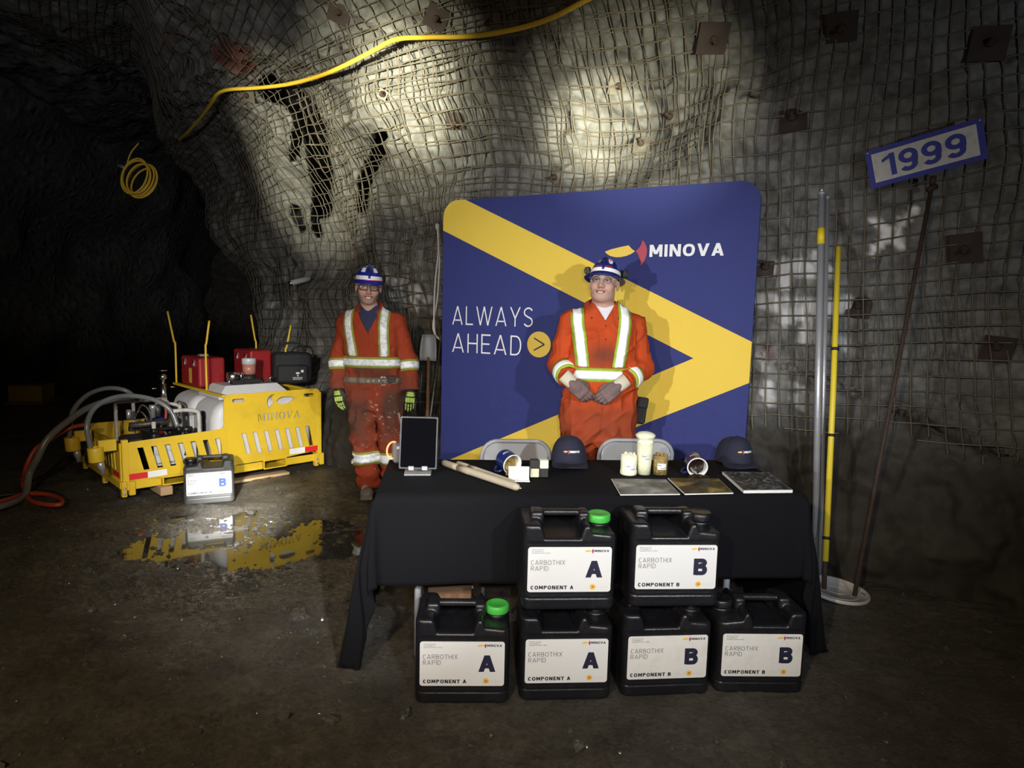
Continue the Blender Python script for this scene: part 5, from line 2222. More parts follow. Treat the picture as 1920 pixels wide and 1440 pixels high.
def overall_sdf(p, P, cut=True, sleeves=True):
    z = p[:, 2]
    f = torso_sdf(p, P.torso, P.cx)
    # chest, shoulder line
    f = smin(f, cone(p, np.array(P.sh[0]) + (.03, 0, .0), np.array(P.sh[1]) + (-.03, 0, .0), P.shr, P.shr), .06)
    arms = None
    for s in (0, 1):
        a = arm_sdf(p, P, s)
        arms = a if arms is None else np.minimum(arms, a)
    legs = None
    for s in (0, 1):
        l = smin(cone(p, P.hip[s], P.kn[s], P.thr, P.knr), cone(p, P.kn[s], P.an[s], P.knr, P.anr), .03)
        l = smax(l, P.hem[s] - z, .008)
        legs = l if legs is None else smin(legs, l, .02)
    f = smin(f, legs, .05)
    if sleeves:
        f = smin(f, arms, .026)
    # folds in the cloth
    cr = np.stack([p[:, 0] * 5 + p[:, 2] * 5, p[:, 1] * 6, p[:, 2] * 8 - p[:, 0] * 6], 1)
    n = -.007 * P.fold * (1 - 3.2 * np.abs(vnoise(cr, P.seed + 6))).clip(0) - .005 * P.fold * (1 - 3.5 * np.abs(vnoise(p * (13, 13, 6) + 2, P.seed + 7))).clip(0)
    n = n + .0055 * P.fold * vnoise(p * (7, 7, 15) + 3.1, P.seed) + .006 * P.fold * vnoise(np.stack([p[:, 0] * 15 + p[:, 2] * 6, p[:, 1] * 9, p[:, 2] * 7 - p[:, 0] * 7], 1), P.seed + 1)
    low = sstep(.62, .2, z)
    n = n + low * .007 * np.sin(z * 62 + 3 * vnoise(p * 8, P.seed + 3))
    waist = np.exp(-((z - P.waist) / .05) ** 2)
    n = n + waist * .006 * np.sin(np.arctan2(p[:, 1], p[:, 0]) * 17 + 4 * vnoise(p * 5, P.seed + 4))
    crotch = np.exp(-((z - P.crotch - .05) / .12) ** 2) * sstep(.0, -.1, p[:, 1])
    n = n + crotch * .008 * np.sin(np.abs(p[:, 0] - P.cx(z)) * 60 + z * 25 + 2 * vnoise(p * 6, P.seed + 5))
    f = f + n
    # placket line and fly
    fx_ = p[:, 0] - P.cx(z)
    f = f + .004 * np.exp(-(fx_ / .006) ** 2) * (p[:, 1] < 0) * (z > P.crotch)
    if cut:
        # open neck
        v = np.abs(fx_) - np.maximum(z - P.vz, 0) * P.vk
        v = np.maximum(v, p[:, 1] - P.neck[1] + .0)
        v = np.maximum(v, P.vz - z)
        f = smax(f, -v, .005)
        R, c = head_frame(P)
        f = smax(f, -cone(p, np.array(P.neck) - (0, 0, .02), np.array(P.neck) + (0, 0, .2), P.neck_r * 1.22, P.neck_r * 1.6), .008)
    return f


def glove_sdf(q, curl, spread, thumb, k=1.0, fat=1.0):
    """q in hand space: +z along the fingers, +x to the thumb side, -y is the back of the hand"""
    f = rbox(q, (0, 0, .052), (.041 * fat, .0165 * fat, .050), .015)
    f = smin(f, cone(q, (0, 0, -.02), (0, 0, .03), .029 * fat, .031 * fat), .02)
    f = smin(f, ell(q, (.026, .008, .035), (.020, .018, .030)), .015)
    xs, ln = (.0305, .0105, -.0105, -.0305), (.072, .080, .074, .058)
    fing = None
    for i in range(4):
        b = np.array((xs[i], 0, .096 - .004 * abs(i - 1)))
        a = 0.0
        c = curl * (1 + .12 * i)
        r = (.0104, .0108, .0104, .0094)[i] * fat
        prev = b
        dx = spread * (1.5 - i) * .12
        for j, frac in enumerate((.46, .31, .23)):
            a += c * (.8, 1.0, .8)[j]
            nx = prev + ln[i] * frac * np.array((dx, math.sin(a), math.cos(a)))
            s = cone(q, prev, nx, r, r * .93)
            fing = s if fing is None else (smin(fing, s, .0025))
            r *= .93
            prev = nx
    f = smin(f, fing, .007)
    t0, t1, t2, t3 = (np.array(t) for t in thumb)
    th = smin(cone(q, t0, t1, .0155 * fat, .0135 * fat), smin(cone(q, t1, t2, .0130 * fat, .0118 * fat), cone(q, t2, t3, .0118 * fat, .0098 * fat), .004), .004)
    return smin(f, th, .009)


def hand_matrix(wr, fdir, back):
    z = np.array(fdir, float)
    z /= np.linalg.norm(z)
    y = -np.array(back, float)
    y -= z * (y @ z)
    y /= np.linalg.norm(y)
    x = np.cross(y, z)
    return np.stack([x, y, z], 1), np.array(wr, float)


def make_glove(r, P, s, mat, curl, spread, thumb, flip, fat=1.08):
    R, o = hand_matrix(P.wr[s], P.hand_dir[s], P.hand_back[s])
    sg = -1.0 if flip else 1.0
    fun = lambda q: glove_sdf(q * (sg, 1, 1), curl, spread, thumb, fat=fat)
    v, f = sdf_mesh(fun, ar(-.078, .078, .003), ar(-.054, .096, .003), ar(-.066, .192, .003))
    return link('glove', mk(v @ R.T + o, f), mat, r), R, o, fun


def tape(name, P, o, d, off, mat, parent, closed=False, sleeves=True):
    """a strip laid on the cloth: grids of ray starts and directions marched to the surface"""
    nu, nv = o.shape[:2]
    f = (lambda p: overall_sdf(p, P, True, sleeves)) if isinstance(sleeves, bool) else (lambda p: arm_sdf(p, P, sleeves[0]) - .003)
    pts = march(f, o.reshape(-1, 3), d.reshape(-1, 3), 2.0, off, 90).reshape(nu, nv, 3)
    dd = d / np.linalg.norm(d, axis=-1)[..., None]
    inner = pts + dd * (off + .004)
    top = np.concatenate([inner[:, :1], pts, inner[:, -1:]], 1)
    if not closed:
        top = np.concatenate([top[:1] * 0 + np.concatenate([inner[:1, :1], inner[:1], inner[:1, -1:]], 1), top,
                              np.concatenate([inner[-1:, :1], inner[-1:], inner[-1:, -1:]], 1)], 0)
    m = MB()
    m.grid(top, closed)
    ob = m.build(name, mat, parent)
    return ob


def band_around(P, c, axis, rad, w0, w1, n=64, nv=5, ref=None):
    """rays inwards onto a limb around an axis, between heights w0..w1 along the axis"""
    axis = np.array(axis, float)
    axis /= np.linalg.norm(axis)
    R = frame_z(axis)
    th = np.linspace(0, 2 * PI, n, endpoint=False)
    wv = np.linspace(w0, w1, nv)
    T, W = np.meshgrid(th, wv, indexing='ij')
    dirs = np.cos(T)[..., None] * R[:, 0] + np.sin(T)[..., None] * R[:, 1]
    o = np.array(c) + dirs * rad + W[..., None] * axis
    return o, -dirs


def helmet(r, P, mat, brim, lamps, band_mat, bandh=.020, tilt=(0, 0, 0)):
    R, c = head_frame(P)
    hs = P.hs
    T = R @ rotm(*tilt)

    def tr(v):
        return (np.asarray(v, float).reshape(-1, 3) * hs + (0, .004, .042)) @ T.T * 1.0 + c
    tr = lambda v: (np.asarray(v, float).reshape(-1, 3) * hs + np.array((0, .006, .037)) * hs) @ T.T + c
    RX, RY, HZ = .089, .113, .108

    def dome(a, t, g=1.0):
        e = math.cos(t * PI / 2) ** .8
        z = HZ * math.sin(t * PI / 2)
        ridge = 1 + .035 * math.exp(-((math.cos(a) / .17) ** 2)) * t
        return np.array((RX * g * e * math.cos(a), RY * g * e * math.sin(a), z * g * ridge + (.010 if ridge > 1.01 else 0) * 0))
    n, m = 64, 14
    G = np.array([[dome(2 * PI * i / n, j / (m - 1) * .99) for j in range(m)] for i in range(n)])
    mb = MB()
    # brim: starts under the dome, runs out by an angle dependent width
    B = []
    for i in range(n):
        a = 2 * PI * i / n
        wd = brim(a)
        p0 = dome(a, 0)
        u = np.array((math.cos(a), math.sin(a), 0))
        B.append([p0 * (.93, .93, 1) + (0, 0, -.006), p0 + u * wd + (0, 0, -.008 - .30 * wd), p0 + u * (wd + .003) + (0, 0, -.004 - .30 * wd), p0 + u * .004 + (0, 0, .004)])
    B = np.array(B)
    full = np.concatenate([B, G[:, 1:]], 1)
    mb.grid(tr(full).reshape(full.shape), True)
    top = tr(G[:, -1])
    mb.add(top, [tuple(range(n))], True)
    inner = np.array([[dome(2 * PI * i / n, j / 9 * .98, .93) + (0, 0, -.006) for j in range(10)] for i in range(n)])
    mb.grid(tr(inner[:, ::-1]).reshape(inner.shape), True)
    hat = mb.build('hard_hat', mat, r)
    # raised centre rib
    rb = MB()
    rb.tube(tr([dome(-PI / 2, t) * 1.012 for t in np.linspace(.12, .98, 14)] + [dome(PI / 2, t) * 1.012 for t in np.linspace(.98, .15, 14)]), .0085 * hs, 8)
    for dx in (-.026, .026):
        rb.tube(tr([np.array((dx, y, math.sqrt(max(0, 1 - (dx / RX) ** 2 - (y / RY) ** 2)) * HZ * 1.0)) for y in np.linspace(-.090, .085, 18)]), .0055 * hs, 6)
    rb.build('ridges', mat, hat)

    def patch(name, m_, a0, a1, t0, t1, g=1.03, na=16, nt=4):
        Pq = np.array([[dome(a, t, g) for t in np.linspace(t0, t1, nt)] for a in np.linspace(a0, a1, na)])
        q = MB().grid(tr(Pq).reshape(Pq.shape))
        return q.build(name, m_, hat)
    patch('reflective_band', band_mat, -PI * .99, -PI * .01, .07, .07 + bandh / .12, 1.035, 40)
    return hat, patch, tr, dome


def spectacles(r, P, mat, lens, thick, wrap=False):
    R, c = head_frame(P)
    tr = lambda v: (np.asarray(v, float).reshape(-1, 3) * P.hs) @ R.T + c
    fr = None
    g = MB()
    L = []
    for s in (-1, 1):
        lp = []
        for a in np.linspace(0, 2 * PI, 29)[:-1]:
            ca, sa = math.cos(a), math.sin(a)
            x = .0350 + .0285 * math.copysign(abs(ca) ** .75, ca)
            z = -.002 + .0200 * math.copysign(abs(sa) ** .75, sa) - .002 * (sa < 0) * abs(ca)
            y = -.1125 + (.012 if wrap else .006) * ((x - .02) / .03) ** 2
            lp.append((s * x, y, z))
        L.append(np.array(lp))
        g.tube(tr(lp), thick * P.hs, 6, closed=True)
        g.tube(tr([(s * .0635, -.104, .008), (s * .075, -.088, .008), (s * .080, -.02, .006), (s * .078, .02, -.004)]), thick * P.hs * .9, 6)
    g.tube(tr([(-.009, -.1125, .006), (0, -.116, .009), (.009, -.1125, .006)]), thick * P.hs, 6)
    sp = g.build('spectacles', mat, r)
    for lp in L:
        v = tr(lp)
        link('lens', mk(np.concatenate([v, v.mean(0)[None]]), [(i, (i + 1) % len(v), len(v)) for i in range(len(v))]), lens, sp)


def face_bits(r, P, smile):
    R, c = head_frame(P)
    tr = lambda v: (np.asarray(v, float).reshape(-1, 3) * P.hs) @ R.T + c
    for s in (-1, 1):
        m = MB()
        m.lathe([(.0115 * math.sin(t) + 1e-5, -.0115 * math.cos(t)) for t in np.linspace(0.01, PI - .01, 10)], 16)
        v = np.concatenate(m.v)
        e = link('eye', mk(tr(v * (1.15, 1, .52) + (s * .0315, -.0785, -.001)), m.f), M['eye_white'], r)
        k = MB()
        k.lathe([(1e-4, 0), (.0050, .0004), (.0058, .0018), (.0054, .003)], 14, (0, 0, 0), rotm(-PI / 2) @ rotm(PI, 0, 0))
        v = np.concatenate(k.v)
        link('iris', mk(tr(v * (1, 1, .85) + (s * .0315, -.0912, -.0005)), k.f), M['iris'], e)
    V = [[(x, -.0935 + 7 * x * x, -.0725 + smile * 13 * x * x + dz) for dz in (-.0042 * (1 - (x / .026) ** 2), .0036)] for x in np.linspace(-.024, .024, 13)]
    V = np.array(V)
    t = MB().grid(tr(V).reshape(V.shape)).build('teeth', M['teeth'], r)


def boots(r, P):
    for s in (0, 1):
        a = np.array(P.an[s])
        yaw = P.foot_yaw[s]
        Rz = rotm(0, 0, yaw)

        def fn(q):
            f = cone(q, (0, .0, .16), (0, .015, .06), .060, .052)
            f = smin(f, cone(q, (0, .02, .055), (0, -.13, .045), .048, .046), .03)
            f = smin(f, ell(q, (0, -.155, .045), (.052, .058, .043)), .025)
            sole = rbox(q, (0, -.07, .016), (.050, .135, .016), .014)
            return smax(smin(f, sole, .006), -q[:, 2], .004)
        v, f = sdf_mesh(fn, ar(-.075, .075, .006), ar(-.23, .09, .006), ar(-.008, .235, .006))
        link('boot', mk(v @ Rz.T + (a[0], a[1], 0), f), M['boot'], r)


def collar_mesh(P, back_h, front_drop, lap):
    """shirt style collar: stands round the neck and folds out into two points"""
    n = 40
    rows = []
    nx, ny, nz = P.neck
    th = np.linspace(-PI * .80, PI * .80, n)          # 0 is the back
    for k, a in enumerate(th):
        f = abs(a) / (PI * .80)
        u = np.array((math.sin(a), math.cos(a), 0))
        rin = P.neck_r * 1.13
        z_in = nz + back_h - (front_drop) * f ** 2.2
        z_mid = z_in + .006
        out = .034 + .022 * f + lap * max(0, (f - .72) / .28) ** 1.2
        p0 = np.array((nx, ny, 0)) + u * rin * (1 + .10 * f) + (0, 0, z_in - .03)
        p1 = np.array((nx, ny, 0)) + u * (rin + .004) * (1 + .10 * f) + (0, 0, z_mid)
        p2 = np.array((nx, ny, 0)) + u * (rin + .014 + .4 * out) * (1 + .06 * f) + (0, 0, z_in - .25 * out)
        p3 = np.array((nx, ny, 0)) + u * (rin + .018 + .55 * out) * (1 + .04 * f) + (0, 0, z_in - .95 * out)
        rows.append([p0, p1, p2, p3])
    return np.array(rows)


def person(name, label, P, loc):
    r = root('person', label, 'person', loc)
    z0 = P.head[2]
    # body
    zx = P.head[2] - .20
    xs = np.concatenate([ar(-.46, P.head[0] - .115, .013)[:-1], ar(P.head[0] - .115, P.head[0] + .115, .0036)[:-1], ar(P.head[0] + .115, .46, .013)])
    ys = np.concatenate([ar(-.36, -.19, .012)[:-1], ar(-.19, .15, .0042)[:-1], ar(.15, .25, .013)])
    zs = np.concatenate([ar(.02, zx, .014)[:-1], ar(zx, P.head[2] + .16, .0036)])
    v, f = sdf_mesh(lambda p: body_sdf(p, P), xs, ys, zs, 1)
    tone = skin_colour(head_local(v, P), P.skin, P.stubble, P.flush, P.smile)
    link('body', mk(v, f, attr={'tone': tone}), M['skin'], r)
    face_bits(r, P, P.smile)
    # shirt
    def shirt(p):
        s = torso_sdf(p, [(z, w_ - .012, d_ - .012) for z, w_, d_ in P.torso], P.cx)
        s = smin(s, cone(p, np.array(P.neck) - (0, 0, .1), np.array(P.neck) + (0, -.0, P.shirt_h), P.neck_r * 1.35, P.neck_r * 1.13), .03)
        nk = cone(p, np.array(P.neck) + (0, 0, .0), np.array(P.neck) + (0, -.012, .2), P.neck_r * 1.04, P.neck_r * 1.3)
        cut = np.array(P.neck) + (0, 0, P.shirt_h - .01)
        pl = (p - cut) @ np.array((0, -.35 * 0, 1.))
        s = smax(s, pl + P.shirt_dip * np.exp(-((p[:, 0] - P.neck[0]) / .05) ** 2) * (p[:, 1] < P.neck[1]), .004)
        return s
    v, f = sdf_mesh(shirt, ar(-.16, .16, .006), ar(-.17, .12, .006), ar(P.vz - .05, P.neck[2] + .1, .005))
    link('t_shirt', mk(v, f), P.shirt_mat, r)
    # overalls
    v, f = sdf_mesh(lambda p: overall_sdf(p, P), ar(-.50, .50, .0085), ar(-.36, .26, .0085), ar(.03, P.neck[2] + .13, .0085), 1)
    ov = link('coverall', mk(v, f, attr=P.stain(v)), P.cloth, r)
    C = collar_mesh(P, P.col_h, P.col_drop, P.col_lap)
    co = MB().grid(C).build('collar', P.cloth, ov)
    so_ = co.modifiers.new('thickness', 'SOLIDIFY')
    so_.thickness = .005
    so_.offset = 0
    # chest band, shoulder strips, sleeve and leg bands: lime trim wide, silver on top
    z0, z1 = P.band
    for wd, off, mt, nm in ((P.trim, .005, P.lime, 'lime_trim'), (0, .0085, P.silver, 'reflective_tape')):
        o, d = band_around(P, (P.cx(np.array([z0]))[0], 0, 0), (0, 0, 1), .6, z0 - wd, z1 + wd, 90, 5)
        # only in front of the arms and round the back: start just outside the trunk
        w_, d_ = table_interp(np.array([z0]), P.torso)
        th = np.arctan2(o[..., 1], o[..., 0] - P.cx(np.array([z0]))[0])
        rad = 1 / np.sqrt((np.cos(th) / (w_ + .028)) ** 2 + (np.sin(th) / (d_ + .05)) ** 2)
        c = np.array((P.cx(np.array([z0]))[0], 0, 0))
        o = c - d * rad[..., None] + o * (0, 0, 1)
        tape(nm, P, o, d, off, mt, ov, True, False)
        for (xa, za), (xb, zb) in P.strips:
            n, m_ = 34, 5
            hw = P.strip_w / 2 + wd * .85
            tvals = np.linspace(0, 1, n)
            O = np.zeros((n, m_, 3))
            D = np.zeros((n, m_, 3))
            for i, t in enumerate(tvals):
                x, z = xa + (xb - xa) * t, za + (zb - za) * t
                for j in range(m_):
                    O[i, j] = (x + hw * (j / (m_ - 1) * 2 - 1), -.6, z)
                    D[i, j] = (0, 1, 0)
            top = np.array(P.strip_top)
            # over the shoulder: swing the rays from forward to downward
            for k in range(1, 9):
                a = k / 8 * PI / 2
                x = xb + (xb - xa) * .0
                o_ = np.array([[x + hw * (j / (m_ - 1) * 2 - 1), -.02 - .58 * math.cos(a), zb + .58 * math.sin(a)] for j in range(m_)])[None]
                d_ = np.tile(np.array((0, math.cos(a), -math.sin(a))), (1, m_, 1))
                O, D = np.concatenate([O, o_]), np.concatenate([D, d_])
            tape(nm, P, O, D, off + .0008, mt, ov, False, False)
        for s in (0, 1):
            a, b = np.array(P.el[s]), np.array(P.wr[s])
            u = (b - a) / np.linalg.norm(b - a)
            c = a + u * P.sleeve[s]
            o, d = band_around(P, c, u, P.elr + .022, -P.sleeve_w / 2 - wd, P.sleeve_w / 2 + wd, 48, 5)
            tape(nm, P, o, d, off + .003, mt, ov, True, (s,))
            if P.leg_band:
                a, b = np.array(P.kn[s]), np.array(P.an[s])
                u = (b - a) / np.linalg.norm(b - a)
                o, d = band_around(P, a + u * P.leg_band, u, P.knr + .03, -.033 - wd, .033 + wd, 48, 5)
                tape(nm, P, o, d, off, mt, ov, True)
    boots(r, P)
    return r, ov


# ---- the man on the left, hands hanging
P = Pose()
P.seed, P.fold = 501, 1.0
P.head, P.hs, P.head_rot = (-.020, -.030, 1.685), 1.15, (.02, .045, .25)
P.jaw, P.jowl, P.neck_r, P.neck = .98, False, .062, (-.016, .012, 1.53)
P.skin, P.stubble, P.flush, P.smile = (.50, .315, .25), .22, .9, 1.0
P.cx = lambda z: np.interp(z, [.5, .9, 1.2, 1.5], [.045, .025, .0, -.008])
P.torso = smooth_tab([(.72, .17, .12), (.82, .205, .135), (.92, .222, .14), (1.0, .212, .135), (1.06, .215, .138), (1.2, .222, .142), (1.35, .225, .138), (1.43, .205, .12),
                      (1.48, .15, .095), (1.53, .085, .075), (1.56, .07, .065)])
P.slv = .012
P.sh = [(-.206, .01, 1.415), (.200, .01, 1.415)]
P.el = [(-.268, .03, 1.10), (.285, .03, 1.10)]
P.wr = [(-.258, -.02, .862), (.318, -.02, .865)]
P.shr, P.elr, P.cuff = .072, .068, .066
P.hand_dir = [(.14, -.10, -1), (-.06, -.10, -1)]
P.hand_back = [(-.45, -1, 0), (.12, -1, 0)]
P.hip = [(-.070, .0, .86), (.125, .0, .86)]
P.kn = [(-.060, -.01, .48), (.160, -.02, .48)]
P.an = [(-.035, .03, .10), (.190, .0, .10)]
P.thr, P.knr, P.anr, P.hem = .118, .098, .092, (.075, .085)
P.waist, P.crotch = .98, .60
P.vz, P.vk = 1.325, .50
P.shirt_mat, P.shirt_h, P.shirt_dip = M['navy_shirt'], .035, .055
P.cloth = overall_material('dirty orange coverall', (.33, .048, .017), (.070, .040, .029))


def stain_left(v):
    x, y, z = v[:, 0] - .03, v[:, 1], v[:, 2]
    n = .5 + .5 * fbm(v * 5, 3, 521)
    th = np.exp(-(((z - .70) / .30) ** 2)) * (.5 + .5 * sstep(.02, .09, np.abs(x - .02))) * 1.0
    be = np.exp(-(((z - 1.03) / .10) ** 4)) * sstep(.19, .12, np.abs(x)) * .8
    d = np.clip(np.maximum(th, be) * (.55 + .7 * n), 0, .92) * (y < .1)
    sp = (vnoise(v * 55, 523) > .72) * np.exp(-(((x - .07) / .07) ** 2 + ((z - .66) / .16) ** 2)) * 1.3 + (vnoise(v * 70, 525) > .86) * .5 * (z < .9)
    k = np.exp(-(((x + .08) / .05) ** 2 + ((z - .42) / .05) ** 2)) * .4 * sstep(-.1, .4, vnoise(v * 20, 527))
    return {'dirt': d, 'splash': np.clip(sp + k, 0, .9) * (y < 0), 'patch': np.zeros(len(v))}


P.stain = stain_left
P.col_h, P.col_drop, P.col_lap = .055, .085, .05
P.band, P.trim, P.lime, P.silver = (1.075, 1.125), .018, M['olive_tape'], M['dirty_tape']
P.strips = [((-.120, 1.15), (-.165, 1.40)), ((.125, 1.15), (.118, 1.40))]
P.strip_w, P.strip_top = .052, (0, 0, 1.5)
P.sleeve, P.sleeve_w, P.leg_band = (.035, .035), .050, .15
P.foot_yaw = (.15, -.25)
lm = at(696, 900, 5.10)
person_left, ov = person('person', 'smiling man in dirty orange coveralls and black glasses, standing left of the banner', P, (lm[0], 5.12, 0))
thumb = [(.030, .004, .022), (.052, .012, .050), (.052, .018, .078), (.046, .022, .098)]
for s in (0, 1):
    g, R, o, fun = make_glove(person_left, P, s, M['glove_black'], .26, .5, thumb, s == 0)
    pads = MB()
    sg = -1 if s == 0 else 1

    def on_back(x, z, off=.003):
        q = march(fun, np.array([[x * sg, -.08, z]]), np.array([[0, 1., 0]]), .2)[0]
        return (q + (0, -off * .3, 0)) @ R.T + o
    for xs_, z0, z1, w_ in ((.0305, .098, .150, .007), (.0105, .104, .160, .0075), (-.0105, .102, .155, .007), (-.0305, .094, .138, .0065)):
        for za, zb in ((z0, z0 + (z1 - z0) * .42), (z0 + (z1 - z0) * .52, z1)):
            pads.tube([on_back(xs_, z) for z in np.linspace(za, zb, 4)], w_ * .85, 6)
    for xs_ in (-.028, -.010, .010, .028):
        pads.tube([on_back(xs_, z) for z in np.linspace(.050, .088, 4)], .0105, 6)
    pads.tube([on_back(x, .030) for x in np.linspace(-.03, .03, 5)], .011, 6)
    pads.tube([on_back(x, .012) for x in np.linspace(-.026, .026, 5)], .010, 6)
    pads.build('knuckle_guard', M['glove_lime'], g)
    cf_ = MB()
    cf_.tube([np.array((0, 0, z)) @ R.T + o for z in (-.055, -.03, -.005)], (.036, .036, .034), 16)
    cf_.build('cuff', M['glove_black'], g)
# belt
zb = (.935, .98)
o_, d_ = band_around(P, (P.cx(np.array([.95]))[0], 0, 0), (0, 0, 1), .6, zb[0], zb[1], 90, 4)
c = np.array((P.cx(np.array([.95]))[0], 0, 0))
w_, dd_ = table_interp(np.array([.95]), P.torso)
th = np.arctan2(o_[..., 1], o_[..., 0] - c[0])
rad = 1 / np.sqrt((np.cos(th) / (w_ + .035)) ** 2 + (np.sin(th) / (dd_ + .05)) ** 2)
o_ = c - d_ * rad[..., None] + o_ * (0, 0, 1)
belt = tape('belt', P, o_, d_, .008, M['leather'], person_left, True, False)
fo = lambda p: overall_sdf(p, P)
for x in (.005, .045, .085):
    q = march(fo, np.array([[x, -.5, .958]]), np.array([[0, 1., 0]]), 1, .009)[0]
    MB().tube([q + (.0075 * math.cos(a), -.001, .0075 * math.sin(a)) for a in np.linspace(0, 2 * PI, 17)[:-1]], .0028, 6, closed=True).build('eyelet', M['bright_steel'], belt)
q = march(fo, np.array([[.125, -.5, .958]]), np.array([[0, 1., 0]]), 1, .010)[0]
b = MB()
b.tube([q + (x, -.004, z) for x, z in rrect(-.022, -.031, .012, .031, .004, 2)], .0032, 6, closed=True)
b.tube([q + (-.005, -.006, -.03), q + (-.005, -.006, .03)], .003, 6)
b.build('buckle', M['bright_steel'], belt)
q = march(fo, np.array([[.185, -.5, .965]]), np.array([[0, 1., 0]]), 1, .010)[0]
MB().box(q + (0, -.003, .005), (.035, .012, .032), rotm(0, 0, .5), bevel=.008).build('pouch', M['dark_leather'], belt)
hat, patch, tr, dome = helmet(person_left, P, M['helmet_blue'], lambda a: .006 + .028 * max(0, -math.sin(a)) ** 1.5, 0, M['reflect_white'], .0185, (.02, 0, 0))
for a0, a1 in ((-2.35, -1.95), (-1.19, -.79)):
    patch('reflective_sticker', M['reflect_white'], a0, a1, .38, .62, 1.035, 5)
for a0, a1 in ((-2.1, -1.85), (-1.25, -1.02)):
    patch('reflective_sticker', M['reflect_white'], a0, a1, .72, .82, 1.035, 5)
patch('red_edge', M['reflect_red'], -PI * .95, -PI * .05, .05, .075, 1.036, 40, 2)
q = tr([dome(-PI / 2, .42) * 1.06])[0]
MB().box(q, (.011, .007, .013), rotm(-.5), bevel=.003).build('lamp_bracket', M['black_rubber'], hat)
for s in (-1, 1):
    m = MB()
    q = tr([(s * .098, .03, .020)])[0]
    m.lathe([(.0, -.014), (.022, -.014), (.028, -.008), (.028, .006), (.022, .012), (.0, .013)], 20, q, frame_z((s, -.25, -.1)) * np.array([1.0, 1.25, 1.0]))
    m.tube(tr([(s * .112, .03, .03), (s * .100, .03, .07), (s * .070, .028, .10)]), .006, 6)
    m.build('ear_muff', M['black_rubber'], hat)
spectacles(person_left, P, M['frame_black'], M['lens'], .0028)
# coiled lamp cord at his side
pts = [np.array((.235 + .02 * math.sin(k / 60 * 3), -.10 + .02 * (k / 60), .70 - .32 * k / 90)) + .008 * np.array((math.cos(k * 1.3), math.sin(k * 1.3), 0)) for k in range(90)]
MB().tube(pts, .003, 5).build('coiled_cord', M['rope_white'], person_left)

# ---- the man in front of the banner, hands joined
P = Pose()
P.seed, P.fold = 601, 1.1
P.head, P.hs, P.head_rot = (-.005, -.040, 1.706), 1.06, (-.19, .06, -.30)
P.jaw, P.jowl, P.neck_r, P.neck = .99, True, .066, (-.005, .01, 1.565)
P.skin, P.stubble, P.flush, P.smile = (.50, .31, .25), .05, .8, .6
P.cx = lambda z: np.interp(z, [.5, .9, 1.2, 1.5], [.0, .0, .0, .0])
P.torso = smooth_tab([(.70, .20, .15), (.82, .218, .165), (.95, .226, .175), (1.08, .222, .180), (1.2, .216, .178), (1.35, .218, .165), (1.45, .200, .14), (1.52, .155, .11),
                      (1.565, .10, .085), (1.60, .08, .075)])
P.slv = .085
P.sh = [(-.205, .01, 1.450), (.205, .01, 1.450)]
P.el = [(-.262, .03, 1.185), (.258, .0, 1.17)]
P.wr = [(-.196, -.205, 1.085), (.070, -.215, 1.070)]
P.shr, P.elr, P.cuff = .075, .071, .058
P.hand_dir = [(.74, -.12, -.66), (-.76, -.16, -.60)]
P.hand_back = [(-.35, -1, .25), (.35, -1, .35)]
P.hip = [(-.11, .0, .86), (.105, .0, .86)]
P.kn = [(-.125, -.01, .48), (.12, -.01, .48)]
P.an = [(-.12, .02, .10), (.125, .02, .10)]
P.thr, P.knr, P.anr, P.hem = .132, .105, .098, (.07, .07)
P.waist, P.crotch = 1.0, .68
P.vz, P.vk = 1.475, .62
P.shirt_mat, P.shirt_h, P.shirt_dip = M['white_shirt'], .025, .02
P.cloth = overall_material('orange coverall', (.47, .062, .014), (.11, .042, .026))


def stain_right(v):
    x, y, z = v[:, 0], v[:, 1], v[:, 2]
    n = .5 + .5 * fbm(v * 6, 3, 621)
    be = np.exp(-((x / .11) ** 4)) * np.exp(-(((z - 1.25) / .075) ** 2)) * .75
    th = np.exp(-(((x - .09) / .09) ** 2)) * sstep(1.0, .85, z) * .55
    th2 = sstep(1.05, .9, z) * .5
    fly = np.exp(-(((x - .03) / .035) ** 2)) * sstep(1.0, .9, z) * .55
    d = np.clip(np.maximum(np.maximum(be, th), np.maximum(th2, fly)) * (.6 + .6 * n), 0, .85) * (y < .05)
    sp = (vnoise(v * 80, 623) > .96) * .5 * (z < .95)
    return {'dirt': d, 'splash': sp * (y < 0), 'patch': np.zeros(len(v))}


P.stain = stain_right
P.col_h, P.col_drop, P.col_lap = .050, .075, .05
P.band, P.trim, P.lime, P.silver = (1.115, 1.165), .018, M['lime_tape'], M['silver_tape']
P.strips = [((-.135, 1.19), (-.172, 1.47)), ((.085, 1.19), (.125, 1.47))]
P.strip_w, P.strip_top = .052, (0, 0, 1.5)
P.sleeve, P.sleeve_w, P.leg_band = (.115, .135), .046, .15
P.foot_yaw = (.2, -.2)
rm = at(1127, 700, 4.1)
person_right, ov = person('person', 'man in clean orange coveralls and brown gloves, standing in front of the banner', P, (rm[0], 4.12, 0))
thumb2 = [(.028, .010, .020), (.048, .020, .046), (.046, .028, .074), (.040, .032, .094)]
for s in (0, 1):
    g, R, o, fun = make_glove(person_right, P, s, M['glove_brown'], .42 if s == 0 else .50, .3, thumb2, s == 0, 1.16)
    cf_ = MB()
    prof = [(.041, -.080), (.044, -.078), (.0425, -.03), (.038, .002), (.0365, .004)]
    cf_.lathe(prof, 28, rfun=lambda a, z: 1 - .22 * abs(math.sin(a)) ** 2)
    v = np.concatenate(cf_.v) @ R.T + o
    link('cuff', mk(v, cf_.f), M['glove_cuff'], g)
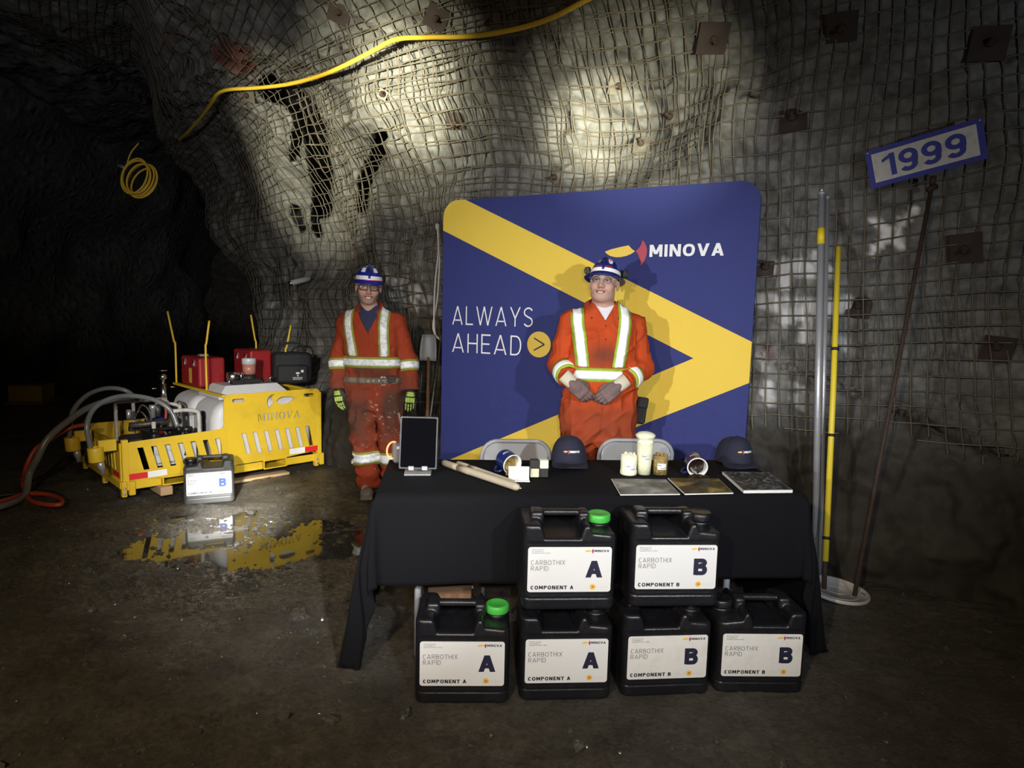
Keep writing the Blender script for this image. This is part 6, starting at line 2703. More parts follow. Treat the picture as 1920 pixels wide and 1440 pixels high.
# rivets on the front
fo = lambda p: overall_sdf(p, P)
for x, z in ((0.0, 1.445), (-.085, 1.49), (.08, 1.49), (.0, 1.36)):
    q = march(fo, np.array([[x, -.5, z]]), np.array([[0, 1., 0]]), 1, .001)[0]
    MB().lathe([(.0, .0), (.0055, .0), (.0045, .003), (.0, .0035)], 12, q, frame_z((0, -1, 0))).build('snap_button', M['dark_steel'], ov)
# pouch on his hip
m = MB()
m.box((.262, .01, .90), (.035, .05, .085), rotm(0, .12, .2), bevel=.012)
m.box((.272, -.03, .955), (.036, .02, .035), rotm(0, .12, .2), bevel=.008)
m.build('hip_pouch', M['black_nylon'], person_right)
hat, patch, tr, dome = helmet(person_right, P, M['helmet_navy'], lambda a: .031 + .008 * max(0, -math.sin(a)), 0, M['reflect_white'], .016, (-.02, 0, 0))
patch('red_edge', M['reflect_red'], -PI * .75, -PI * .3, .24, .265, 1.04, 24, 2)
q = tr([dome(-PI / 2 - .05, .55) * 1.05])[0]
MB().box(q, (.011, .007, .014), rotm(-.6), bevel=.003).build('lamp_bracket', M['black_rubber'], hat)
patch('crown_panel', M['helmet_blue'], -1.75, -1.3, .72, .95, 1.05, 6)
patch('crown_panel', M['helmet_blue'], -.72, -.30, .28, .62, 1.035, 6)
# round white sticker with a red maple leaf
st = [dome(-1.08 + .19 * math.cos(a), .52 + .155 * math.sin(a), 1.05) for a in np.linspace(0, 2 * PI, 25)[:-1]]
so2 = link('round_sticker', mk(tr(st), [tuple(range(24))], False), M['reflect_white'], hat)
leaf = [(0, 1), (.18, .62), (.42, .72), (.36, .30), (.78, .42), (.66, .12), (.95, -.08), (.42, -.42), (.48, -.60), (.06, -.52), (.05, -1), (-.05, -1), (-.06, -.52), (-.48, -.60),
        (-.42, -.42), (-.95, -.08), (-.66, .12), (-.78, .42), (-.36, .30), (-.42, .72), (-.18, .62)]
lf = [dome(-1.08 + .095 * x, .55 + .078 * z, 1.057) for x, z in leaf]
link('maple_leaf', mk(tr(lf + [dome(-1.08, .54, 1.058)]), [(i, (i + 1) % len(lf), len(lf)) for i in range(len(lf))], False), M['reflect_red'], so2)
patch('reflective_sticker', M['reflect_white'], -1.2, -.95, .72, .84, 1.045, 5)
patch('reflective_sticker', M['alu'], -2.15, -1.9, .40, .58, 1.04, 5)
patch('reflective_sticker', M['reflect_white'], -1.98, -1.75, .74, .82, 1.045, 5)
for s in (-1, 1):
    m = MB()
    q = tr([(s * .106, -.01 if s < 0 else .02, .034)])[0]
    m.box(q, (.016, .026, .024), rotm(0, s * .2, s * .3), bevel=.006)
    m.box(q + (s * .014, -.01, -.004), (.010, .016, .014), rotm(0, s * .3, s * .3), bevel=.004)
    m.build('ear_muff_clip', M['black_rubber'], hat)
spectacles(person_right, P, M['clear_plastic'], M['lens'], .0011, True)

# ------------------------------------------------------------------ pump skid
SA = ground(228, 912, .1)[:2]
SE = np.array([.699, .715])
SE = SE / np.linalg.norm(SE)
s_rz = math.atan2(SE[1], SE[0])
SL, SW = 1.70, 1.22
skid = root('pump_skid', 'yellow steel pump skid with stencilled side panel, white tanks and hoses, behind the puddle', 'pump skid', (SA[0], SA[1], 0), s_rz)
# local axes: x along the long side, y away from the viewer, z up


def slot(x0, x1, z0, z1, lean):
    return [(x0 + lean, z0), (x1 + lean, z0), (x1, z1), (x0, z1)][::-1]


def stencil(s, x0, z0, w_, h_):
    """serif stencil capitals as polygons (no closed counters)"""
    G = {
        'M': [[(0, 0), (.22, 0), (.22, .08), (.15, .1), (.15, .62), (.12, .9), (.22, 1), (0, 1), (0, .92), (.06, .9), (.06, .1), (0, .08)],
              [(.20, .95), (.38, .28), (.44, .05), (.47, .2), (.30, .95)],
              [(.50, .22), (.66, 1), (.95, 1), (.95, .92), (.88, .9), (.88, .1), (.95, .08), (.95, 0), (.64, 0), (.64, .08), (.70, .1), (.70, .75)]],
        'I': [[(.05, 0), (.45, 0), (.45, .08), (.36, .1), (.36, .9), (.45, .92), (.45, 1), (.05, 1), (.05, .92), (.14, .9), (.14, .1), (.05, .08)]],
        'N': [[(0, 0), (.20, 0), (.20, .08), (.14, .1), (.14, .75), (.06, .85), (.06, .1), (0, .08)], [(0, 1), (.26, 1), (.78, .12), (.78, 0), (.64, 0), (.12, .86), (0, .92)],
              [(.58, 1), (.84, 1), (.84, .92), (.77, .9), (.77, .30), (.70, .42), (.70, .9), (.58, .92)]],
        'O': [[(.40, 0), (.22, .04), (.08, .2), (.03, .5), (.08, .8), (.22, .96), (.40, 1), (.40, .92), (.28, .82), (.23, .5), (.28, .18), (.40, .08)],
              [(.48, 0), (.66, .04), (.80, .2), (.85, .5), (.80, .8), (.66, .96), (.48, 1), (.48, .92), (.60, .82), (.65, .5), (.60, .18), (.48, .08)]],
        'V': [[(0, 1), (.34, 1), (.34, .92), (.27, .9), (.46, .25), (.42, 0), (.36, 0), (.07, .9), (0, .92)], [(.56, 1), (.84, 1), (.84, .92), (.77, .9), (.52, .12), (.48, .22), (.68, .9), (.56, .92)]],
        'A': [[(0, 0), (.26, 0), (.26, .08), (.18, .1), (.36, .66), (.36, .84), (.06, .1), (0, .08)], [(.42, 1), (.50, 1), (.80, .1), (.86, .08), (.86, 0), (.50, 0), (.50, .08), (.58, .1), (.40, .72)],
              [(.28, .26), (.42, .26), (.40, .34), (.31, .34)]]}
    adv = {'M': 1.02, 'I': .55, 'N': .92, 'O': .94, 'V': .92, 'A': .92}
    tot = sum(adv[c] for c in s)
    out, x = [], 0
    for c in s:
        for pl in G[c]:
            out.append([(x0 + (x + px) / tot * w_, z0 + pz * h_) for px, pz in pl])
        x += adv[c]
    return out


outer = [(.04, .135), (.04, .415)] + [(.04 + .035 * (1 - math.cos(t)), .405 + .035 * math.sin(t)) for t in np.linspace(.3, PI / 2, 4)] + [(.745, .464)] + \
        [(.745 + .045 * math.sin(t), .509 - .045 * math.cos(t)) for t in np.linspace(.2, PI / 2, 5)] + [(.792, .70)] + \
        [(.845 - .053 * math.cos(t), .704 + .053 * math.sin(t)) for t in np.linspace(0.2, PI / 2, 5)] + [(1.64, .757)] + \
        [(1.64 + .05 * math.sin(t), .707 + .05 * math.cos(t)) for t in np.linspace(.2, PI / 2, 5)] + [(1.69, .165), (1.36, .138), (.855, .135), (.855, .115)]
outer = outer + [(.33, .115)]
holes = []
for k in range(7):
    holes.append(slot(.118 + .0985 * k, .160 + .0985 * k, .205, .388, .042))
for k in range(7):
    holes.append(slot(.934 + .0998 * k, .977 + .0998 * k, .216, .408, .042))
for x0, x1 in ((.862, .966), (1.524, 1.626)):
    holes.append(rrect(x0, .684, x1, .716, .0155, 4))
holes += stencil('MINOVA', 1.083, .497, .408, .068)
lx = lambda x, z: (x, z)
holes.append(spline([lx(*q) for q in [(1.246, .732), (1.195, .722), (1.170, .685), (1.170, .645), (1.188, .608), (1.215, .635), (1.243, .664), (1.218, .680), (1.220, .712)]], 3, True)[:, :2].tolist()
             if False else [(1.246, .733), (1.215, .731), (1.188, .715), (1.172, .688), (1.168, .655), (1.176, .628), (1.188, .608), (1.212, .632), (1.241, .662), (1.220, .676), (1.213, .697), (1.222, .718)])
holes.append([(1.252, .664), (1.275, .690), (1.310, .704), (1.370, .703), (1.436, .688), (1.405, .658), (1.368, .638), (1.330, .631), (1.295, .637)])
link('side_panel', plate([outer] + holes, .008, 0), M['yellow_paint'], skid)
for x0, x1, mt, nm in ((.045, .186, 'reflect_red', 'red_strip'), (.186, .328, 'reflect_white', 'white_strip')):
    link(nm, flat([[(x0, .138), (x1, .138), (x1, .187), (x0, .187)]], -.0015), M[mt], skid)
for x0, x1, mt, nm in ((1.376, 1.530, 'reflect_white', 'white_strip'), (1.530, 1.685, 'reflect_red', 'red_strip')):
    link(nm, flat([[(x0, .158), (x1, .158), (x1, .209), (x0, .209)]], -.0015), M[mt], skid)
# end panel (short side at the left), slats seen from outside
ep = [(.03, .13), (SW - .05, .13), (SW - .05, .40), (.03, .43)]
eh = [slot(.16 + .09 * k, .205 + .09 * k, .20, .37, -.03) for k in range(4)] + [slot(.66 + .09 * k, .705 + .09 * k, .20, .36, -.03) for k in range(4)]
link('end_panel', plate([ep] + eh, .008, 0), M['yellow_paint'], skid, loc=(.012, 0, 0), rot=(0, 0, PI / 2))
link('red_strip', flat([[(.06, .15), (.24, .15), (.24, .195), (.06, .195)]], 0), M['reflect_red'], skid, loc=(.002, 0, 0), rot=(0, 0, PI / 2))
me = flat([[(.05, .15), (.20, .15), (.20, .195), (.05, .195)]], 0)
link('back_panel', plate([[(.04, .13), (SL, .13), (SL, .62), (.9, .62), (.75, .42), (.04, .42)]], .008, 0), M['yellow_paint'], skid, loc=(0, SW, 0))
link('end_panel', plate([[(.03, .13), (SW - .05, .13), (SW - .05, .72), (.03, .72)]], .008, 0), M['yellow_paint'], skid, loc=(SL, 0, 0), rot=(0, 0, PI / 2))
for x, y in ((.035, .02), (.035, SW - .02), (SL - .02, .02), (SL - .02, SW - .02), (.79, .02)):
    MB().box((x, y, .26 if x < 1 else .38), (.022, .022, .20 if x < 1 else .34), bevel=.003).build('corner_post', M['yellow_paint'], skid)
# base: side rails, fork pockets, cross channels, feet
for y in (.03, SW - .03):
    for xa, xb in ((.0, .285), (.515, 1.12), (1.35, SL)):
        MB().box(((xa + xb) / 2, y, .095), ((xb - xa) / 2, .03, .035), bevel=.004).build('base_rail', M['yellow_paint'], skid)
for x in (.02, SL * .5, SL - .03):
    MB().box((x, SW / 2, .105), (.03, SW / 2, .03), bevel=.004).build('base_rail', M['yellow_paint'], skid)
for x in (.40, 1.235):
    pts = rrect(-.11, -.042, .11, .042, .006, 2)
    m = plate([pts, rrect(-.10, -.032, .10, .032, .004, 2)], SW + .02)
    link('fork_pocket', m, M['yellow_paint'], skid, loc=(x, -.01, .098))
for x, y in ((.035, .0), (.035, SW - .02), (SL - .04, .0), (SL - .04, SW - .02), (.035, SW * .45)):
    m = MB()
    m.box((x - .02, y, .075), (.018, .022, .062), bevel=.004)
    m.box((x + .035, y, .075), (.022, .022, .055), bevel=.004)
    ft = m.build('foot', M['yellow_paint'], skid)
    b = MB()
    for dz in (-.03, .01):
        b.lathe([(.0, .0), (.011, .0), (.011, .006), (.006, .009), (.0, .009)], 8, (x - .02, y - .022, .072 + dz), rotm(PI / 2))
    b.build('bolt', M['steel'], ft)
link('deck', mk([(0, 0, .13), (SL, 0, .13), (SL, SW, .13), (0, SW, .13)], [(0, 1, 2, 3)], False), M['dark_steel'], skid)
# tanks
tk = lambda p: rbox(p, (1.17, .32, .43), (.42, .27, .29), .09)
def tank(y0, name):
    def fn(p):
        f = rbox(p, (1.17, y0, .42), (.46, .255, .285), .085)
        sh = .707 * (p[:, 2] - .705) - .707 * (p[:, 0] - .86)       # chamfer at the top front end
        f = smax(f, sh * .9 - .035 + 0 * p[:, 0], .09)
        return f
    v, f = sdf_mesh(fn, ar(.69, 1.65, .014), ar(y0 - .275, y0 + .275, .014), ar(.12, .72, .014))
    return link(name, mk(v, f), M['white_poly'], skid)


t1 = tank(.29, 'tank')
t2 = tank(.86, 'tank')
# the B stencilled on the near tank's end
bv, bf = lettering('B', -.045, -.09, .085, .19, .3)
link('tank_letter', mk(np.stack([np.full(len(bv), .7045), .22 - bv[:, 0], .50 + bv[:, 2]], 1), bf, False), M['ink_navy'], t1)
# pump cover on top of the near tank
m = MB()
a = [(.80, .10, .735), (1.42, .10, .735), (1.42, .52, .735), (.80, .52, .735)]
b = [(.87, .16, .815), (1.34, .16, .815), (1.34, .46, .815), (.87, .46, .815)]
m.add(a + b, [(3, 2, 1, 0), (4, 5, 6, 7), (0, 1, 5, 4), (1, 2, 6, 5), (2, 3, 7, 6), (3, 0, 4, 7)], False)
m.box((1.11, .31, .72), (.33, .24, .018), bevel=.01)
m.build('tank_lid', M['white_poly'], skid)
m = MB()
m.tube([(.93, .24, .885), (1.02, .25, .885)], .045, 20)
m.tube([(1.02, .25, .885), (1.06, .26, .885)], .036, 16)
m.box((1.06, .28, .845), (.06, .05, .03), bevel=.008)
m.build('pump_motor', M['bright_steel'], skid)
m = MB()
m.tube([(1.13, .27, .815), (1.13, .27, .90)], .055, 20)
m.box((1.13, .27, .84), (.08, .07, .022), bevel=.006)
m.box((1.00, .24, .835), (.05, .05, .02), bevel=.004)
m.build('pump_head', M['black_rubber'], skid)
MB().lathe([(.0, .90), (.056, .90), (.058, .99), (.0, .99)], 24, (1.13, .27, 0)).build('fluid_cup', M['copper_fluid'], skid)
MB().lathe([(.0, .99), (.062, .99), (.062, 1.035), (.058, 1.045), (.0, 1.046)], 24, (1.13, .27, 0)).build('cup_lid', M['clear_plastic'], skid)
m = MB()
m.tube([(1.30, .22, .815), (1.30, .22, .855), (1.315, .21, .87)], .012, 8)
m.box((1.26, .20, .825), (.03, .02, .012), bevel=.004)
m.tube([(.92, .20, .815), (.92, .20, .87)], .010, 8)
m.build('fittings', M['bright_steel'], skid)
# top angle irons
for x in (.80, 1.60):
    MB().box((x, SW / 2, .745), (.022, SW / 2, .010), bevel=.003).build('top_bar', M['yellow_paint'], skid)
MB().box((1.45, .62, .752), (.22, .05, .012), bevel=.003).build('top_bar', M['yellow_paint'], skid)
# bent yellow guide rods
for (x, y, z0, dx, dy, h1, h2) in ((.80, .40, .74, .030, -.02, .44, .20), (.80, 1.18, .74, -.06, .0, .43, .28), (1.60, 1.18, .74, -.05, .0, .43, .26), (1.62, .55, .74, .06, .0, .38, .22)):
    MB().tube(spline([(x, y, z0), (x, y, z0 + h1 * .9), (x + dx * .2, y + dy * .2, z0 + h1), (x + dx, y + dy, z0 + h1 + h2)], 5), .0095, 8).build('guide_rod', M['yellow_paint'], skid)
# pump plant at the low end
m = MB()
for y in (.10, .55, .88):
    m.tube(spline([(.62, y, .13), (.62, y, .56), (.60, y, .62), (.52, y, .64), (.42, y, .64)], 6), .016, 10)
for x in (.20, .34):
    m.tube([(x, .90, .13), (x, .90, .64)], .015, 10)
m.tube([(.20, .90, .64), (.62, .90, .64)], .016, 10)
m.tube([(.30, .20, .13), (.30, .20, .55)], .016, 10)
m.build('pipe_frame', M['white_paint'], skid)
m = MB()
m.tube([(.18, .42, .50), (.58, .42, .50)], .026, 14)
m.tube([(.50, .42, .28), (.50, .42, .56)], .034, 16)
m.tube([(.40, .42, .56), (.40, .42, .66)], .022, 12)
m.tube([(.22, .60, .44), (.60, .60, .44)], .022, 12)
m.box((.30, .55, .27), (.14, .16, .11), bevel=.02)
m.tube([(.16, .55, .30), (.44, .55, .30)], .085, 20)
for k in range(7):
    x, y, z = RNG.uniform(.12, .6), RNG.uniform(.25, .8), RNG.uniform(.35, .6)
    m.tube(spline([(x, y, z), (x + .05, y + .04, z + .06), (x + .10, y, z - .02), (x + .12, y + .02, .25)], 4), .009, 6)
m.build('pump', M['dark_steel'], skid)
for fn_ in (lambda m: m.lathe([(.0, .20), (.022, .20), (.022, .26), (.034, .27), (.034, .30), (.022, .31), (.0, .31)], 14, (.53, .36, 0)),
            lambda m: m.lathe([(.0, .55), (.020, .55), (.020, .62), (.028, .63), (.028, .66), (.0, .66)], 14, (.36, .42, 0)),
            lambda m: m.tube([(.30, .30, .36), (.38, .30, .36)], .026, 14), lambda m: m.tube([(.24, .66, .52), (.24, .66, .60)], .02, 12)):
    fn_(MB()).build('coupling', M['alu'], skid)
m = MB()
m.box((.52, .74, .46), (.09, .13, .06), bevel=.02)
m.tube(spline([(.50, .66, .52), (.50, .66, .60), (.50, .84, .60), (.50, .84, .52)], 4), .006, 6)
m.build('motor_blue', M['blue_paint'], skid)
MB().box((.52, .74, .33), (.10, .14, .07), bevel=.02).build('motor_red', M['red_pump'], skid)
m = MB()
m.tube([(.60, .92, .60), (.60, .92, .78)], .026, 14)
m.tube([(.60, .92, .78), (.60, .92, .86)], .014, 10)
m.lathe([(.0, -.03), (.03, -.02), (.036, .0), (.03, .02), (.0, .03)], 16, (.60, .92, .845))
m.lathe([(.0, .0), (.04, .0), (.04, .008), (.0, .01)], 18, (.60, .92, .90))
m.tube([(.50, .92, .74), (.54, .92, .74)], .008, 6)
m.tube([(.66, .92, .745), (.70, .92, .745)], .008, 6)
m.build('valve', M['bright_steel'], skid)
# hoses of the skid
def at_skid(x, y, Y):
    p = at(x, y, Y) - np.array((SA[0], SA[1], 0))
    c, s = math.cos(-s_rz), math.sin(-s_rz)
    return np.array((p[0] * c - p[1] * s, p[0] * s + p[1] * c, p[2]))


Hs = [('hose', [(170, 840, 4.78), (163, 800, 4.78), (175, 768, 4.85), (205, 748, 4.95), (245, 742, 5.1), (290, 750, 5.25), (320, 770, 5.3), (333, 800, 5.3)], .019, 'grey_hose'),
      ('hose', [(131, 822, 5.25), (132, 790, 5.25), (140, 765, 5.3), (165, 740, 5.4), (200, 728, 5.5), (235, 732, 5.6), (260, 750, 5.6)], .019, 'grey_hose'),
      ('hose', [(300, 748, 5.4), (310, 765, 5.4), (311, 785, 5.4)], .010, 'red_hose')]
for nm, pts, r_, mt in Hs:
    MB().tube(spline([at_skid(*q) for q in pts], 7), r_, 10).build(nm, M[mt], skid)
for px, py, Y in ((180, 852, 4.76), (136, 832, 5.22)):
    c = at_skid(px, py, Y)
    d = np.array((-.05, .0, 1.0))
    m = MB()
    m.lathe([(.0, -.056), (.052, -.056), (.054, -.05), (.054, .05), (.052, .056), (.040, .056), (.040, .03), (.0, .03)], 28, c, rotm(0, -.06))
    q = m.build('hose_holder', M['yellow_paint'], skid)
    m = MB()
    m.lathe([(.0, -.16), (.017, -.16), (.019, -.12), (.026, -.115), (.026, -.06), (.0, -.05)], 16, c + (.015, 0, 0), rotm(0, -.16))
    m.build('hose_end', M['steel'], q)
    m = MB()
    m.box(c + (.075, 0, .06), (.06, .02, .045), bevel=.004)
    m.build('bracket', M['yellow_paint'], q)

# pallet boards beneath the skid
for x, lb in ((.30, 'pale timber block under the left end of the yellow skid'), (1.20, 'pale timber board under the right end of the yellow skid')):
    c, s = math.cos(s_rz), math.sin(s_rz)
    if x < 1:
        ob = MB().box((0, 0, .035), (.045, .55, .035), bevel=.004).build('timber', M['wood'])
        lx_, ly_ = x, SW / 2 - .13
    else:
        ob = MB().box((0, 0, .012), (.32, .05, .012), bevel=.003).build('timber', M['wood'])
        lx_, ly_ = 1.02, -.02
    ob.location = (SA[0] + lx_ * c - ly_ * s, SA[1] + lx_ * s + ly_ * c, -.012)
    ob.rotation_euler = (0, 0, s_rz)
    tag(ob, lb, 'timber', 'timbers under the yellow skid')


def on_skid(x, y):
    c, s = math.cos(s_rz), math.sin(s_rz)
    return (SA[0] + x * c - y * s, SA[1] + x * s + y * c)


# red steel boxes standing on the tanks
def red_box(label, x, y, z, L, W_, Hh, rz, detail):
    p = on_skid(x, y)
    o = root('red_case', label, 'case', (p[0], p[1], z), s_rz + rz, 'red cases on the yellow skid')
    v, f = sdf_mesh(lambda q: rbox(q, (0, 0, Hh / 2), (L / 2, W_ / 2, Hh / 2), .022), ar(-L / 2 - .01, L / 2 + .01, .01), ar(-W_ / 2 - .01, W_ / 2 + .01, .01), ar(-.01, Hh + .01, .01))
    link('body', mk(v, f), M['red_paint'], o)
    for yy in (-W_ * .25, W_ * .25):
        m = MB()
        m.box((-L / 2 - .004, yy, Hh * .80), (.004, .014, .030), bevel=.002)
        m.box((-L / 2 - .009, yy, Hh * .76), (.004, .008, .016), bevel=.002)
        m.build('latch', M['bright_steel'], o)
    if detail:
        link('warning_label', flat([rrect(-.04, .06, .04, .20, .008, 3)], 0), M['logo_yellow'], o, loc=(-L / 2 - .0015, -.02, -.03), rot=(0, 0, -PI / 2))
        MB().box((L / 2 - .1, .04, Hh + .008), (.04, .03, .010), bevel=.003).build('top_plate', M['alu'], o)
    return o


red_box('red steel case on the yellow skid, left one with yellow warning label', .93, .84, .757, .24, .46, .275, .0, True)
red_box('red steel case on the yellow skid, right one beside the black bag', 1.42, .86, .757, .22, .40, .33, .0, False)
# black carry bag
p = on_skid(1.66, .50)
o = root('carry_bag', 'black nylon carry bag with white print at the right end of the skid', 'bag', (p[0], p[1], .757), s_rz - .40)
v, f = sdf_mesh(lambda q: rbox(q, (0, 0, .16), (.185, .12, .158), .05) + .006 * vnoise(q * 9, 701), ar(-.2, .2, .011), ar(-.14, .14, .011), ar(-.01, .34, .011))
link('body', mk(v, f), M['black_nylon'], o)
v, f = sdf_mesh(lambda q: rbox(q, (.0, -.115, .11), (.15, .03, .09), .03), ar(-.17, .17, .011), ar(-.16, -.07, .011), ar(-.0, .22, .011))
link('pocket', mk(v, f), M['black_nylon'], o)
MB().tube(spline([(-.12, 0, .30), (-.10, 0, .38), (0, 0, .41), (.10, 0, .38), (.12, 0, .30)], 6), .012, 8).build('handle', M['black_nylon'], o)
pr = link('print', flat([[(.045 + .018 * math.cos(a), .118 + .010 * math.sin(a)) for a in np.linspace(0, 2 * PI, 20)[:-1]], [(.037, .100), (.053, .100), (.047, .085), (.043, .085)],
                         rrect(.075, .125, .10, .15, .003, 2), [(.062, .118), (.066, .118), (.066, .122), (.062, .122)]], -.1475), M['enamel_white'], o)
text('lettering', 'MINE POWER', .0, .068, .09, .010, M['enamel_white'], pr, -.1478, .02)
text('lettering', 'EQUIPMENT', .0, .053, .09, .010, M['enamel_white'], pr, -.1478, .02)

# black jug inside the low end of the skid
o = make_can('black jug with a white label standing inside the low end of the yellow skid', 'A', 'black', group='jugs stacked in front of the table')
p = on_skid(.42, .07)
del o['group']
place(o, p, .13, s_rz + .0)
# dusty jug standing in front of the skid
o = make_can('dusty grey jug marked B standing in front of the yellow skid', 'B', 'black', False, True, group=None)
if 'group' in o:
    del o['group']
a, b = ground(343, 948), ground(437, 938)
c = ground(345, 949, -.045)
place(o, (c[0] + .165, c[1] + .075), -.045, .42)
gcan = bpy.data.meshes[CAN_ME.name].copy()
gcan.materials.clear()
gcan.materials.append(M['grey_plastic'])
for ch in o.children:
    if ch.name.startswith('body'):
        ch.data = gcan
    elif ch.name.startswith('label'):
        for k in list(ch.children):
            if k.name.startswith('component_letter'):
                k.data.materials.clear()
                k.data.materials.append(material('blue ink', (.02, .06, .38), .5))

# ------------------------------------------------------------------ hoses on the left floor
def hose(name, label, pts, r_, mat, n=8):
    m = MB()
    m.tube(spline(pts, n), r_, 10)
    ob = m.build(name, mat)
    tag(ob, label, 'hose')
    return ob


g = lambda x, y, z=.02: tuple(ground(x, y, z))
hose('hose', 'thick grey hose arching from the skid down to the dark floor at left', [tuple(at(258, 745, 5.5)), tuple(at(215, 748, 5.4)), tuple(at(165, 765, 5.25)), tuple(at(120, 795, 5.1)), tuple(at(88, 825, 5.0)),
     tuple(at(70, 860, 4.95)), tuple(at(55, 890, 4.95)), g(45, 930), g(0, 950), g(-60, 960)], .026, M['grey_hose'])
hose('hose', 'orange red hose running from the skid and looping on the dark floor at left', [tuple(at(165, 795, 5.25)), tuple(at(130, 803, 5.2)), tuple(at(95, 824, 5.1)), tuple(at(66, 843, 5.0)), tuple(at(48, 880, 4.95)),
     g(44, 912), g(54, 935), g(80, 945), g(112, 946), g(114, 936), g(90, 927), g(50, 926), g(15, 936), g(-50, 955)], .017, M['red_hose'])
hose('hose', 'thin black hose lying beside the orange red hose loop', [g(-60, 935, .012), g(20, 927, .012), g(60, 921, .012), g(95, 922, .012), g(112, 934, .012), g(100, 948, .012)], .012, M['black_rubber'])
# far yellow crate in the dark
p = at(60, 742, 9.5)
o = root('crate', 'dim yellow box far back in the dark drift at left', 'box', (p[0], p[1], 0), .2)
MB().box((0, 0, .17), (.22, .2, .12), bevel=.01).build('body', M['dull_yellow'], o)
MB().box((0, 0, .025), (.25, .22, .025), bevel=.01).build('base', M['dark_wood'], o)

# ------------------------------------------------------------------ things on and against the rock
def plate_on(x, y, label, mat, sz=.11, bolt=True, yaw=0.0, name='rock_bolt_plate', group='rock bolt plates'):
    p, n = on_wall(x, y, .03)
    n = n * .75 + (_eye - p) / np.linalg.norm(_eye - p) * .25
    sz = sz * .72
    R = frame_z(n) @ rotm(0, 0, yaw)
    o = bpy.data.objects.new(name, None)
    COL.objects.link(o)
    m4 = Matrix.Identity(4)
    for i in range(3):
        for j in range(3):
            m4[i][j] = R[i, j]
        m4[i][3] = p[i]
    o.matrix_world = m4
    tag(o, label, 'bolt plate', group)
    m = MB()
    n_ = 9
    u, v_ = np.meshgrid(np.linspace(-1, 1, n_), np.linspace(-1, 1, n_), indexing='ij')
    dome_ = .022 * np.exp(-(u ** 2 + v_ ** 2) / .18)
    top = np.stack([u * sz, v_ * sz, .006 + dome_], -1)
    bot = np.stack([u * sz, v_ * sz, dome_ - .002], -1)
    m.grid(top)
    m.grid(bot[::-1])
    for a, b in ((top[:, 0], bot[:, 0]), (bot[:, -1], top[:, -1]), (bot[0], top[0]), (top[-1], bot[-1])):
        m.grid(np.stack([a, b], 1))
    m.build('plate', mat, o)
    if bolt:
        m = MB()
        m.lathe([(.0, .02), (.024, .02), (.024, .036), (.012, .040), (.012, .085), (.0, .087)], 8)
        m.build('bolt', M['rust'] if mat is not M['steel'] else M['steel'], o)
    return o


old = material('dull weathered steel', (.16, .145, .12), .7, .2, vary=.3, bump=.3)
red_rust = material('red rusted plate', (.048, .032, .029), .8, .1, vary=.35, bump=.3)
for x, y, lb, mt, sz in [
    (470, 174, 'grey bolt plate just under the yellow hose, above the dark cleft', old, .10),
    (425, 232, 'grey bolt plate on the left rock shoulder below the yellow hose', old, .10),
    (522, 152, 'brown bolt plate touching the yellow hose over the left rock shoulder', old, .08),
    (640, 20, 'brown bolt plate at the top edge, above the left lit rock', red_rust, .12),
    (820, 30, 'dark bolt plate at the top edge, above the bright left spot', red_rust, .11),
    (925, 40, 'dark bolt plate high up near the yellow hose', old, .11),
    (720, 178, 'small bolt plate in the bright left light', old, .05),
    (855, 222, 'rusty bolt plate right of the bright left spot', red_rust, .10),
    (1155, 157, 'round headed bolt plate in the broken rock at the middle', old, .09),
    (1335, 68, 'rust brown bolt plate at the upper right of the broken rock', red_rust, .13),
    (1265, 225, 'pale bolt plate with slot right of the broken rock', old, .06),
    (1205, 278, 'pale bolt plate at the right rim of the bright middle spot', old, .085),
    (1050, 330, 'pale bolt plate just above the banner top edge', old, .075),
    (1582, 47, 'dark red bolt plate near the top, right of the middle', red_rust, .11),
    (1852, 85, 'dark red bolt plate in the top right corner', red_rust, .12),
    (1488, 232, 'rust brown bolt plate between the banner and the numbered sign', red_rust, .11),
    (1808, 462, 'dark brown bolt plate below the numbered sign', red_rust, .12),
    (1432, 508, 'dark bolt plate beside the right edge of the banner', red_rust, .08),
    (1612, 580, 'rusty bolt plate low on the right wall beside the yellow pole', red_rust, .10),
    (1872, 660, 'dark bolt plate near the right edge at half height', red_rust, .11),
    (1693, 757, 'grey bolt plate low on the wall between the rods', old, .075),
]:
    plate_on(x, y, lb, mt, sz, True, (x * 7 % 10) / 10 - .5)

# yellow hose slung along the roof
pts = []
for x, y, off in [(1180, -40, .14), (1100, 0, .14), (1030, 35, .13), (960, 56, .12), (880, 68, .12), (800, 70, .12), (742, 74, .12), (700, 95, .16), (650, 121, .16), (600, 142, .16), (540, 158, .14),
                  (480, 165, .12), (430, 168, .10), (408, 176, .10), (395, 195, .10), (375, 222, .12), (352, 248, .14), (335, 263, .1)]:
    pts.append(on_wall(x, y, off)[0])
ys = np.array(pts)
ys0 = ys.copy()
for i in range(len(ys)):
    ys[i] = ys0[max(0, i - 1):i + 2][np.argmin(ys0[max(0, i - 1):i + 2, 1])] - (0, .10, 0)
for _ in range(2):
    ys[1:-1] = (ys[:-2] + 2 * ys[1:-1] + ys[2:]) / 4
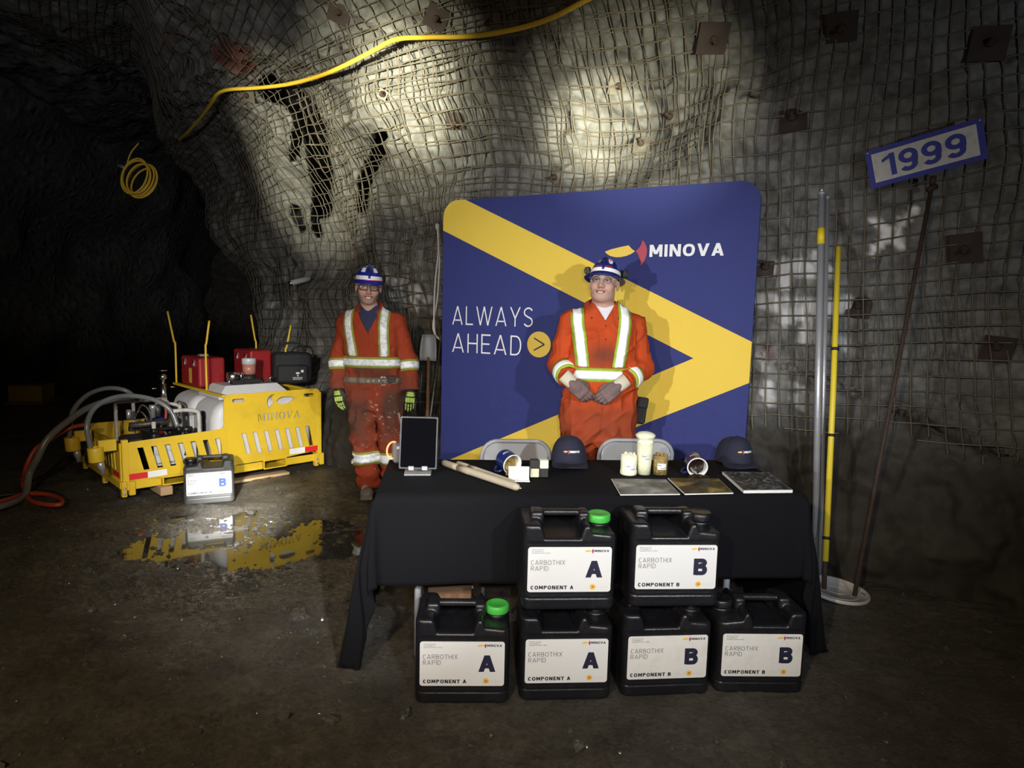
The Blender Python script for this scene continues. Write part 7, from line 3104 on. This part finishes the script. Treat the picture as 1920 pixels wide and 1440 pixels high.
# keep the line of sight but smooth the depth
res = []
for (x, y, _), q in zip([(1180, -40, 0), (1100, 0, 0), (1030, 35, 0), (960, 56, 0), (880, 68, 0), (800, 70, 0), (742, 74, 0), (700, 95, 0), (650, 121, 0), (600, 142, 0), (540, 158, 0),
                         (480, 165, 0), (430, 168, 0), (408, 176, 0), (395, 195, 0), (375, 222, 0), (352, 248, 0), (335, 263, 0)], ys):
    res.append(at(x, y, q[1]))
hz = root('air_hose', 'long yellow hose slung across the rock below the roof', 'hose')
MB().tube(spline(res, 8), .016, 10).build('hose', M['yellow_hose'], hz)
for k in (6, 10, 12):
    q = res[k]
    MB().tube([q + (0, .02, .018), q + (0, -.022, .0), q + (0, .02, -.018)], .004, 6).build('tie', M['black_rubber'], hz)

# coiled yellow hose hanging in the dark at left
c = at(252, 330, 6.9)
o = root('hose_coil', 'coiled yellow hose hanging in the shadow at upper left', 'hose', tuple(c))
m = MB()
for k in range(6):
    t = np.linspace(0, 2 * PI, 40)[:-1]
    rx, rz = .125 + .02 * math.sin(k * 2.1), .17 + .015 * math.cos(k * 1.7)
    tilt = .55 + .05 * k
    P_ = np.stack([rx * np.cos(t) + .012 * k - .3 * rz * np.sin(t) * .5, .02 * k + .03 * np.sin(t), rz * np.sin(t) * 1.0], 1) @ rotm(0, tilt, 0).T
    m.tube(P_, .010, 6, closed=True)
m.build('coil', M['yellow_hose'], o)
MB().tube(spline([(-.10, .03, .10), (-.06, .05, .24), (.0, .1, .36)], 6), .008, 6).build('tail', M['yellow_hose'], o)
m = MB()
m.tube([(-.20, .05, .12), (-.10, .03, .08)], .018, 10)
m.build('nozzle', M['alu'], o)

# pale pipe stub sticking out of the rock
p, n = on_wall(575, 541, .12)
o = root('pipe_stub', 'short pale pipe stub poking out of the rock left of the man', 'pipe', tuple(p))
m = MB()
m.tube([(-.07, -.02, -.03), (-.05, -.02, -.022), (.09, .10, .03)], .030, 16)
m.build('pipe', M['pale_pipe'], o)
MB().tube([(-.082, -.02, -.034), (-.055, -.02, -.024)], .034, 16).build('collar', M['bright_steel'], o)

# white rope hanging beside the banner
pts = [at(820, 425, 5.45), at(822, 470, 5.42), at(816, 530, 5.42), at(814, 590, 5.42), at(816, 625, 5.42), at(824, 636, 5.42)]
o = root('rope', 'white rope hanging in a loop beside the left edge of the banner', 'rope', tuple(pts[0]))
m = MB()
m.tube(spline([q - pts[0] for q in pts], 8), .008, 6)
m.tube(spline([at(822, 430, 5.45) - pts[0], at(824, 490, 5.43) - pts[0], at(820, 560, 5.43) - pts[0], at(812, 610, 5.43) - pts[0], at(818, 634, 5.42) - pts[0]], 8), .007, 6)
m.build('strands', M['rope_white'], o)
m = MB()
m.lathe([(.0, -.03), (.016, -.02), (.02, .0), (.016, .02), (.0, .03)], 12)
m.build('knot', M['rope_white'], o)

# shovel blade, chain and rod between the man and the banner
p = at(803, 652, 5.38)
o = root('shovel', 'grey shovel leaning on the rock between the man and the banner', 'shovel', (p[0], p[1], 0))
z = p[2]
m = MB()
V = []
for i, v_ in enumerate(np.linspace(-1, 1, 8)):
    V.append([(u * (.072 - .015 * max(0, v_)), .03 * (1 - u * u) + .02 * v_, z + v_ * .11) for u in np.linspace(-1, 1, 8)])
m.grid(np.array(V))
q = m.build('blade', M['device_grey'], o)
sm_ = q.modifiers.new('thickness', 'SOLIDIFY')
sm_.thickness = .004
MB().tube([(.0, -.05, .0), (.0, .02, z - .08)], .015, 10).build('shaft', M['dark_wood'], o)
p0, p1 = at(826, 640, 5.42), ground(796, 905)
o = root('drill_rod', 'dark steel rod leaning on the rock at the left edge of the banner', 'rod', (p1[0], 5.30, 0))
MB().tube([(0, 0, 0), (p0[0] - p1[0], p0[1] - 5.30, p0[2])], .011, 8).build('shaft', M['dark_steel'], o)
MB().tube([(p0[0] - p1[0], p0[1] - 5.30, p0[2]), ((p0[0] - p1[0]) * 1.03, (p0[1] - 5.30) * 1.03, p0[2] + .05)], .015, 8).build('tip', M['rust'], o)
a, b = at(795, 660, 5.45), at(760, 780, 5.3)
o = root('cable', 'black spiral cable hanging behind the man at his side', 'cable', tuple(a))
m = MB()
t = np.linspace(0, 1, 160)
P_ = (b - a)[None] * t[:, None] + .010 * np.stack([np.cos(t * 190), np.sin(t * 190), 0 * t], 1)
m.tube(P_, .005, 5)
m.build('spiral', M['black_rubber'], o)
MB().tube([(0, 0, -.0), (0, 0, .06)], .012, 8).build('plug', M['dark_steel'], o)

# ------------------------------------------------------------------ numbered sign on its rod, poles on the pail lid
lid_c = ground(1566, 1113)
lid = root('pail_lid', 'white plastic pail lid lying on the floor under the poles', 'lid', (lid_c[0], lid_c[1], .012))
lid.rotation_euler = (.05, .06, .3)
MB().lathe([(.0, .0), (.165, .0), (.172, .006), (.172, .018), (.166, .022), (.158, .020), (.152, .010), (.0, .009)], 48).build('disc', M['lid_white'], lid)
m = MB()
for r_ in (.12, .05):
    m.tube([(r_ * math.cos(a), r_ * math.sin(a), .010) for a in np.linspace(0, 2 * PI, 49)[:-1]], .0025, 6, closed=True)
m.build('ribs', M['lid_white'], lid)


def pole(name, label, foot, top, r_, mat, cat):
    foot, top = np.array(foot), np.array(top)
    o = root(name, label, cat, tuple(foot))
    return o, top - foot


# two galvanised tubes side by side
ft = ground(1527, 1090)
tp = at(1541, 352, min(on_wall(x, 352)[0][1] for x in (1500, 1541, 1580)) - .16)
o, v = pole('steel_tube', 'front galvanised steel tube with yellow tape, leaning on the wall at the table end', ft + (0, 0, .0), tp, .02, None, 'tube')
MB().tube([(0, 0, 0), v * .985], .019, 16).build('tube', M['steel'], o)
MB().tube([v * .982, v * .988], .023, 16).build('flange', M['steel'], o)
MB().tube([v * .988, v * 1.0], .010, 10).build('tip', M['alu'], o)
MB().tube([v * .855, v * .895], .0205, 16).build('yellow_band', M['yellow_tape'], o)
ft2 = ground(1537, 1083)
tp2 = at(1551, 358, tp[1] + .03)
o, v = pole('steel_tube', 'rear galvanised steel tube tight beside the taped one at the table end', ft2, tp2, .02, None, 'tube')
MB().tube([(0, 0, 0), v * .98], .015, 16).build('tube', M['steel'], o)
MB().tube([v * .98, v * .985], .018, 16).build('flange', M['steel'], o)
# yellow pole
ft = ground(1545, 1104, .025)
tp = at(1575, 463, min(on_wall(x, 463)[0][1] for x in (1550, 1575, 1600)) - .15)
o, v = pole('marker_pole', 'yellow fibreglass pole with black bands standing on the white lid', ft, tp, .016, None, 'pole')
MB().tube([(0, 0, 0), v * .09], .013, 10).build('spike', M['rust'], o)
MB().tube([v * .075, v * .55, v * 1.0 + np.array((.0, .02, 0))], .0165, 14).build('rod', M['pole_yellow'], o)
for t in (.135, .425, .68):
    MB().tube([v * t, v * (t + .008)], .0215, 12).build('black_band', M['black_rubber'], o)
MB().tube([v * .09 + (.022, .01, 0), v * .70 + (.022, .02, 0)], .005, 6).build('side_wire', M['rust'], o)
# rusty rod up to the sign
ft = ground(1602, 1117, .02)
tp = at(1748, 345, 3.62)
o, v = pole('sign_rod', 'long rusty steel rod rising from the white lid to the numbered sign', ft, tp, .012, None, 'rod')
MB().tube([(0, 0, 0), v * .45, v], .0115, 10).build('rod', M['rust'], o)
MB().tube([v * .985 + (-.02, 0, 0), v * .99, v * .985 + (.03, 0, .02)], .014, 8).build('clamp', M['rust'], o)
MB().tube([v * 1.0, v * 1.01 + (0, 0, .02)], .016, 8).build('knob', M['rust'], o)

# the sign
TLp, BLp, TRp, BRp = at(1624, 285, 3.78), at(1631, 354, 3.80), at(1841, 218, 3.42), at(1855, 297, 3.44)
cS = (TLp + BLp + TRp + BRp) / 4
ux = ((TRp - TLp) + (BRp - BLp)) / 2
wS = np.linalg.norm(ux)
ux /= wS
uz = ((TLp - BLp) + (TRp - BRp)) / 2
hS = np.linalg.norm(uz)
uz -= ux * (uz @ ux)
uz /= np.linalg.norm(uz)
uy = np.cross(uz, ux)
o = bpy.data.objects.new('number_sign', None)
COL.objects.link(o)
m4 = Matrix.Identity(4)
for i in range(3):
    m4[i][0], m4[i][1], m4[i][2], m4[i][3] = ux[i], uy[i], uz[i], cS[i]
o.matrix_world = m4
tag(o, 'tilted white sign with a blue border reading 1999, high on the right wall', 'sign')
link('panel', plate([[(-wS / 2, -hS / 2), (wS / 2, -hS / 2), (wS / 2, hS / 2), (-wS / 2, hS / 2)]], .004, 0), M['sign_blue'], o)
bx, bz = .028, .026
link('face', flat([[(-wS / 2 + bx, -hS / 2 + bz), (wS / 2 - bx * 1.1, -hS / 2 + bz), (wS / 2 - bx * 1.1, hS / 2 - bz), (-wS / 2 + bx, hS / 2 - bz)]], -.001), M['sign_white'], o)
caps('numerals', '1999', -wS / 2 + .075, -hS * .285, wS - .155, hS * .57, M['sign_blue'], o, -.002, .19, .12)
m = MB()
for x, z in ((-wS / 2 + .012, hS / 2 - .012), (wS / 2 - .014, hS / 2 - .012)):
    m.lathe([(.0, 0), (.008, 0), (.006, .004), (0, .005)], 10, (x, -.001, z), rotm(PI / 2))
m.build('rivet', M['alu'], o)
